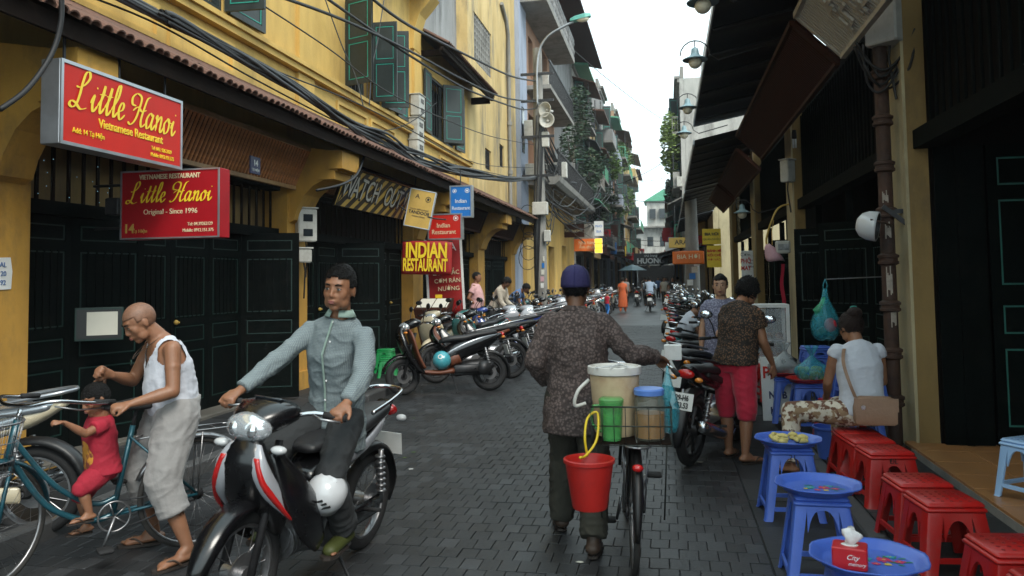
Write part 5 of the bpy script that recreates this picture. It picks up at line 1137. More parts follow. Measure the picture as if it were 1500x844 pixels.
def stool(kind, loc, rz, label, mark=None, group=None, name='plastic_stool'):
    t = thing(name, label, 'stool', loc, rz, group); s = SM[kind]
    link('seat_top', s['top'], t); link('hole_pattern', s['holes'], t)['kind'] = 'stuff'
    for k in range(4): link('leg', s['leg'], t, rot=(0, 0, k*pi/2)); link('arch', s['arch'], t, rot=(0, 0, k*pi/2)); link('rail', s['rail'], t, rot=(0, 0, k*pi/2))
    if mark:
        h = {'red': .35, 'blue': .46, 'pale': .37, 'green': .30, 'bluelow': .35}[kind]
        text(mark, .045, 'black_ink', t, frame((0, -(.152 if kind != 'blue' else .146), h-.055), (1, 0, 0), (0, -.06, 1)), ext=.001)
    return t
g_ = 'red plastic stools along the stall'
for i, (x, y, z, a, lb) in enumerate(((1.36, 6.42, .08, .05, 'red plastic stool under the seated woman, farthest of the row'), (1.38, 6.16, .08, .1, 'second red plastic stool, just in front of the seated woman'), (1.40, 5.80, .08, .12, 'third red plastic stool with a small black mark, left of the pillar foot'),
     (1.37, 4.98, .08, .10, 'fourth red plastic stool, beside the tiled threshold corner'), (1.39, 4.60, .08, .12, 'big near red plastic stool with clear dimpled top'), (1.44, 3.86, .08, .12, 'red plastic stool cut by the right edge of the picture'), (1.45, 3.42, .08, .08, 'nearest red plastic stool in the bottom right corner'))):
    stool('red', (x, y, z), a, lb, 'ĐL' if i == 2 else None, g_)
stool('pale', (2.27, 5.70, .157), .55, 'pale sky-blue plastic stool standing on the orange threshold tiles', None)
# trays
def tray(kind, loc, rz, label, r=.225):
    t = thing('tray', label, 'tray', loc, rz); b = B(); n = 32
    def rad(k, R): a = 2*pi*k/n; q = abs(((a/(pi/4)) % 1)-.5)*2; return R*(1-.045*(1-q)**1)
    R_ = []
    for (rr_, z) in ((.74, 0), (.80, .003), (.86, .022), (.97, .03), (1.0, .034), (1.0, .028), (.97, .024), (.85, .014), (.79, -.006), (.73, -.008)):
        R_.append([(rad(k, r*rr_)*cos(2*pi*k/n), rad(k, r*rr_)*sin(2*pi*k/n), z) for k in range(n)])
    b.rings(R_); b.obj('dish', kind, t, 'all'); return t
def flower(t, x, y, z, s):
    """a printed bunch: roses of overlapping petals, leaves and small buds, one flat sheet per ink"""
    rr = random.Random(4); ink = {k: B() for k in ('print_teal', 'print_green', 'print_red', 'print_yellow')}; lay = {'print_green': 0, 'print_teal': .0003, 'print_red': .0006, 'print_yellow': .0009}
    def petal(m, cx, cy, a, L_, w):
        P = [(x+s*(cx+cos(a)*L_*(1+cos(q))/2-sin(a)*w*sin(q)*(.6+.4*(1-cos(q))/2)), y+s*(cy+sin(a)*L_*(1+cos(q))/2+cos(a)*w*sin(q)), z+lay[m]+len(ink[m].f)*.00001) for q in [k*2*pi/12 for k in range(12)]]; ink[m].add(P, [tuple(range(12))])
    for k in range(16): a = rr.uniform(0, 6.3); d = rr.uniform(.02, .07); petal('print_green', d*cos(a)*1.3, d*sin(a)*.8, a+rr.uniform(-.5, .5), rr.uniform(.02, .035), .006)
    for (cx, cy, m, r_) in ((.012, .006, 'print_red', .028), (-.045, .018, 'print_teal', .022), (.055, -.018, 'print_red', .02), (-.03, -.03, 'print_red', .016), (.045, .03, 'print_teal', .016), (.005, -.04, 'print_yellow', .014), (-.075, -.005, 'print_yellow', .012)):
        for k in range(7): petal(m, cx, cy, k*.9+rr.uniform(-.2, .2), r_*rr.uniform(.8, 1.1), r_*.34)
        if m != 'print_yellow':
            for k in range(4): petal('print_yellow', cx, cy, k*1.57, r_*.28, r_*.1)
    for m, b in ink.items(): o = b.obj('printed_flowers', m, t); o['kind'] = 'stuff'
for k, c in (('print_red', (.6, .03, .12)), ('print_teal', (.02, .35, .42)), ('print_green', (.03, .22, .05)), ('print_yellow', (.7, .5, .05))): X(k, c, .35)
for i, (x, y, lb) in enumerate(((.77, 5.70, 'far blue plastic stool marked 21 under the tray of yellow fruit'), (.75, 4.50, 'middle blue plastic stool under the tray with printed flowers'), (.74, 3.38, 'near blue plastic stool under the tray holding the tissue box'))):
    stool('blue', (x, y, 0), (.04, -.02, .05)[i], lb, '21' if i == 0 else None, 'blue plastic stools used as tables')
    t = tray('blue_stool', (x, y, .475), .2, ('blue tray heaped with yellow fruit slices', 'empty blue tray with a printed flower bunch', 'nearest blue tray carrying a red tissue box')[i])
    if i: flower(t, .02 if i == 1 else .06, .0 if i == 1 else .02, .0015, 1.15)
rr = random.Random(8)
for k in range(20):
    a = rr.uniform(0, 6.3); d = .10*sqrt(rr.random()); Ln = rr.uniform(.05, .09)
    t = thing('fruit_slice', 'pale yellow fruit slice heaped on the far blue tray', 'fruit', (.78+d*cos(a)*1.3, 5.70+d*sin(a), .489+.012*(k > 9)+.008*(k > 14)), rr.uniform(0, 6.3), 'fruit slices on the far tray')
    b = B(); b.tube(catmull([(-Ln/2, 0, 0), (0, .012, .004), (Ln/2, 0, 0)], 3), [.006, .012, .015, .017, .015, .012, .006][:7], 7); b.obj('flesh', 'fruit_yellow', t, 'all')
t = thing('tissue_box', 'small red tissue box with white script on the nearest blue tray', 'tissue box', (.66, 3.31, .481), radians(-14))
b = B(); b.bev((0, 0, .042), (.125, .10, .082), .005); b.obj('carton', 'tissue_red', t)
b = B(); b.ell((0, 0, .083), (.032, .022, .004)); b.obj('opening', 'white_paint', t, 'all')
b = B()
n_ = 14; R_ = []
for j in range(7):
    v = j/6; ring = []
    for k in range(n_): a = 2*pi*k/n_; r_ = (.014+.016*sin(pi*v*.8))*(1+.35*sin(3*a+v*4)); ring.append((r_*cos(a)+.012*sin(v*3), r_*.7*sin(a), .083+.06*v+.006*sin(a*2+v*5)))
    R_.append(ring)
b.rings(R_); b.obj('tissue', 'tissue', t, 'all')
for (x, z, s_) in ((-.005, .05, 'City'), (.01, .026, 'memory')): text(s_, .026 if z > .04 else .018, 'white_ink', t, frame((x+.015, -.0515, z), (1, 0, 0), (0, 0, 1)), shear=.4, ext=.0005)
# farther stall tables with red trays, bags, bucket, stacked stools
stool('blue', (1.33, 8.35, .08), 0, 'blue plastic stool under the near red tray beside the seated woman', None, 'blue plastic stools used as tables')
stool('blue', (1.20, 8.85, .08), .1, 'blue plastic stool under the far red tray behind the PHO board', None, 'blue plastic stools used as tables')
tray('red_stool', (1.33, 8.35, .555), 0, 'round red tray under the bag of green fruit', .21); tray('red_stool', (1.19, 8.85, .56), .3, 'red tray under the clear bag', .21)
for k in range(3): stool('bluelow', (1.62, 9.5, .08+.2+k*.085), .05*k, ['bottom', 'middle', 'top'][k]+' blue stool of the stack between the board and the door', None, 'stack of blue stools')
b_ = stool('bluelow', (1.62, 9.5, .08), 0, 'blue stool carrying the stack of blue stools', None, 'stack of blue stools')
for k in range(2): stool('red', (1.22, 10.3+.0*k, .08+.085*k), .2, ['lower', 'upper'][k]+' red stool of the pair behind the PHO board', None)
stool('red', (1.55, 8.0, .08), .3, 'red stool half hidden under the blue stall table', None)
def crumple_bag(name, label, loc, r, mat, seed, knot=True, content=None, cmat=None):
    t = thing(name, label, 'plastic bag', loc); rr = random.Random(seed); n = 20; R_ = []
    for j in range(11):
        v = j/10; base = (.75+.35*sin(pi*min(1, v*1.5)))*(1 if v < .6 else max(.12, 1-(v-.6)*2.4)); ring = []
        for k in range(n):
            a = 2*pi*k/n; q = base*(1+.13*sin(5*a+v*4+seed)+.08*sin(9*a-v*6)+.06*noise.noise(Vector((cos(a)*3, sin(a)*3, v*6+seed)))*2)
            ring.append((r[0]*q*cos(a), r[1]*q*sin(a), r[2]*v))
        R_.append(ring)
    b = B(); b.rings(R_); b.obj('film', mat, t, 'all')
    if knot:
        for s_ in (-1, 1): b = B(); b.rings([[(s_*(.01+.03*j/4)+.012*cos(a)*(1+j*.4), .02*sin(a)*(1+j*.5), r[2]*(1+.09*j)) for a in [k*pi/4 for k in range(8)]] for j in range(5)]); b.obj('knotted_ear', mat, t, 'all')
    if content:
        for k in range(content[0]): b = B(); a = rr.uniform(0, 6.3); d = rr.random()**.5*.7; b.ell((r[0]*d*cos(a), r[1]*d*sin(a), content[1]*(1+1.2*(k % 3))), (content[1]*rr.uniform(.8, 1.2), content[1]*rr.uniform(.8, 1.1), content[1]), n=10, m=7); b.obj('fruit', cmat, t, 'all')
    return t
crumple_bag('plastic_bag', 'blue clear bag full of green-yellow fruit on the red tray', (1.37, 8.30, .565), (.15, .13, .25), 'bag_blue', 2, content=(16, .033), cmat='fruit')
crumple_bag('plastic_bag', 'crumpled clear grey bag behind the fruit bag', (1.18, 8.80, .57), (.15, .12, .24), 'bag_clear', 5, content=(6, .04), cmat='black_plastic')
t = thing('plastic_bag', 'teal plastic bag with red and green contents hanging by the dark doors', 'plastic bag', (1.50, 8.3, .96)); n_ = 24; R_ = []
for (r_, z) in ((.03, 0), (.09, .01), (.125, .06), (.13, .14), (.115, .22), (.085, .30), (.05, .37), (.028, .43), (.02, .50)):
    R_.append([(r_*cos(a)*(1+.10*sin(5*a+z*9)+.07*sin(11*a-z*14))+.03*z, r_*.85*sin(a)*(1+.12*sin(4*a+z*7)), z+.008*sin(3*a)) for a in [k*2*pi/n_ for k in range(n_)]])
b = B(); b.rings(R_); b.obj('film', 'bag_blue', t, 'all')
b = B(); b.rings([[(c_+r_*cos(a), r_*.5*sin(a)-.03, z) for a in [k*2*pi/12 for k in range(12)]] for (r_, z, c_) in ((.035, .24, -.05), (.05, .30, -.06), (.03, .36, -.02), (.012, .42, 0))]); b.obj('inner_bag', 'bag_green', t, 'all')
b = B(); b.ell((.045, -.05, .15), (.06, .05, .07)); b.obj('red_fruit', 'red_flesh', t, 'all')
for k in range(5): b = B(); b.ell((-.05+.03*k, .01*(-1)**k, .07+.02*(k % 2)), (.045, .04, .045)); b.obj('vegetable', 'leaf_dark' if k % 2 else 'black_plastic', t, 'all')
for s_ in (-1, 1): b = B(); b.tube([(s_*.012+.01, 0, .48), (s_*.02+.02, 0, .54), (.02, 0, .60)], .006, 5); b.obj('bag_handle', 'bag_blue', t, 'all')
b = B(); b.cyl((.02, 0, .595), (.75, 0, .62), .006, n=6); b.obj('hook', 'steel', t)
t = thing('bucket', 'blue plastic bucket on the pavement beside the seated woman', 'bucket', (1.30, 7.1, .08)); b = B(); b.lathe([(.10, 0), (.135, .24), (.145, .245), (.145, .26), (.132, .26), (.095, .015)], n=24); b.obj('tub', 'blue_stool', t, 40)
b = B(); b.tube([(.145*cos(a), .02, .25+.0*a-.145*.9*sin(a)) for a in [i*pi/10 for i in range(11)]], .004, 5); b.obj('handle', 'steel', t)
t = thing('price_board', 'white board with red PHO lettering leaning against the blue stall table', 'board', (1.10, 8.75, .08)); t.rotation_euler = (radians(-8), 0, radians(3)); b = B(); b.bev((0, 0, .34), (.32, .02, .66), .004); b.obj('board', 'white_paint', t)
for s_, z, sz, m_ in (('PHỞ', .50, .17, 'red_sign'), ('NI  B', .27, .10, 'navy'), ('K  G', .11, .10, 'navy')): text(s_, sz, m_, t, frame((-.0, -.012, z), (1, 0, 0), (0, 0, 1)), bold=.004, sx=.85)
t = thing('display_case', 'white-framed glass food case on the pavement behind the woman in red shorts', 'food case', (1.25, 10.6, .08))
b = B()
for (x, y) in ((-.2, -.2), (.2, -.2), (-.2, .2), (.2, .2)): b.bb((x-.02, y-.02, .45), (x+.02, y+.02, 1.12))
b.bb((-.22, -.22, 1.12), (.22, .22, 1.16)); b.bb((-.22, -.22, .0), (.22, .22, .448)); b.obj('frame', 'white_paint', t)
b = B(); b.bb((-.18, -.205, .46), (.18, -.20, 1.11)); b.obj('glass_panel', 'glass', t); b = B(); b.bb((-.18, -.1, .70), (.18, .18, .71)); b.obj('shelf', 'alu', t)
for k in range(6): b = B(); b.ell((-.12+.12*(k % 3), -.02+.06*(k // 3), .52+.24*(k // 3)), (.05, .05, .04), n=10, m=6); b.obj('food_item', 'moto_brown', t, 'all')
t = thing('condiment_tub', 'orange condiment tub on a low blue stool beside the seated woman', 'tub', (1.63, 7.5, .93)); b = B(); b.lathe([(.04, 0), (.05, .08), (.045, .085), (.0, .085)], n=14); b.obj('tub', 'orange_sign', t, 40)
for k in range(2): stool('bluelow', (1.63, 7.5, .08+.43*k), .1*k, ['lower', 'upper'][k]+' blue stool stacked right of the seated woman beside the drainpipe', None)
# hanging bonnet and cloth on pillar two
t = thing('hanging_bonnet', 'pale pink cloth bonnet hanging from the second cream pillar', 'bonnet', (1.66, 13.35, 1.95)); t.scale = (.72,)*3; b = B()
b.rings([[(r_*cos(a)*1.2-.10*h, r_*sin(a)*.8, h*.26-.02*cos(3*a)) for a in [k*2*pi/18 for k in range(18)]] for (r_, h) in ((.17, -.6), (.16, -.3), (.13, .1), (.10, .5), (.03, .8))]); b.obj('crown', 'pink_bonnet', t, 'all')
b = B(); b.tube([(0, 0, .2), (.0, 0, .5), (.05, 0, .75)], .008, 5); b.obj('cord', 'gold', t)
t = thing('cloth_strip', 'red cloth strip dangling below the pink bonnet', 'cloth', (1.80, 13.35, 1.0)); b = B(); b.sheet(lambda u, v: ((u-.5)*.055+.015*sin(8*v), .01*sin(9*u+6*v), v*.78), 4, 10); b.obj('strip', 'red_shorts', t, 'all')
t = thing('white_box', 'small white box hanging by the pink bonnet', 'box', (1.82, 13.34, 2.05)); b = B(); b.bev((0, 0, 0), (.22, .14, .20), .02); b.obj('case', 'box_grey', t)
b = B(); b.bb((-.08, -.075, -.05), (.08, -.071, .05)); b.obj('label_patch', 'grey_print', t)
# green stools on the left, leaflet boxes
for i, (x, y, k) in enumerate(((-4.6, 12.6, 0), (-4.35, 12.0, 1))): stool('green', (x, y, .10), .3*i, ['green plastic stool behind the black scooter, near the door', 'green plastic stool nearer the kerb behind the black scooter'][i])
stool('green', (-4.6, 12.6, .185), .1, 'green stool stacked on the one near the door')
rr = random.Random(21)
for k in range(16):
    x = rr.uniform(-3.6, .4); y = rr.uniform(4.5, 11); s_ = rr.uniform(.008, .025)
    t = B(); P = [(s_*cos(a)*rr.uniform(.7, 1.3), s_*sin(a)*rr.uniform(.4, 1), .002+.003*rr.random()) for a in [i*pi/3 for i in range(6)]]; t.add(P, [tuple(range(6))]); t.add([(p[0], p[1], p[2]+.001) for p in P], [tuple(range(6))])
    o = t.obj('litter_scrap', rr.choice(['paper', 'white_paint', 'leaf']), None, None, (x, y, .001)); tag(o, 'tiny scrap of paper litter lying on the paving bricks', 'litter', 'scraps of litter on the road')
# ============================================================ MOTORBIKES AND BICYCLES
def plan(b, pts, n=16, p=2.6):
    """loft in the xz plane: (x, z, half thickness, half width[, y offset])"""
    P = [Vector((q[0], 0, q[1])) for q in pts]; R_ = []; m = len(P)
    for i, q in enumerate(pts):
        d = (P[min(i+1, m-1)]-P[max(i-1, 0)]).normalized(); nn = Vector((-d.z, 0, d.x)); ring = []; y0 = q[4] if len(q) > 4 else 0
        for k in range(n):
            a = 2*pi*k/n; c, s_ = cos(a), sin(a); e = 2/p
            ring.append(P[i]+nn*(q[2]*(abs(s_)**e)*(1 if s_ > 0 else -1))+Vector((0, y0+q[3]*(abs(c)**e)*(1 if c > 0 else -1), 0)))
        R_.append(ring)
    return b.rings(R_)
def dense(pts, k=4):
    m = max(len(q) for q in pts); pts = [tuple(q)+(0,)*(m-len(q)) for q in pts]; out = []; n = len(pts)
    for i in range(n-1):
        a, c, d, e = pts[max(0, i-1)], pts[i], pts[i+1], pts[min(n-1, i+2)]
        for t in range(k):
            t /= k; out.append(tuple(.5*((2*c[j])+(d[j]-a[j])*t+(2*a[j]-5*c[j]+4*d[j]-e[j])*t*t+(3*c[j]-a[j]-3*d[j]+e[j])*t**3) for j in range(m)))
    out.append(pts[-1]); return out
def torus(b, c, R, r, n=36, m=8, sy=1.0):
    R_ = []
    for i in range(n):
        a = 2*pi*i/n; R_.append([(c[0]+(R+r*cos(q))*cos(a), c[1]+r*sy*sin(q), c[2]+(R+r*cos(q))*sin(a)) for q in [k*2*pi/m for k in range(m)]])
    return b.rings(R_, closed=True)
def arc_strip(b, c, R, w, th, a0, a1, n=14, drop=.03):
    """mudguard round a wheel"""
    R_ = []
    for i in range(n+1):
        a = radians(a0+(a1-a0)*i/n); tp = min(1, .45+3*min(i, n-i)/n); ring = []
        for (y, d) in ((-w, -drop), (-w*.7, 0), (0, .012), (w*.7, 0), (w, -drop), (w*.85, -drop), (w*.6, -th), (0, -th+.006), (-w*.6, -th), (-w*.85, -drop)):
            rr_ = R+d; ring.append((c[0]+rr_*cos(a), c[1]+y*tp, c[2]+rr_*sin(a)))
        R_.append(ring)
    return b.rings(R_)
def moto_wheel(x, r, w, alloy=True):
    b = B(); torus(b, (0, 0, 0), r-w*.5, w*.5, 40, 10); ty = b.mesh('tyre', 'rubber', 'all')
    b = B(); torus(b, (0, 0, 0), r-w*.95, w*.22, 36, 6, 1.6); b.cyl((0, -.06, 0), (0, .06, 0), .045, n=14)
    if alloy:
        for k in range(5):
            a = k*2*pi/5
            for da in (-.10, .10): b.tube([(.03*cos(a), 0, .03*sin(a)), ((r-w)*cos(a+da), 0, (r-w)*sin(a+da))], .011, 5)
    else:
        for k in range(18): a = k*2*pi/18; b.tube([(.03*cos(a+.5), .025*(-1)**k, .03*sin(a+.5)), ((r-w)*cos(a), 0, (r-w)*sin(a))], .0025, 4)
    rim = b.mesh('wheel', 'dark_metal' if alloy else 'steel', 40)
    b = B(); b.lathe([(.045, .035), (.10, .035), (.10, .031), (.045, .031)], n=24, ax='y', closed=True); disc = b.mesh('brake_disc', 'steel', 40)
    return rim, ty, disc
WH = {'u': moto_wheel(0, .29, .075, False), 's': moto_wheel(0, .26, .095, True), 'b': moto_wheel(0, .30, .085, True)}
def motorbike(kind, label, loc, rz, body='black_paint', trim='moto_white', inner='black_plastic', seat='seat_vinyl', lean=0., group=None, steer=0., helmet=None, plate='', stripe='black_plastic', rail='chrome', proto=None):
    if proto: return dup(proto, loc, label=label, group=group, rot=(lean, 0, rz))
    t = thing('motorbike', label, 'motorbike', loc, rz, group, rot=(lean, 0, rz)); sc = kind == 's'
    wk = 's' if sc else 'b' if kind == 'b' else 'u'; r = .26 if sc else .30 if kind == 'b' else .29
    for x in (.63, -.63):
        w = link('wheel', WH[wk][0], t, (x, 0, r), (0, 0, steer if x > 0 else 0)); link('tyre', WH[wk][1], w); link('brake_disc', WH[wk][2], w)
    def M(fn, name, mat, par=None, sm='all'): b = B(); fn(b); return b.obj(name, mat, par or t, sm)
    # front end
    M(lambda b: [b.tube([(.63, s_*.075, r), (.50, s_*.075, .70), (.44, s_*.05, .86)], .019, 8) for s_ in (-1, 1)], 'fork', 'dark_metal')
    M(lambda b: arc_strip(b, (.63, 0, r), r+.035, .07, .012, 10, 168), 'front_mudguard', body)
    if sc:
        M(lambda b: plan(b, dense([(.60, .98, .02, .06), (.66, .88, .05, .16), (.62, .72, .06, .22), (.55, .55, .05, .22), (.44, .38, .045, .20), (.34, .30, .03, .17)])), 'front_apron', body)
        M(lambda b: plan(b, dense([(.55, .96, .02, .05), (.50, .80, .03, .20), (.43, .55, .03, .215), (.34, .36, .03, .20)])), 'inner_leg_shield', inner)
        M(lambda b: plan(b, dense([(.38, .315, .03, .17), (.15, .29, .04, .18), (-.08, .31, .05, .17)])), 'floorboard', inner)
        M(lambda b: plan(b, dense([(.10, .40, .06, .08), (-.05, .52, .14, .16), (-.28, .62, .14, .17), (-.55, .69, .10, .15), (-.82, .80, .03, .08)])), 'side_body', body)
        M(lambda b: plan(b, dense([(.06, .42, .04, .10), (-.04, .45, .10, .165), (-.16, .50, .11, .172)])), 'front_seat_cover', inner)
        M(lambda b: plan(b, dense([(.08, .73, .03, .08), (-.05, .755, .05, .13), (-.25, .765, .05, .15), (-.42, .80, .045, .14), (-.68, .83, .04, .11), (-.76, .835, .02, .06)])), 'seat', seat)
        M(lambda b: [plan(b, dense([(.02, .55, .02, .012, s_*.165), (-.25, .66, .035, .012, s_*.175), (-.5, .74, .03, .012, s_*.16), (-.74, .80, .01, .01, s_*.10)])) for s_ in (-1, 1)], 'side_stripe', trim)
        M(lambda b: [b.ell((-.45, 0, .36), (.28, .11, .10)), b.cyl((-.52, .08, .33), (-.52, .17, .33), .10, n=18), b.bev((-.3, .14, .33), (.46, .05, .12), .03)], 'engine', 'dark_metal')
        M(lambda b: [b.tube(catmull([(-.15, -.10, .24), (-.35, -.15, .26), (-.55, -.17, .32), (-.85, -.17, .42)], 4), [.02]*4+[.03, .05, .06, .06, .062, .062, .06, .058, .05], 12)], 'exhaust', 'dark_metal')
    else:
        M(lambda b: plan(b, dense([(.60, .90, .03, .06), (.62, .80, .07, .12), (.56, .66, .07, .15), (.46, .52, .06, .13), (.40, .42, .03, .08)])), 'front_cover', body)
        M(lambda b: [plan(b, dense([(.56, .84, .03, .02, s_*.10), (.48, .66, .09, .022, s_*.17), (.36, .48, .10, .02, s_*.20), (.24, .34, .05, .015, s_*.19)])) for s_ in (-1, 1)], 'leg_shield', body)
        M(lambda b: [plan(b, dense([(.63, .88, .012, .03, s_*.05), (.65, .80, .03, .048, s_*.08), (.61, .69, .045, .035, s_*.12), (.53, .59, .03, .02, s_*.15), (.46, .51, .01, .01, s_*.165)])) for s_ in (-1, 1)], 'front_panel', trim)
        M(lambda b: [plan(b, dense([(.672, .83, .008, .014, s_*.085), (.662, .72, .016, .014, s_*.125), (.58, .60, .010, .014, s_*.17), (.50, .52, .004, .01, s_*.185)])) for s_ in (-1, 1)], 'front_stripe', stripe)
        M(lambda b: plan(b, dense([(.50, .78, .05, .07), (.30, .60, .06, .07), (.10, .56, .06, .07), (-.1, .60, .06, .09)])), 'frame_tunnel', inner)
        M(lambda b: plan(b, dense([(.16, .60, .04, .08), (-.05, .65, .09, .13), (-.35, .70, .08, .13), (-.62, .77, .06, .09), (-.82, .85, .02, .05)])), 'side_body', body)
        M(lambda b: [plan(b, dense([(.05, .64, .012, .01, s_*.135), (-.3, .70, .03, .012, s_*.138), (-.6, .78, .02, .012, s_*.10)])) for s_ in (-1, 1)], 'side_stripe', trim)
        M(lambda b: plan(b, dense([(.14, .75, .02, .06), (.0, .765, .045, .11), (-.25, .775, .045, .13), (-.45, .80, .04, .125), (-.70, .83, .035, .09), (-.76, .84, .02, .05)])), 'seat', seat)
        M(lambda b: [b.bev((.06, 0, .34), (.26, .20, .20), .04), b.cyl((.10, 0, .34), (.34, 0, .36), .085, n=16), b.cyl((0, -.13, .32), (0, .13, .32), .09, n=18)]+[b.cyl((.16+k*.03, 0, .34), (.168+k*.03, 0, .34), .10, n=16) for k in range(6)], 'engine', 'steel', None, 40)
        M(lambda b: b.tube(catmull([(.30, -.03, .30), (.28, -.08, .20), (.05, -.13, .17), (-.2, -.15, .22), (-.45, -.16, .28), (-.88, -.17, .40)], 4), [.018]*12+[.03, .045, .052, .055, .057, .057, .057, .056, .045], 12), 'exhaust', 'chrome')
        M(lambda b: b.bev((-.3, .11, .30), (.58, .03, .10), .02), 'chain_case', body)
    M(lambda b: [b.tube([(-.63, s_*.10, r), (-.55, s_*.12, .62)], .018, 6) for s_ in (-1, 1)]+[torusring(b, s_) for s_ in (-1, 1)], 'shock_absorber', 'steel')
    M(lambda b: [b.bev((-.35, s_*.08, r+.0), (.58, .03, .05), .01) for s_ in (-1, 1)], 'swingarm', 'dark_metal')
    M(lambda b: arc_strip(b, (-.63, 0, r), r+.05, .065, .012, 60, 195), 'rear_mudguard', 'black_plastic')
    M(lambda b: b.tube(catmull([(-.40, .12, .86), (-.62, .13, .90), (-.82, .10, .93), (-.88, 0, .935), (-.82, -.10, .93), (-.62, -.13, .90), (-.40, -.12, .86)], 5), .013, 8), 'grab_rail', rail)
    M(lambda b: b.ell((-.84, 0, .80), (.035, .075, .04)), 'tail_light', 'lens_red'); 
    for s_ in (-1, 1):
        M(lambda b: b.ell((-.83, s_*.11, .76), (.03, .035, .022)), 'rear_indicator', 'lens_amber')
        M(lambda b: b.ell((.60, s_*.15, .86), (.03, .04, .02)), 'front_indicator', 'lens_amber')
    pl = M(lambda b: b.box((-.90, 0, .58), (.006, .19, .14), Matrix.Rotation(radians(14), 3, 'Y')), 'licence_plate', 'white_paint', None, None)
    for k, s_ in enumerate(plate.split()): text(s_, .062, 'black_ink', pl, frame((-.9075+.0075*(1-2*k), 0, .608-.06*k), (0, -1, 0), (.25, 0, 1)), ext=.001, sx=.72, bold=.002)
    # handlebar, lamp, instruments
    st = Matrix.Translation((.46, 0, 0)) @ Matrix.Rotation(steer, 4, 'Z') @ Matrix.Translation((-.46, 0, 0))
    hb = M(lambda b: (setattr(b, 'T', st), b.tube(catmull([(.33, -.34, .985), (.38, -.20, 1.0), (.43, -.08, .98), (.43, .08, .98), (.38, .20, 1.0), (.33, .34, .985)], 4), .012, 8)), 'handlebar', 'chrome')
    for s_ in (-1, 1): M(lambda b: (setattr(b, 'T', st), b.cyl((.30+.03, s_*.34, .985), (.365, s_*.235, .995), .017, n=10)), 'grip', 'rubber', hb)
    M(lambda b: (setattr(b, 'T', st), [b.tube([(.40, s_*.20, .995), (.42, s_*.26, .985), (.38, s_*.34, .975)], .006, 6) for s_ in (-1, 1)]), 'brake_lever', 'steel', hb)
    M(lambda b: (setattr(b, 'T', st), plan(b, dense([(.36, .99, .02, .07), (.42, 1.0, .05, .15), (.50, .99, .065, .15), (.58, .96, .06, .11), (.62, .93, .03, .06)]))), 'headlamp_cowl', body if kind != 'u' else body)
    hl = M(lambda b: (setattr(b, 'T', st), b.ell((.60, 0, .945), (.070, .122, .070), Matrix.Rotation(radians(25), 3, 'Y'))), 'headlight', 'glass', hb)
    M(lambda b: (setattr(b, 'T', st), b.ell((.592, 0, .945), (.068, .116, .066), Matrix.Rotation(radians(25), 3, 'Y')), [b.ell((.645, y, .94), (.02, .03, .034)) for y in (-.05, .05)]), 'reflector', 'reflector', hb)
    M(lambda b: (setattr(b, 'T', st), b.bev((.44, 0, 1.048), (.10, .16, .012), .005, Matrix.Rotation(radians(-18), 3, 'Y'))), 'instrument_glass', 'glass_dark', hb)
    for s_ in (-1, 1):
        mr = M(lambda b: (setattr(b, 'T', st), b.tube([(.40, s_*.19, 1.0), (.40, s_*.23, 1.12), (.36, s_*.27, 1.19)], .006, 6), b.ell((.36, s_*.29, 1.22), (.014, .062, .042))), 'mirror', 'black_plastic')
        M(lambda b: (setattr(b, 'T', st), b.ell((.352, s_*.29, 1.22), (.010, .054, .036))), 'mirror_glass', 'reflector', mr)
    for s_ in (-1, 1): M(lambda b: b.cyl((.0, s_*.10, .26), (.0, s_*.24, .26), .014, n=8), 'footrest', 'rubber'); M(lambda b: b.cyl((-.38, s_*.12, .32), (-.38, s_*.22, .33), .012, n=8), 'passenger_footrest', 'rubber')
    M(lambda b: b.tube([(-.05, .10, .25), (-.10, .22, .02), (-.07, .24, .005)], .010, 6), 'kickstand', 'dark_metal')
    if helmet:
        h = M(lambda b: b.lathe([(.002, .12), (.06, .11), (.105, .075), (.125, .02), (.128, -.05), (.115, -.05), (.11, .02), (.002, .1)], (.24, .17 if helmet[1] > 0 else -.17, .50), 20, cap=False), 'hanging_helmet', helmet[0])
    return t
def torusring(b, s_):
    for k in range(7): z = .36+k*.035; b.lathe([(.026, z), (.034, z+.008), (.026, z+.016)], (-.60+k*.008-.01, s_*.11, 0), 10)
def P_(x, y, xf, yf):     # placement from rear and front wheel contacts
    return ((x+xf)/2, (y+yf)/2, 0), atan2(yf-y, xf-x)
# the parked row on the left
loc, a = P_(-2.52, 11.36, -3.71, 10.72)
bk1 = motorbike('s', 'black scooter with brown inner panels and a teal helmet, nearest of the left row', loc, a, 'black_paint', 'moto_silver', 'moto_brown', lean=radians(6), helmet=None, group=None, steer=.25, rail='steel')
t = thing('helmet', 'teal half helmet hanging under the seat front of the black scooter', 'helmet', (-3.16, 10.93, .47)); t.rotation_euler = (radians(60), radians(10), 0)
b = B(); b.lathe([(.002, .13), (.06, .12), (.11, .085), (.13, .02), (.132, -.05), (.12, -.05), (.115, .02), (.002, .11)], n=22, cap=False); b.obj('shell', 'helmet_teal', t, 'all')
b = B(); b.lathe([(.022, .132), (.036, .13), (.036, .127), (.022, .129)], n=14, closed=True); b.obj('badge_ring', 'white_paint', t)
loc, a = P_(-2.50, 12.75, -3.60, 12.05)
bk2 = motorbike('b', 'black motorbike with chrome rail behind the black scooter', loc, a, 'black_paint', 'moto_brown', 'black_plastic', lean=radians(6), steer=.2)
bk3 = motorbike('s', 'teal scooter with bright round headlamp behind the black motorbike', (-3.42, 14.7, 0), radians(-112), 'moto_teal', 'chrome', 'moto_teal', lean=radians(5), steer=-.3)
bk4 = motorbike('s', 'cream scooter between the menu stand and the teal scooter', (-4.0, 14.4, 0), radians(-105), 'moto_cream', 'chrome', 'moto_cream', lean=radians(5), steer=.2)
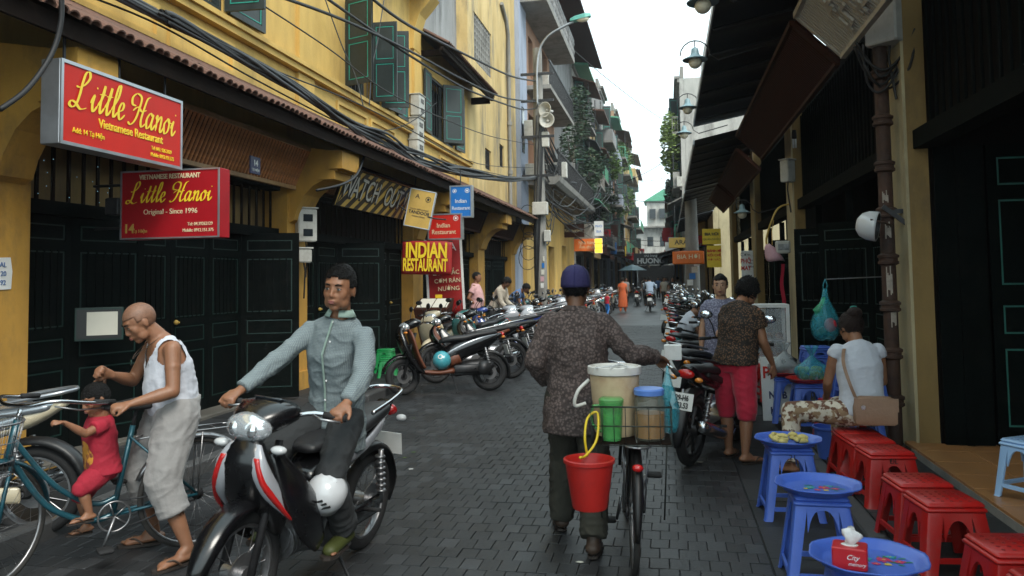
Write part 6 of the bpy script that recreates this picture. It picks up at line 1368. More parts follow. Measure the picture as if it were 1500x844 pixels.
bkw = motorbike('s', 'scooter with white front apron, first of the white ones in the left row', (-3.0, 17.2, 0), radians(-75), 'moto_white', 'black_plastic', 'black_plastic', lean=radians(5), steer=.3)
bku = motorbike('u', 'black underbone motorbike with silver side strips in the left row', (-3.0, 13.9, 0), radians(-150), 'black_paint', 'black_plastic', lean=radians(6), rail='dark_metal')
bkr = motorbike('u', 'blue underbone motorbike in the left row beside the third pillar', (-3.2, 15.7, 0), radians(-146), 'moto_blue', 'black_plastic', lean=radians(6), rail='steel')
protos = [bku, bkw, bk1, bk2, bku, bk3, bkr, bku]
rr = random.Random(17); names = ['black underbone', 'white scooter', 'dark scooter', 'black motorbike', 'plain black underbone', 'teal scooter', 'blue underbone', 'dark underbone']; nth = ['nearest', 'second', 'third', 'fourth', 'fifth', 'sixth', 'seventh', 'eighth', 'last', 'very last']
y = 16.3; k = 0
while y < 50:
    p = k % 8; x = -3.25+rr.uniform(-.3, .15)
    motorbike('', '%s %s counted along the left parked row past the menu stand' % (nth[k//8], names[p]), (x, y, 0), radians(rr.uniform(-165, -125) if p != 1 else rr.uniform(-95, -60)), lean=radians(6), group='motorbikes parked along the left kerb', proto=protos[p]); y += rr.uniform(.6, .95) if y < 30 else 1.25; k += 1
# the parked row on the right
loc, a = P_(.14, 7.02, .62, 8.20)
bq = motorbike('b', 'black motorbike with white plate reading H6 53, nearest on the right', loc, a, 'black_paint', 'black_plastic', 'black_plastic', 'seat_vinyl', lean=radians(5), steer=.3, rail='dark_metal', plate='29-H6 453.53')
specs = [(.40, 9.0, 62, 'black scooter with wide dark handlebar behind the nearest right motorbike', bk1), (.35, 10.2, 66, 'black underbone motorbike third in the right row', bku), (.38, 11.4, 60, 'teal scooter fourth in the right row', bk3), (.30, 12.8, 70, 'black motorbike beside the crouching worker', bk2), (.55, 14.6, 64, 'white scooter with red details past the crouching worker', bkw), (.30, 15.8, 68, 'dark scooter sixth in the right row', bk1), (.4, 17.2, 64, 'blue underbone motorbike in the right row', bkr), (.35, 18.6, 66, 'black motorbike near the third right pillar', bk2), (.4, 20, 62, 'black underbone motorbike past the third right pillar', bku)]
for (x, y, an, lb, pr) in specs: motorbike('', lb, (x, y, 0), radians(an), lean=radians(5), proto=pr, group='motorbikes parked along the right kerb')
y = 21.5
while y < 48: motorbike('', 'far parked motorbike in the right row beyond the third pillar', (.35+rr.uniform(-.1, .15), y, 0), radians(rr.uniform(55, 75)), lean=radians(5), proto=rr.choice(protos), group='far motorbikes on the right'); y += 1.35
# the rider's motorbike, coming towards the camera
loc, a = P_(-1.85, 4.62, -1.97, 3.37)
rb = motorbike('u', 'black motorbike with white and red front panels ridden towards the camera', loc, a, 'black_paint', 'moto_white', 'black_plastic', steer=-.08, lean=radians(-5), stripe='moto_red')
for o in list(rb.children):
    if o.name.startswith('mirror'):
        for c in list(o.children): bpy.data.objects.remove(c)
        bpy.data.objects.remove(o)
    elif 'indicator' in o.name: o.data.materials[0] = MAT['lens_clear']
t = thing('helmet', 'white helmet with black stripes hung on the front of the ridden motorbike', 'helmet', (-1.68, 3.74, .56)); t.rotation_euler = (radians(35), radians(40), radians(20)); t.scale = (.8, .8, .8)
b = B(); b.lathe([(.002, .13), (.06, .12), (.105, .085), (.125, .02), (.127, -.05), (.115, -.05), (.11, .02), (.002, .11)], n=22, cap=False); b.obj('shell', 'helmet_white', t, 'all')
for k in range(3): b = B(); b.box((-.02+.03*k, -.117, .03), (.012, .008, .075), Matrix.Rotation(.5, 3, 'Y')); b.obj('stripe', 'black_ink', t)
# cream motorbike at the far left edge, seen past the bicycle basket
motorbike('u', 'cream and grey underbone motorbike cut by the left edge of the picture', (-4.62, 4.35, .0), radians(196), 'moto_cream', 'moto_silver', 'moto_cream', 'moto_silver', lean=radians(-3), rail='alu')
for o in [o for o in S.objects if o.parent and o.parent.get('label', '').startswith('cream and grey') and o.name.split('.')[0] in ('tail_light', 'rear_indicator', 'licence_plate')]: bpy.data.objects.remove(o)

def bicycle(name, label, loc, rz, frame_m, step=True, basket=False, rack=True, steer=0., lean=0., hz=0., gx=0.):
    t = thing(name, label, 'bicycle', loc, rz, rot=(lean, 0, rz)); r = .33; wb = .54
    def M(fn, nm, mat, par=None, sm='all'): b = B(); fn(b); return b.obj(nm, mat, par or t, sm)
    st = Matrix.Translation((.42, 0, 0)) @ Matrix.Rotation(steer, 4, 'Z') @ Matrix.Translation((-.42, 0, 0))
    for x in (wb, -wb):
        T = st if x > 0 else Matrix.Identity(4)
        w = M(lambda b: (setattr(b, 'T', T), torus(b, (x, 0, r), r-.028, .011, 40, 6), b.cyl(T.inverted() @ Vector((0, 0, 0)) if 0 else (x, -.04, r), (x, .04, r), .02, n=10)), 'wheel', 'steel')
        M(lambda b: (setattr(b, 'T', T), torus(b, (x, 0, r), r-.016, .017, 48, 8)), 'tyre', 'tyre_worn', w)
        M(lambda b: (setattr(b, 'T', T), [b.tube([(x+.018*cos(a+.8*(-1)**k), .03*(-1)**(k//2), r+.018*sin(a+.8*(-1)**k)), (x+(r-.03)*cos(a), 0, r+(r-.03)*sin(a))], .0013, 3) for k, a in enumerate([i*2*pi/32 for i in range(32)])]), 'spokes', 'steel', w)['kind'] = 'stuff'
        M(lambda b: (setattr(b, 'T', T), arc_strip(b, (x, 0, r), r+.022, .028, .006, (40, 175)[0] if x > 0 else 20, 178 if x > 0 else 190, 18, .012)), 'mudguard', 'steel' if step and x < 0 else frame_m)
    tb_ = [(.42, 0, .86), (.44, 0, .70)]
    def fr(b):
        b.tube([(-.08, 0, .28), (-.18, 0, .78)], .016, 10)
        if step: b.tube(catmull([(.42, 0, .78), (.22, 0, .50), (.02, 0, .36), (-.10, 0, .38)], 5), .015, 10); b.tube(catmull([(.43, 0, .68), (.26, 0, .40), (.05, 0, .27), (-.08, 0, .28)], 5), .017, 10)
        else: b.tube([(.40, 0, .80), (-.16, 0, .76)], .014, 10); b.tube([(.42, 0, .70), (-.08, 0, .28)], .016, 10)
        b.tube([(.40, 0, .88), (.45, 0, .64)], .020, 10)
        for s_ in (-1, 1): b.tube([(-.08, s_*.02, .28), (-.54, s_*.05, .33)], .010, 8); b.tube([(-.16, s_*.02, .72), (-.54, s_*.05, .33)], .008, 8)
    M(fr, 'frame', frame_m)
    M(lambda b: (setattr(b, 'T', st), [b.tube([(.45, s_*.03, .64), (.50, s_*.045, .50), (.54, s_*.05, .33)], .011, 8) for s_ in (-1, 1)]), 'fork', frame_m)
    hb = M(lambda b: (setattr(b, 'T', st), b.tube([(.40, 0, .86), (.38, 0, 1.0+hz)], .011, 8), b.tube(catmull([(.12-gx, .29, 1.0+hz), (.22-gx*.5, .27, 1.02+hz), (.34, .20, 1.05+hz), (.41, .08, 1.03+hz), (.41, -.08, 1.03+hz), (.34, -.20, 1.05+hz), (.22-gx*.5, -.27, 1.02+hz), (.12-gx, -.29, 1.0+hz)], 5), .011, 8)), 'handlebar', 'chrome')
    for s_ in (-1, 1): M(lambda b: (setattr(b, 'T', st), b.cyl((.10-gx, s_*.29, 1.0+hz), (.21-gx*.8, s_*.272, 1.018+hz), .016, n=10)), 'grip', 'rubber', hb)
    M(lambda b: (setattr(b, 'T', st), [b.tube([(.33, s_*.19, 1.02+hz), (.26-gx*.5, s_*.24, .985+hz), (.16-gx, s_*.27, .975+hz)], .005, 6) for s_ in (-1, 1)]), 'brake_lever', 'steel', hb)
    M(lambda b: (b.tube([(-.18, 0, .78), (-.20, 0, .88)], .012, 8), plan(b, dense([(.02, .905, .015, .025), (-.10, .90, .025, .05), (-.24, .905, .035, .10), (-.32, .915, .02, .09)]))), 'saddle', 'rubber')
    M(lambda b: (torus(b, (-.08, .045, .28), .085, .006, 28, 6), [b.tube([(-.08, .045, .28), (-.08+.08*cos(a), .045, .28+.08*sin(a))], .005, 4) for a in (0, 1.26, 2.5, 3.8, 5)], b.tube([(-.08, .06, .28), (-.02, .08, .13)], .009, 6), b.tube([(-.08, -.06, .28), (-.14, -.08, .43)], .009, 6)), 'crank', 'steel')
    M(lambda b: (b.bev((-.02, .13, .125), (.08, .09, .022), .006), b.bev((-.14, -.13, .435), (.08, .09, .022), .006)), 'pedal', 'rubber', None, 40)
    M(lambda b: (b.tube([(-.08, .045, .365), (-.54, .045, .36)], .005, 4), b.tube([(-.08, .045, .195), (-.54, .045, .30)], .005, 4), b.cyl((-.54, .035, .33), (-.54, .05, .33), .035, n=14)), 'chain', 'dark_metal')
    if rack: M(lambda b: ([b.tube(catmull([(-.20, s_*.03, .70), (-.34, s_*.065, .715), (-.70, s_*.065, .715), (-.76, s_*.03, .715), (-.77, 0, .715)], 4), .006, 6) for s_ in (-1, 1)], [b.tube([(-.34-.10*k, -.065, .715), (-.34-.10*k, .065, .715)], .004, 5) for k in range(4)], [b.tube([(-.54, s_*.055, .33), (-.56, s_*.065, .71)], .005, 6) for s_ in (-1, 1)], b.tube([(-.40, 0, .73), (-.70, 0, .73)], .004, 5)), 'rear_rack', 'steel')
    M(lambda b: b.ell((-.80, 0, .62), (.02, .03, .02)), 'rear_reflector', 'lens_red')
    if basket:
        def bk(b):
            b.T = st; cx = .57; n = 22
            for (z, a, c) in ((.62, .11, .12), (.70, .125, .14), (.80, .14, .16), (.90, .155, .185)):
                b.tube([(cx+a*cos(q), c*sin(q), z) for q in [i*2*pi/24 for i in range(24)]], .003 if z < .9 else .006, 5, closed=True)
            for i in range(34): q = i*2*pi/34; b.tube([(cx+.11*cos(q), .12*sin(q), .62), (cx+.155*cos(q), .185*sin(q), .90)], .0016, 4)
            for i in range(-4, 5): x = cx+i*.025; w_ = .12*sqrt(max(0, 1-(i*.025/.11)**2)); b.tube([(x, -w_, .62), (x, w_, .62)], .0016, 4)
        M(bk, 'basket', 'steel')
        M(lambda b: (setattr(b, 'T', st), b.tube([(.54, -.05, .33), (.56, -.08, .62)], .005, 5), b.tube([(.54, .05, .33), (.56, .08, .62)], .005, 5), b.tube([(.44, 0, .84), (.58, 0, .84)], .006, 5)), 'basket_stay', 'steel')
    return t
bicycle('bicycle', 'old teal step-through bicycle with wire basket held by the man in white', ((-2.87-3.6)/2, (4.50+3.68)/2, 0), atan2(3.66-4.50, -3.60+2.87), 'teal_frame', True, True, lean=radians(-2), steer=.58, hz=-.07, gx=.08)
vb = bicycle('bicycle', 'vendor bicycle with black frame and red rear mudguard loaded with tubs', (-.267, 4.998, 0), radians(95), 'bike_black', False, False, lean=radians(2))
# ---- load on the vendor's rack
BX, BY = -.215, 4.42
t = thing('wire_basket', 'black wire basket on the rear rack of the vendor bicycle', 'basket', (BX, BY, .72), radians(3)); b = B()
for z in (0, .10, .20):
    b.tube([(-.21, -.15, z), (.21, -.15, z), (.21, .16, z), (-.21, .16, z)], .0035 if z < .2 else .005, 5, closed=True)
for i in range(8): x = -.21+.06*i; b.tube([(x, -.15, .2), (x, -.15, 0), (x, .16, 0), (x, .16, .2)], .0022, 4)
for i in range(5): y = -.15+.062*i; b.tube([(-.21, y, .2), (-.21, y, 0), (.21, y, 0), (.21, y, .2)], .0022, 4)
b.obj('grid', 'wire', t, 'all'); b = B()
for s_ in (-1, 1): b.tube([(s_*.19, .0, 0), (s_*.17, .1, -.45)], .005, 6)
b.obj('stay', 'wire', t, 'all'); b = B(); b.bb((-.205, -.145, .004), (.205, .155, .010)); b.obj('base_sheet', 'dark_wood', t)
t = thing('food_tub', 'large cream plastic tub with stained side and white lid on the vendor bicycle', 'tub', (BX-.09, BY+.08, .735)); b = B(); b.lathe([(.105, 0), (.115, .02), (.135, .30), (.137, .33), (.10, .33)], n=32); b.obj('tub', 'tank_cream', t, 40)
b = B(); b.lathe([(.137, .335), (.148, .335), (.150, .35), (.148, .375), (.135, .378), (.13, .366), (.0, .366)], n=32); b.obj('lid', 'lid_white', t, 40)
b = B(); b.tube(catmull([(-.14, -.02, .30), (-.20, -.05, .24), (-.22, -.04, .16), (-.16, -.02, .17)], 5), .010, 6); b.obj('handle', 'lid_white', t, 'all')
for k in range(3): o = thing('stick', 'thin white stick lying on the cream tub lid', 'stick', (BX-.12+.04*k, BY+.02, 1.113+.004*k), .9+.5*k, 'sticks on the tub lid'); b = B(); b.cyl((-.1, 0, 0), (.1, 0, 0), .005, n=6); b.obj('rod', 'white_plastic', o)
t = thing('jug', 'translucent green plastic jug with handle in the bicycle basket', 'jug', (BX-.10, BY-.08, .735)); b = B(); b.lathe([(.050, 0), (.054, .02), (.062, .17), (.066, .20), (.060, .20), (.056, .17), (.045, .01)], n=24); b.obj('body', 'green_clear', t, 40)
b = B(); b.lathe([(.044, .012), (.053, .13), (.0, .13)], n=20); b.obj('liquid', 'green_tea', t, 40); b = B(); b.lathe([(.066, .20), (.068, .215), (.055, .225), (.0, .225)], n=24); b.obj('lid', 'green_clear', t, 40)
b = B(); b.tube(catmull([(-.055, 0, .18), (-.10, 0, .17), (-.105, 0, .09), (-.055, 0, .04)], 5), .008, 8); b.obj('handle', 'green_clear', t, 'all')
t = thing('jar', 'clear plastic jar of tea with blue screw lid in the bicycle basket', 'jar', (BX+.10, BY-.03, .735)); b = B(); b.lathe([(.078, 0), (.084, .02), (.084, .20), (.072, .235), (.068, .235), (.080, .195), (.078, .01)], n=28); b.obj('body', 'jar_clear', t, 40)
b = B(); b.lathe([(.077, .012), (.079, .14), (.0, .14)], n=24); b.obj('tea', 'tea', t, 40); b = B(); b.lathe([(.074, .235), (.080, .236), (.082, .262), (.076, .27), (.0, .27)], n=28); b.obj('lid', 'lid_blue', t, 40)
crumple_bag('plastic_bag', 'pale blue plastic bag squeezed beside the jar on the vendor bicycle', (BX+.20, BY+.10, .75), (.05, .07, .36), 'bag_blue', 9, knot=False)
t = thing('bucket', 'red plastic bucket with yellow cord hanging from the vendor bicycle rack', 'bucket', (BX-.20, BY-.32, .44)); b = B(); b.lathe([(.085, 0), (.09, .01), (.122, .225), (.130, .228), (.131, .245), (.120, .248), (.115, .235), (.083, .012)], n=32); b.obj('tub', 'red_bucket', t, 40)
b = B(); b.tube(catmull([(-.02, .118, .23), (-.03, .10, .33), (-.02, .17, .42), (.03, .20, .44), (.03, .12, .32), (-.02, .05, .25), (-.04, -.05, .26)], 5), .007, 6); b.obj('cord', 'yellow_cord', t, 'all')
t = thing('cloth_bundle', 'folded white paper held in the hand of the vendor', 'paper', (.02, 5.22, 1.12)); b = B(); b.bev((0, 0, 0), (.11, .02, .10), .004, Matrix.Rotation(.2, 3, 'X')); b.obj('sheet', 'white_paint', t)
# ============================================================ PEOPLE
TMP = bpy.data.scenes.new('tmp_scene')
def fused(b, name, mat, parent, vox=.008, sm=5, wr=0., cut=None, wf=11., solid=0.):
    """closed shapes fused into one continuous surface, smoothed, with cloth folds"""
    me0 = b.mesh(name, mat); o = bpy.data.objects.new(name, me0); TMP.collection.objects.link(o)
    m = o.modifiers.new('r', 'REMESH'); m.mode = 'VOXEL'; m.voxel_size = vox; m.use_smooth_shade = True
    if sm: m = o.modifiers.new('s', 'SMOOTH'); m.factor = .5; m.iterations = sm
    vl = TMP.view_layers[0]; vl.update(); me = bpy.data.meshes.new_from_object(o.evaluated_get(vl.depsgraph)); bpy.data.objects.remove(o); bpy.data.meshes.remove(me0)
    me.name = name
    if not me.materials: me.materials.append(MAT[mat])
    if wr:
        nv = len(me.vertices); N = [v.normal.copy() for v in me.vertices]
        for v, nn in zip(me.vertices, N):
            p = v.co; w = noise.noise(Vector((p.x*wf, p.y*wf, p.z*wf*.55)))+.5*noise.noise(Vector((p.x*wf*2.3+5, p.y*wf*2.3, p.z*wf*1.2)))
            w2 = 1-abs(noise.noise(Vector((p.x*wf*.8+9, p.y*wf*.8, (p.z+.4*p.x)*wf*1.5))))*3.0
            v.co = p+nn*wr*(w*.9+.7*max(0, w2))
    if cut:
        import bmesh
        bm = bmesh.new(); bm.from_mesh(me); bmesh.ops.delete(bm, geom=[v for v in bm.verts if cut(v.co)], context='VERTS'); bm.to_mesh(me); bm.free()
    me.shade_smooth(); return link(name, me, parent)
def V3(*a): return Vector(a)
def torso_rings(b, secs, side, n=20, grow=0., p=2.3):
    """secs: (point, half width, half depth[, side vector])"""
    R_ = []; m = len(secs)
    for i, q in enumerate(secs):
        d = (Vector(secs[min(i+1, m-1)][0])-Vector(secs[max(i-1, 0)][0])).normalized(); u = Vector(q[3]) if len(q) > 3 else Vector(side); u = (u-d*u.dot(d)).normalized(); w = d.cross(u); ring = []
        for k in range(n):
            a = 2*pi*k/n; c, s_ = cos(a), sin(a); e = 2/p
            ring.append(Vector(q[0])+u*(q[1]+grow)*(abs(c)**e)*(1 if c > 0 else -1)+w*(q[2]+grow)*(abs(s_)**e)*(1 if s_ > 0 else -1))
        R_.append(ring)
    return b.rings(R_)
def hand(b, wr_, d, pn, sc=1., curl=40, side=1, spread=.12, thumb=35):
    """palm, four unequal bent fingers and a thumb from the side of the palm. d: along the hand, pn: palm normal"""
    d = Vector(d).normalized(); pn = Vector(pn); pn = (pn-d*pn.dot(d)).normalized(); w = d.cross(pn)*side; o = Vector(wr_)
    b.cap_(o, o+d*.03*sc, .026*sc, .030*sc, sq=(.65, 1.1), side=pn); 
    b.cap_(o+d*.025*sc, o+d*.085*sc, .028*sc, .034*sc, sq=(.42, 1.15), side=pn)
    for k, (off, L_) in enumerate(((-.031, .066), (-.0105, .076), (.0105, .071), (.031, .055))):
        p = o+d*.088*sc+w*off*sc; a = radians(curl*.5); dd = (d*cos(a)+pn*sin(a)+w*spread*off*10).normalized(); q = p+dd*L_*.45*sc
        b.cap_(p-d*.012*sc, q, .0098*sc, .009*sc, n=8)
        a2 = radians(curl*1.35); d2 = (d*cos(a2)+pn*sin(a2)).normalized(); q2 = q+d2*L_*.33*sc; b.cap_(q, q2, .009*sc, .0082*sc, n=8)
        a3 = radians(curl*2.1); d3 = (d*cos(a3)+pn*sin(a3)).normalized(); b.cap_(q2, q2+d3*L_*.25*sc, .0082*sc, .007*sc, n=8)
    p = o+d*.03*sc-w*.030*sc; a = radians(thumb); t1 = (d*cos(a)-w*sin(a)+pn*.35).normalized(); q = p+t1*.042*sc; b.cap_(p, q, .014*sc, .011*sc, n=8)
    t2 = (d*.9-w*.15+pn*.55).normalized(); b.cap_(q, q+t2*.034*sc, .0105*sc, .0085*sc, n=8)
def headM(c, face, upv=(0, 0, 1), s=1.):
    f = Vector(face).normalized(); u = Vector(upv); u = (u-f*u.dot(f)).normalized(); l_ = u.cross(f)
    return Matrix(((f.x*s, l_.x*s, u.x*s, c[0]), (f.y*s, l_.y*s, u.y*s, c[1]), (f.z*s, l_.z*s, u.z*s, c[2]), (0, 0, 0, 1)))
def head_prims(b, H, neck, child=False):
    T0 = b.T; b.T = H
    b.ell((-.008, 0, .028), (.096, .078, .090), n=20, m=14); b.ell((.022, 0, -.032), (.067, .065, .072), n=16, m=12)
    b.ell((.060, 0, -.086), (.024, .028, .020)); b.ell((.072, 0, .040), (.020, .052, .014)); 
    for s_ in (-1, 1):
        b.ell((.052, s_*.036, -.014), (.030, .030, .036)); b.ell((-.006, s_*.079, -.004), (.016, .008, .031)); b.ell((.090, s_*.012, -.026), (.010, .009, .007)); b.ell((.030, s_*.044, -.060), (.036, .022, .034))
        b.ell((.078, s_*.031, .010), (.010, .018, .011))
    b.cap_((.084, 0, .026), (.1005, 0, -.020), .0075, .0105, n=10); b.ell((.084, 0, -.054), (.013, .026, .014)); b.ell((.094, 0, -.048), (.008, .02, .005)); b.ell((.092, 0, -.060), (.008, .018, .006))
    b.T = T0
    c = H @ V3(-.022, 0, -.05); b.cap_(neck, c, .056, .050, n=14)
def face_parts(t, H, hair='hair', eyes=True, brow=True, closed=False):
    def P(fn, nm, m): b = B(); b.T = H; fn(b); return b.obj(nm, m, t, 'all')
    if eyes:
        for s_ in (-1, 1):
            P(lambda b: b.ell((.0815, s_*.031, .011), (.0060, .0120, .0046 if not closed else .002)), 'eye', 'eye_white'); P(lambda b: b.ell((.0862, s_*.031, .011), (.0030, .0056, .0052 if not closed else .0015)), 'iris', 'eye_dark')
            P(lambda b: b.tube([(.082, s_*.016, .015), (.0885, s_*.031, .0185), (.079, s_*.046, .014)], .0018, 5), 'upper_lid', hair)
    if brow: 
        for s_ in (-1, 1): P(lambda b: b.tube([(.090, s_*.014, .032), (.0905, s_*.030, .038), (.079, s_*.048, .033)], [.003, .0042, .002], 6), 'eyebrow', hair)
    P(lambda b: (b.ell((.0985, 0, -.0495), (.005, .021, .0042)), b.ell((.0965, 0, -.0585), (.006, .018, .0052))), 'lips', 'lips')
def hair_cap(t, H, mat='hair', front=.045, side=-.01, back=-.07, k=1.10, seed=1, tuft=.006, name='hair', top=0., strands=900, slen=.016):
    b = B(); b.ell((0, 0, 0), 1, n=40, m=28); vs = []; r_ = random.Random(seed)
    for p in b.v:
        x, y, z = p; q = (x*.096*k-.010, y*.079*k, z*.091*k+.030+top*max(0, z)); s_ = tuft*noise.noise(Vector((x*7+seed, y*7, z*7)))+tuft*.6*noise.noise(Vector((x*19+seed, y*19, z*9)))
        vs.append(Vector(q)*(1+s_/.09))
    keep = []
    for f in b.f:
        c = sum((vs[i] for i in f), Vector())/len(f); lim = front if c.x > .035 else (side if c.x > -.02 else back); ear = c.x > -.03 and abs(c.y) > .07 and c.z < side+.012
        lim += .01*noise.noise(c*60)
        if c.z > lim and not ear: keep.append(f)
    bb_ = B(); bb_.T = H; bb_.add(vs, keep); o = bb_.obj(name, mat, t, 'all'); m = o.modifiers.new('thickness', 'SOLIDIFY'); m.thickness = .010; m.offset = -1
    if strands:
        b2 = B(); b2.T = H; 
        for q in range(strands):
            f = keep[r_.randrange(len(keep))]; c = sum((vs[i] for i in f), Vector())/len(f); nn = (c-V3(-.01, 0, .0)).normalized(); dn = (nn*.42+V3(r_.uniform(-.15, .15)+(.45 if c.x > -.02 else -.15), r_.uniform(-.3, .3), -.35-.3*abs(c.y)*8+r_.uniform(-.2, .2))).normalized(); L_ = r_.uniform(.4, 1)*slen; w_ = dn.orthogonal().normalized()*.0022
            b2.add([c-w_-nn*.003, c+w_-nn*.003, c+dn*L_*.6+w_*.7+V3(0, 0, -L_*.05), c+dn*L_+V3(0, 0, -L_*.25), c+dn*L_*.6-w_*.7+V3(0, 0, -L_*.05)], [(0, 1, 2, 4), (4, 2, 3)])
        b2.obj('hair_strands', mat, o)['kind'] = 'stuff'
    return o
def limbs(J, s, k=1.):
    L_ = []
    for sd in ('L', 'R'):
        L_.append((J['sh'+sd], J['el'+sd], .046*s*k, .038*s*k)); L_.append((J['el'+sd], J['wr'+sd], .038*s*k, .025*s*k))
        L_.append((J['hip'+sd], J['kn'+sd], .080*s*k, .055*s*k)); L_.append((J['kn'+sd], J['an'+sd], .052*s*k, .034*s*k))
    return L_
def std(h=1.65, lean=0., arm=0.):
    s = h/1.65; J = {'pel': (0, 0, .90), 'wai': (.01, 0, 1.03), 'che': (.0, 0, 1.22), 'sho': (-.01, 0, 1.355), 'nek': (-.005, 0, 1.42), 'hed': (.025, 0, 1.545)}
    for n, y in (('L', 1), ('R', -1)):
        J['sh'+n] = (-.01, y*.162, 1.338); J['el'+n] = (-.04, y*.215, 1.09); J['wr'+n] = (.03, y*.225, .86); J['hip'+n] = (0, y*.082, .88); J['kn'+n] = (.015, y*.09, .47); J['an'+n] = (-.015, y*.09, .085); J['toe'+n] = (.13, y*.11, .035); J['hd'+n] = (.2, 0, -1); J['pn'+n] = (0, -y, 0)
    J = {k: Vector(v)*s for k, v in J.items()}; J['face'] = Vector((1, 0, 0)); J['up'] = Vector((0, 0, 1)); J['side'] = Vector((0, 1, 0)); J['s'] = s; return J
def bend(J, piv, ang, keys, axis='Y'):
    R3 = Matrix.Rotation(radians(ang), 3, axis); c = J[piv]
    for k in keys: J[k] = c+R3 @ (J[k]-c)
UP = ['wai', 'che', 'sho', 'nek', 'hed', 'shL', 'shR', 'elL', 'elR', 'wrL', 'wrR']
def person(label, loc, rz, J, skin='skin', shirt=None, trous=None, hair='hair', vox=.008, build=1., sleeve='short', hem=.86, collar=False, tro_len=1., bag=0., belly=0., shoes='sandal', detail=True, group=None, hairk={}, curl=(45, 45), chest=1., wr=.006, shirt_name='shirt', trous_name='trousers', cut=None, closed=False, headscale=1., flare=0., shirt_q=None):
    t = thing('person', label, 'person', loc, rz, group); s = J['s']; side = J['side']; H = headM(J['hed'], J['face'], J['up'], s*headscale)
    W_ = lambda q, w, d: (q, w*s*build, d*s*build)
    secs = [W_(J['pel']-Vector((0, 0, .09*s)), .12, .09), W_(J['pel'], .160, .112), W_(J['wai']+J['face']*belly*.5, .142, .100+belly), W_(J['che'], .158*chest, .112), W_(J['sho'], .136, .078), W_(J['sho'].lerp(J['nek'], .55), .092, .064), W_(J['nek']-Vector((0, 0, .005)), .056, .055)]
    b = B(); torso_rings(b, secs, side); head_prims(b, H, J['nek'])
    for k, sd in (('L', 1), ('R', -1)):
        b.ell(J['sh'+k]-side*sd*.014*s-V3(0, 0, .008*s), .050*s*build)
        sh, el, wr_ = J['sh'+k], J['el'+k], J['wr'+k]
        b.cap_(sh, el, .046*s*build, .037*s*build); b.ell(sh.lerp(el, .45), (.045*s*build,)*3); b.cap_(el, el.lerp(wr_, .35), .036*s*build, .038*s*build); b.cap_(el.lerp(wr_, .35), wr_, .038*s*build, .024*s)
        hand(b, wr_, J['hd'+k], J['pn'+k], s, curl[0 if k == 'L' else 1], -sd)
        hp, kn, an, to = J['hip'+k], J['kn'+k], J['an'+k], J['toe'+k]
        b.cap_(hp, kn, .082*s*build, .052*s*build); b.ell(kn, .054*s*build); b.cap_(kn, kn.lerp(an, .35), .048*s*build, .054*s*build); b.cap_(kn.lerp(an, .35), an, .054*s*build, .033*s)
        fd = (to-an); fd.z = 0; fd = fd.normalized() if fd.length > .01 else J['face'].copy(); z0 = to.z
        b.cap_(V3(an.x, an.y, z0+.015*s)-fd*.03*s, V3(to.x, to.y, z0-.002*s), .036*s, .034*s, sq=(1.15, .7), side=fd.cross(V3(0, 0, 1))); b.cap_(an, V3(an.x, an.y, z0+.03*s)+fd*.04*s, .034*s, .034*s)
        if detail:
            lat = fd.cross(V3(0, 0, 1))*sd
            for q in range(5): p0 = V3(to.x, to.y, z0-.008*s)+lat*(-.028+.0145*q)*s; b.cap_(p0, p0+fd*(.048-.006*q)*s, (.013 if q == 0 else .009)*s, (.011 if q == 0 else .0075)*s, n=8)
    fused(b, 'body', skin, t, vox, 4 if vox < .01 else 3)
    if detail: face_parts(t, H, hair, closed=closed)
    if hairk is not None: hair_cap(t, H, hair, **hairk)
    if shirt:
        b = B(); q = .014+bag*.5 if shirt_q is None else shirt_q
        d_ = (J['wai']-J['pel']).normalized(); hp_ = J['pel']-V3(0, 0, 1)*(.90-hem)*s*1.0 if d_.z > .6 else J['pel']-d_*(.9-hem)*s
        ss = [W_(hp_, .165+flare, .118+flare), W_(J['pel'].lerp(hp_, .4), .165+flare*.6, .118+flare*.5), W_(J['wai']+J['face']*belly*.5, .146, .104+belly), W_(J['che'], .160*chest, .114), W_(J['sho'], .138, .080), W_(J['sho'].lerp(J['nek'], .5), .098, .066), W_(J['nek']-Vector((0, 0, .014*s)), .060, .056)]
        torso_rings(b, ss, side, grow=q)
        for k, sd in (('L', 1), ('R', -1)):
            sh, el, wr_ = J['sh'+k], J['el'+k], J['wr'+k]; b.ell(sh-side*sd*(.020 if sleeve != 'cap' else .012)*s-V3(0, 0, .012*s), (.049*build+q*.8+(.003 if sleeve == 'cap' else 0))*s)
            if sleeve == 'short': b.cap_(sh-V3(0, 0, .01*s), sh.lerp(el, .55), (.044*build+q)*s, (.050*build+q)*s, flat=True)
            elif sleeve == 'long': b.cap_(sh-V3(0, 0, .008*s), el, (.043*build+q)*s, (.038*build+q)*s); b.cap_(el, el.lerp(wr_, .55), (.038*build+q)*s, (.033*build+q)*s); b.cap_(el.lerp(wr_, .5), el.lerp(wr_, .92), (.033*build+q)*s, (.027+q*.8)*s, flat=True)
            elif sleeve == 'cap': b.cap_(sh-V3(0, 0, .012*s), sh.lerp(el, .20), (.040*build+q)*s, (.044*build+q)*s, flat=True)
        sobj = fused(b, shirt_name, shirt, t, vox*1.15, 5, wr, cut)
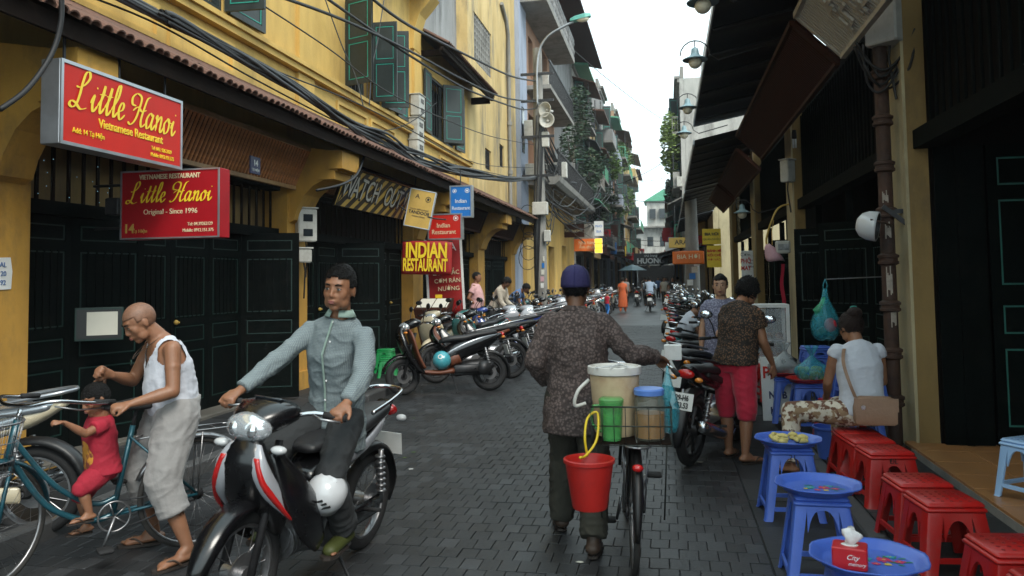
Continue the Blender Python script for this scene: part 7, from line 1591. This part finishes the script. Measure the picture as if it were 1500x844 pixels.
        if collar:
            for k in (-1, 1):
                b = B(); T_ = frame(J['nek'], J['face'], side); nn = Vector(J['nek'])
                f = J['face']; f = V3(f.x, f.y, 0).normalized(); l_ = V3(0, 0, 1).cross(f)
                ring = [(nn+V3(0, 0, z)+(f*cos(a)+l_*sin(a)*k)*r_) for (z, r_, aa) in ((.022*s, .062*s, 1), (-.012*s, .082*s, 1)) for a in [radians(x) for x in range(18, 181, 18)]]; m_ = 10
                b.add(ring, [(i, i+1, m_+i+1-(1 if 0 else 0), m_+i) for i in range(m_-1)]); o = b.obj('collar', shirt if collar is True else collar, t, 'all'); md = o.modifiers.new('thickness', 'SOLIDIFY'); md.thickness = .006
    if trous:
        b = B(); q = .012+bag; hz = J['pel']+(J['wai']-J['pel'])*.55
        torso_rings(b, [W_(J['pel']-Vector((0, 0, .11*s)), .14, .10), W_(J['pel'], .166, .118), W_(hz, .150, .108+belly*.8)], side, grow=.010)
        for k in ('L', 'R'):
            hp, kn, an = J['hip'+k], J['kn'+k], J['an'+k]
            b.cap_(hp, kn, (.088*build+q)*s, (.060*build+q)*s)
            if tro_len > .5: b.cap_(kn, kn.lerp(an, (tro_len-.5)*2), (.060*build+q)*s, (.050+q)*s, flat=True); b.ell(kn, (.060*build+q)*s)
            else: b.cap_(hp.lerp(kn, .3), hp.lerp(kn, tro_len*2), (.085*build+q)*s, (.072*build+q)*s, flat=True)
        fused(b, trous_name, trous, t, vox*1.15, 5, wr)
    if shoes:
        for k, sd in (('L', 1), ('R', -1)):
            an, to = J['an'+k], J['toe'+k]; fd = (to-an); fd.z = 0; fd = fd.normalized() if fd.length > .01 else J['face'].copy(); lat = fd.cross(V3(0, 0, 1)); c = V3((an.x+to.x)/2, (an.y+to.y)/2, to.z-.028*s)+fd*.012*s
            b = B(); b.rings([[c+fd*u*.135*s*(1 if u > 0 else .95)+lat*v*.042*s+V3(0, 0, z) for (u, v) in ((1, .1), (.9, .75), (.5, 1.05), (0, .85), (-.5, .85), (-.9, .65), (-1, 0), (-.9, -.65), (-.5, -.85), (0, -.85), (.5, -1.0), (.9, -.6))] for z in (-.006*s, .010*s)]); so_ = b.obj('sandal_sole' if shoes == 'sandal' else 'shoe_sole', 'sandal', t)
            b = B()
            if shoes == 'sandal': b.tube(catmull([c+fd*.08*s+V3(0, 0, .03*s), c+fd*.03*s+lat*.035*s+V3(0, 0, .05*s), c-fd*.02*s+lat*.045*s+V3(0, 0, .01*s)], 4), .006*s, 6); b.tube(catmull([c+fd*.08*s+V3(0, 0, .03*s), c+fd*.03*s-lat*.035*s+V3(0, 0, .05*s), c-fd*.02*s-lat*.045*s+V3(0, 0, .01*s)], 4), .006*s, 6); b.obj('strap', 'leather_dark', so_)
            else:
                b.cap_(V3(an.x, an.y, to.z+.018*s)-fd*.03*s, V3(to.x, to.y, to.z+.0*s)+fd*.02, .043*s, .038*s, sq=(1.1, .85), side=lat); b.cap_(V3(an.x, an.y, to.z+.02*s), V3(an.x, an.y, to.z+.07*s), .042*s, .040*s); fused(b, 'shoe', shoes, so_, .012, 2)
    return t, H
# --- vendor walking away with the cap
J = std(1.64); J['pel'] = V3(0, 0, .89); J['kneeL'] = 0
J['anL'] = V3(.24, .13, .085); J['toeL'] = V3(.37, .16, .04); J['knL'] = V3(.20, .10, .48); J['anR'] = V3(-.24, -.09, .11); J['toeR'] = V3(-.12, -.10, .04); J['knR'] = V3(-.04, -.10, .47)
J['elR'] = V3(.02, -.33, 1.13); J['wrR'] = V3(.20, -.50, 1.10); J['hdR'] = V3(.9, -.25, -.25); J['pnR'] = V3(0, .1, -1); J['elL'] = V3(-.06, .25, 1.10); J['wrL'] = V3(.12, .20, .95); J['hdL'] = V3(1, -.2, .2); J['pnL'] = V3(0, -1, 0)
t, H = person('man in purple cap and patterned brown shirt seen from behind walking a bicycle', (-.56, 4.90, 0), radians(93), J, 'skin_dark', 'shirt_brown', 'olive_trousers', sleeve='long', hem=.68, bag=.018, collar=True, detail=True, vox=.008, build=1.06, flare=.014, wr=.010, hairk=dict(front=.06, side=-.03, back=-.085, k=1.04), curl=(50, 70), shoes='leather_dark')
b = B(); b.T = H; n_ = 28; R_ = []
for (r_, z) in ((1.14, -.002), (1.15, .015), (1.12, .055), (.98, .095), (.66, .125), (.25, .137), (.02, .138)): R_.append([(-.010+.098*r_*cos(2*pi*k/n_), .081*r_*sin(2*pi*k/n_), z+.012) for k in range(n_)])
b.rings(R_); cp = b.obj('cap', 'cap_purple', t, 'all')
b = B(); b.T = H; b.rings([[(.08+.09*u*(1-abs(v)**2.5)+.0, .075*v, .02-.025*u-.02*abs(v)**2+dz) for v in [x/5 for x in range(-5, 6)]]+[(.08, .075*v, .01+dz) for v in (.9, .5, 0, -.5, -.9)] for (u, dz) in ((1, 0), (1, .006))]); b.obj('cap_peak', 'cap_purple', cp)
b = B(); b.T = H; b.ell((-.01, 0, .152), (.008, .008, .005)); b.obj('cap_button', 'cap_purple', cp); 
for k in range(6): b = B(); b.T = H; a = k*pi/3; b.tube([(-.010+.098*r_*cos(a)*1.005, .081*r_*sin(a)*1.005, z+.013) for (r_, z) in ((1.14, .0), (1.15, .015), (1.12, .055), (.98, .095), (.66, .125), (.25, .137))], .0014, 4); b.obj('cap_seam', 'navy', cp)
# --- rider (in the frame of his motorbike)
loc, a = rb.location.copy(), rb.rotation_euler[2]
J = std(1.68)
J.update({'pel': V3(-.20, 0, .90), 'wai': V3(-.17, 0, 1.03), 'che': V3(-.12, 0, 1.22), 'sho': V3(-.10, .03, 1.36), 'nek': V3(-.085, .035, 1.435), 'hed': V3(-.045, .045, 1.565)})
for k, y in (('L', 1), ('R', -1)):
    J['sh'+k] = V3(-.09, y*.160+.03, 1.335); J['el'+k] = V3(.09, y*.27+.02, 1.15); J['wr'+k] = V3(.275, y*.30, 1.035); J['hd'+k] = V3(.95, 0, -.25); J['pn'+k] = V3(-.1, 0, -1)
    J['hip'+k] = V3(-.15, y*.09, .86); J['kn'+k] = V3(.20, y*.20, .66); J['an'+k] = V3(.0, y*.20, .34); J['toe'+k] = V3(.14, y*.21, .28)
J['face'] = V3(.97, .06, -.06)
t, H = person('young man in pale checked shirt riding the black motorbike', loc, a, J, 'skin', 'shirt_check', 'dark_trousers', sleeve='long', hem=.70, bag=.006, collar='shirt_mint', vox=.007, wr=.009, chest=.95, build=.86, hairk=dict(front=.072, side=.012, back=-.055, k=1.04, seed=4, tuft=.004, top=.020, strands=2600, slen=.016), curl=(78, 78), shoes='shoe_olive', flare=.01)
t.rotation_euler = rb.rotation_euler.copy()
f = V3(1, 0, 0)
b = B(); b.tube([J['nek']+V3(.075, 0, -.03), J['che']+V3(.135, 0, 0), J['wai']+V3(.125, 0, 0), J['pel']+V3(.13, 0, -.02)], .006, 6); b.obj('button_placket', 'shirt_mint', t)
for k in range(5): p = (J['nek']+V3(.078, 0, -.04)).lerp(J['pel']+V3(.142, 0, .02), k/4.5)+V3(.012*sin(pi*k/4.5), 0, 0); b = B(); b.ell(p, (.003, .006, .006)); b.obj('button', 'white_plastic', t)
# --- bald man astride the bicycle
bl_ = V3(-3.235, 4.09, 0); ba = atan2(3.66-4.50, -3.60+2.87)
J = std(1.60)
J.update({'pel': V3(-.34, 0, .86), 'wai': V3(-.335, 0, .97), 'che': V3(-.31, 0, 1.12), 'sho': V3(-.275, 0, 1.235), 'nek': V3(-.24, 0, 1.295), 'hed': V3(-.150, 0, 1.375)})
J['shL'] = V3(-.285, .175, 1.225); J['shR'] = V3(-.265, -.17, 1.235); J['elL'] = V3(-.27, .25, .985); J['wrL'] = V3(-.06, .24, .94); J['hdL'] = V3(1, -.1, -.1); J['pnL'] = V3(0, -.3, -1)
J['elR'] = V3(-.17, -.26, 1.01); J['wrR'] = V3(-.02, -.10, 1.07); J['hdR'] = V3(.75, .3, .35); J['pnR'] = V3(.3, 1, -.2)
J['hipL'] = V3(-.34, .085, .83); J['knL'] = V3(-.24, .17, .47); J['anL'] = V3(-.36, .25, .09); J['toeL'] = V3(-.22, .29, .035)
J['hipR'] = V3(-.34, -.085, .83); J['knR'] = V3(-.20, -.16, .48); J['anR'] = V3(-.30, -.24, .09); J['toeR'] = V3(-.17, -.28, .035)
J['face'] = V3(.84, .06, -.52); J['up'] = V3(.5, 0, .85)
def tankcut(co):
    # arm holes and scooped neck of the vest
    r_ = co-J['sho']; d = (J['nek']-J['pel']).normalized(); h = r_.dot(d); y = co.y; x = (co-J['che']).dot(V3(.93, 0, -.3))
    if abs(y) > .125+max(0, -.06-h)*.9 and h > -.16: return True
    if h > .015 and abs(y) < .085: return True
    if x > 0 and h > -.10+abs(y)*1.1 and abs(y) < .085: return True
    return h > .075
t, H = person('bald man in white tank top bending over the child on his bicycle', bl_+V3(.07, .02, 0), ba, J, 'skin', 'white_cloth', 'grey_cloth', sleeve='none', hem=.86, belly=.035, vox=.007, tro_len=.74, bag=.028, hairk=None, build=1.08, wr=.007, shirt_name='tank_top', shirt_q=.008, cut=tankcut, closed=True, curl=(78, 80))
b = B(); b.tube(catmull([J['nek']+V3(-.05, 0, .01), J['nek']+V3(.0, .062, -.01), J['nek']+V3(.10, .03, -.09), J['nek']+V3(.13, 0, -.13), J['nek']+V3(.10, -.03, -.09), J['nek']+V3(.0, -.062, -.01)], 5, True), .0022, 5, closed=True); nk = b.obj('necklace', 'leather_dark', t)
b = B(); b.ell(J['nek']+V3(.138, 0, -.15), (.006, .014, .018)); b.obj('pendant', 'dim_green', nk)
hair_cap(t, H, 'stubble' if 'stubble' in MAT else X('stubble', (.19, .095, .058), .55, var=.25, vs=60).name, front=.058, side=.01, back=-.04, k=1.012, tuft=.0006, name='stubble_hair', strands=0)
# --- child on the bicycle
J = std(.90); c_ = V3(-.03, 0, .0)
J.update({'pel': V3(0, 0, .56), 'wai': V3(.01, 0, .64), 'che': V3(.02, 0, .74), 'sho': V3(.02, 0, .82), 'nek': V3(.02, 0, .86), 'hed': V3(.045, .01, .945)})
for k, y in (('L', 1), ('R', -1)): J['sh'+k] = V3(.02, y*.095, .815); J['hip'+k] = V3(.0, y*.05, .55); J['kn'+k] = V3(.12, y*.075, .47); J['an'+k] = V3(.08, y*.08, .32); J['toe'+k] = V3(.16, y*.09, .30)
J['anR'] = V3(.06, -.09, .22); J['toeR'] = V3(.13, -.09, .19); J['knR'] = V3(.10, -.08, .40)
J['elL'] = V3(.12, .15, .78); J['wrL'] = V3(.23, .19, .86); J['hdL'] = V3(1, .1, .3); J['pnL'] = V3(0, 0, -1)
J['elR'] = V3(.02, -.14, .92); J['wrR'] = V3(-.02, -.11, 1.02); J['hdR'] = V3(-.2, .1, 1); J['pnR'] = V3(1, 0, 0)
for k in list(J):
    if isinstance(J[k], Vector) and k not in ('face', 'up', 'side') and not k.startswith(('hd', 'pn')): J[k] = J[k]+c_
J['face'] = V3(.85, .25, -.30); J['up'] = V3(.3, 0, .95)
t, H = person('small child in red and gold outfit standing on the bicycle frame before the bald man', bl_+V3(0, 0, 0), ba, J, 'skin', 'kid_red', 'kid_red', sleeve='short', hem=.84, vox=.006, tro_len=.46, bag=.015, headscale=1.45, wr=.005, flare=.01, hairk=dict(front=.040, side=-.005, back=-.06, k=1.05, seed=7, tuft=.004, strands=700, slen=.012), curl=(70, 80), shoes='sandal', trous_name='shorts', build=1.12)
b = B(); torso_rings(b, [(J['pel']+V3(.01, 0, .01), .100, .080), (J['wai']+V3(.01, 0, 0), .094, .076), (J['che']+V3(.005, 0, -.01), .096, .074)], J['side'], grow=.010); fused(b, 'vest_print', 'kid_print', t, .007, 3, .003)
# --- woman in red shorts
J = std(1.60); bend(J, 'pel', 14, UP); bend(J, 'nek', 22, ['hed']); J['elL'] = J['shL']+V3(.08, .03, -.24); J['wrL'] = J['elL']+V3(.22, -.06, -.05); J['hdL'] = V3(1, 0, -.2)
J['elR'] = J['shR']+V3(.03, -.05, -.26); J['wrR'] = J['elR']+V3(.13, .0, -.20); J['hdR'] = V3(.3, 0, -1); J['pnR'] = V3(0, 1, 0); J['face'] = V3(.86, -.15, -.45)
J['anR'] += V3(-.06, -.04, 0); J['toeR'] += V3(-.06, -.06, 0); J['anL'] += V3(.05, .03, 0); J['toeL'] += V3(.05, .05, 0); J['knR'] += V3(-.04, -.035, 0); J['knL'] += V3(0, .03, 0)
t, H = person('woman in leopard print blouse and red knee shorts standing with her back to us', (.56, 7.26, 0), radians(50), J, 'skin', 'leopard', 'red_shorts', sleeve='short', hem=.86, vox=.009, tro_len=.62, bag=.012, build=1.12, wr=.007, hairk=dict(front=.05, side=-.04, back=-.09, k=1.2, seed=9, tuft=.018, top=.02, strands=1600, slen=.03), belly=.02, trous_name='shorts', flare=.01, curl=(35, 35))
# --- woman in lilac print
J = std(1.60); J['elR'] = J['shR']+V3(.02, -.05, -.26); J['elL'] = J['shL']+V3(.05, .04, -.25); J['wrL'] = J['elL']+V3(.18, -.1, -.03); J['hdL'] = V3(1, -.3, 0); J['face'] = V3(.95, .2, -.05)
t, H = person('smiling woman in lilac print outfit facing us behind the woman in red shorts', (.55, 8.75, 0), radians(-108), J, 'skin_light', 'lilac_print', 'lilac_print', sleeve='short', hem=.70, vox=.009, bag=.02, wr=.006, hairk=dict(front=.068, side=-.0, back=-.08, k=1.06, seed=3, tuft=.006), flare=.02)
b = B(); b.T = H; b.ell((-.09, 0, .09), (.045, .05, .045)); b.obj('hair_bun', 'hair', t, 'all')
# --- seated woman in white
J = std(1.60)
J.update({'pel': V3(0, 0, .50), 'wai': V3(.02, 0, .63), 'che': V3(.05, 0, .82), 'sho': V3(.07, 0, .945), 'nek': V3(.09, 0, 1.0), 'hed': V3(.15, .01, 1.10)})
J['shL'] = V3(.07, .165, .94); J['shR'] = V3(.07, -.165, .94); J['elL'] = V3(.12, .215, .69); J['wrL'] = V3(.30, .16, .56); J['hdL'] = V3(.9, -.1, -.4); J['elR'] = V3(.12, -.21, .69); J['wrR'] = V3(.33, -.12, .60); J['hdR'] = V3(.9, .2, -.3)
J['hipL'] = V3(.0, .09, .47); J['knL'] = V3(.14, .50, .47); J['anL'] = V3(.02, .55, .10); J['toeL'] = V3(.12, .62, .04); J['hipR'] = V3(.0, -.09, .47); J['knR'] = V3(.36, .05, .47); J['anR'] = V3(.34, .04, .10); J['toeR'] = V3(.46, .06, .04)
J['face'] = V3(.9, .25, -.4); J['up'] = V3(.3, 0, .95)
t, H = person('seated woman in white top and floral trousers with her back to us', (1.43, 6.50, .08), radians(100), J, 'skin', 'white_cloth', 'floral', hair='hair_brown', sleeve='cap', hem=.86, vox=.008, bag=.004, wr=.005, hairk=dict(front=.05, side=-.03, back=-.085, k=1.13, seed=5, tuft=.008), curl=(40, 40))
b = B(); b.T = H; b.ell((-.085, 0, .095), (.058, .062, .052), n=16, m=10); b.obj('hair_bun', 'hair_brown', t, 'all'); b = B(); b.T = H; b.ell((-.09, .0, .148), (.022, .03, .008)); b.obj('hair_tie', 'turquoise', t, 'all')
t2 = thing('handbag', 'tan leather handbag slung behind the seated woman', 'handbag', (1.47, 6.31, .50), radians(-4)); b = B(); b.rings([[(x, y*.055*w, z) for (x, y) in ((-.15*w, 0), (-.14*w, -1), (0, -1.15), (.14*w, -1), (.15*w, 0), (.14*w, 1), (0, 1.1), (-.14*w, 1))] for (z, w) in ((0, .85), (.015, 1), (.12, 1.02), (.185, .9), (.20, .7))]); b.obj('bag_body', 'leather_tan', t2, 50)
b = B(); b.rings([[(x*.150, -.064+.004*abs(x), z) for x in (-1, -.5, 0, .5, 1)]+[(x*.150, -.056, z) for x in (1, .5, 0, -.5, -1)] for z in (.10, .15, .195)]); b.obj('flap', 'leather_tan', t2, 50); b = B(); b.cyl((-.09, -.066, .13), (-.09, -.072, .13), .016, n=14); b.obj('clasp', 'chrome', t2)
b = B(); P_s = catmull([(-.13, -.0, .19), (-.17, -.01, .30), (-.20, .04, .44), (-.175, .16, .535), (-.14, .22, .51)], 6); b.rings([[p+V3(dx, dy, 0) for (dx, dy) in ((-.012, -.003), (.012, -.003), (.012, .003), (-.012, .003))] for p in P_s]); b.obj('strap', 'leather_tan', t2)
# --- people farther off
def bent(ang, h=1.62): J = std(h); bend(J, 'pel', ang, UP); return J
J = std(1.66); J['elL'] = J['shL']+V3(-.08, .1, -.25); J['wrL'] = J['elL']+V3(.1, -.1, -.14); J['elR'] = J['shR']+V3(-.10, -.1, -.25); J['wrR'] = J['elR']+V3(.1, .1, -.12)
person('man in pale pink T-shirt standing by the third yellow pillar, hands on hips', (-4.22, 17.4, .1), radians(0), J, 'skin', 'pink_cloth', 'dark_trousers', vox=.014, detail=False, hem=.86, wr=.006, build=1.1, belly=.03, hairk=dict(front=.06, side=.02, back=-.03, k=1.03))
J = bent(28); J['face'] = V3(.8, 0, -.6); J['elR'] = J['shR']+V3(.06, 0, -.27); J['wrR'] = J['elR']+V3(.18, 0, -.17); J['elL'] = J['shL']+V3(.06, 0, -.27); J['wrL'] = J['elL']+V3(.18, 0, -.17)
person('man in beige shirt bending over the parked motorbikes on the left', (-3.85, 17.6, .1), radians(-15), J, 'skin_dark', 'beige_cloth', 'dark_trousers', vox=.014, detail=False, sleeve='long', hem=.84, bag=.015, wr=.008)
J = bent(50); J['face'] = V3(.8, 0, -.6); J['elR'] = J['shR']+V3(.06, 0, -.25); J['wrR'] = J['elR']+V3(.12, 0, -.22); J['elL'] = J['shL']+V3(.06, 0, -.25); J['wrL'] = J['elL']+V3(.12, 0, -.22)
person('man in blue shirt bending down between parked motorbikes on the left', (-3.95, 19.6, .1), radians(-10), J, 'skin_dark', 'blue_cloth', 'dark_trousers', vox=.014, detail=False, hem=.86, wr=.006)
J = std(1.6)
for k in ('pel', 'wai', 'che', 'sho', 'nek', 'hed', 'shL', 'shR'): J[k] = J[k]-V3(0, 0, .38)
bend(J, 'pel', 30, UP)
for k, y in (('L', 1), ('R', -1)): J['hip'+k] = V3(0, y*.09, .50); J['kn'+k] = V3(.36, y*.16, .52); J['an'+k] = V3(.30, y*.16, .09); J['toe'+k] = V3(.42, y*.17, .035); J['el'+k] = J['sh'+k]+V3(.10, y*.03, -.22); J['wr'+k] = J['el'+k]+V3(.2, 0, -.08); J['hd'+k] = V3(1, 0, -.3)
J['face'] = V3(.8, 0, -.6)
person('worker in pale grey T-shirt crouching between the right motorbikes', (.12, 12.2, .12), radians(10), J, 'skin', 'white_cloth', 'olive_trousers', vox=.013, detail=False, hem=.84, wr=.006)
# rider going away
m2 = motorbike('', 'black motorbike ridden away down the middle of the street', (-.85, 38.5, 0), radians(90), proto=bku)
J = std(1.66); J.update({'pel': V3(-.22, 0, .88), 'wai': V3(-.2, 0, 1.0), 'che': V3(-.15, 0, 1.19), 'sho': V3(-.12, 0, 1.33), 'nek': V3(-.1, 0, 1.40), 'hed': V3(-.05, 0, 1.52)})
for k, y in (('L', 1), ('R', -1)): J['sh'+k] = V3(-.12, y*.18, 1.33); J['el'+k] = V3(.06, y*.30, 1.12); J['wr'+k] = V3(.28, y*.30, 1.03); J['hd'+k] = V3(1, 0, -.2); J['pn'+k] = V3(0, 0, -1); J['hip'+k] = V3(-.17, y*.1, .86); J['kn'+k] = V3(.2, y*.22, .66); J['an'+k] = V3(0, y*.22, .33); J['toe'+k] = V3(.13, y*.22, .28)
person('rider in light blue shirt seen from behind far down the street', (-.85, 38.5, 0), radians(90), J, 'skin', 'far_shirt' if 'far_shirt' in MAT else X('far_shirt', (.42, .50, .62), .9).name, 'dark_trousers', vox=.02, detail=False, sleeve='long', hem=.84, wr=.004)
far = [(-2.05, 37, 80, 'woman in long orange dress walking by the far left motorbikes', 'orange_dress', 'orange_dress', .25), (-2.5, 33.5, 60, 'child in red top and blue shorts by the far left motorbikes', 'red_shorts', 'blue_sign', .84), (-.2, 44, -80, 'pedestrian in cream shirt beyond the rider', 'beige_cloth', 'olive_trousers', .84), (.25, 43, -90, 'pedestrian in dark top beyond the rider', 'dark_trousers', 'blue_cloth', .84), (-.1, 52, -90, 'pedestrian in white far down the street', 'white_cloth', 'dark_trousers', .84), (.6, 50, 90, 'pedestrian in grey at the far right', 'grey_cloth', 'dark_trousers', .84), (-1.6, 58, 90, 'pedestrian in dark red near the street end', 'red_wood', 'dark_trousers', .84), (-.7, 60, -90, 'pedestrian in blue near the street end', 'blue_cloth', 'dark_trousers', .84), (-1.3, 49, 80, 'pedestrian in black beside the far left motorbikes', 'dark_trousers', 'dark_trousers', .84), (.3, 56, -80, 'pedestrian in brown far down on the right', 'red_wood', 'olive_trousers', .84), (-.4, 67, 90, 'pedestrian in dark shirt under the dark overhead sign', 'olive_trousers', 'dark_trousers', .84), (-1.9, 66, -90, 'pedestrian in pale shirt under the dark overhead sign', 'beige_cloth', 'dark_trousers', .84), (-2.4, 47, -70, 'pedestrian in grey among the far left motorbikes', 'grey_cloth', 'dark_trousers', .84)]
X('orange_dress', (.50, .10, .03), .9)
for i, (x, y, an, lb, sh, tr, hem) in enumerate(far):
    J = std(1.0 if 'child' in lb else 1.6); st_ = .12*(1 if i % 2 else -1); J['anL'] += V3(st_, 0, 0); J['toeL'] += V3(st_, 0, 0); J['anR'] -= V3(st_, 0, 0); J['toeR'] -= V3(st_, 0, 0)
    person(lb, (x, y, 0), radians(an), J, 'skin', sh, tr, vox=.024, detail=False, hem=hem, wr=0, flare=.05 if hem < .5 else 0, shoes=None)
for i, (x, y, an) in enumerate(((-1.7, 46, 88), (.1, 47.5, -95), (-1.2, 53, 90), (-.2, 64, -88), (-1.5, 72, 92))):
    motorbike('', ('dark motorbike standing in mid street beyond the rider', 'dark motorbike facing us at the right beyond the rider', 'dark motorbike near the far parasol', 'dark motorbike facing us under the dark sign', 'farthest dark motorbike before the end house')[i], (x, y, 0), radians(an), proto=bku)
t = thing('parasol', 'pale blue parasol open far down the street', 'parasol', (-2.4, 56, 0)); b = B(); b.lathe([(.02, 2.5), (.5, 2.35), (1.0, 2.1), (.98, 2.08), (.4, 2.33), (.02, 2.47)], n=8, cap=False); b.obj('canopy', 'lamp_shade', t); b = B(); b.cyl((0, 0, 0), (0, 0, 2.5), .02, n=8); b.obj('pole', 'steel', t)
bpy.data.scenes.remove(TMP)
# ------------------------------------------------------------ warm haze hanging in the street
hz = bpy.data.materials.new('haze'); hz.use_nodes = True; hn = hz.node_tree.nodes; hn.clear()
hv = hn.new('ShaderNodeVolumePrincipled'); hv.inputs['Density'].default_value = .0006; hv.inputs['Color'].default_value = (.90, .95, 1, 1); hv.inputs['Anisotropy'].default_value = .2
ho = hn.new('ShaderNodeOutputMaterial'); hz.node_tree.links.new(hv.outputs[0], ho.inputs['Volume']); MAT['haze'] = hz
b = B(); b.bb((-62, -17, -1.6), (62, 262, 20)); o = b.obj('haze', 'haze'); o['kind'] = 'stuff'; o['label'] = 'pale haze filling the street'; o['category'] = 'haze'
# ------------------------------------------------------------ lettering becomes plain mesh
dg = bpy.context.evaluated_depsgraph_get()
for o in [o for o in S.objects if o.type == 'FONT']:
    me = bpy.data.meshes.new_from_object(o.evaluated_get(dg)); n = link(o.name.split('.')[0], me, o.parent); n.matrix_local = o.matrix_local.copy()
    bpy.data.objects.remove(o)
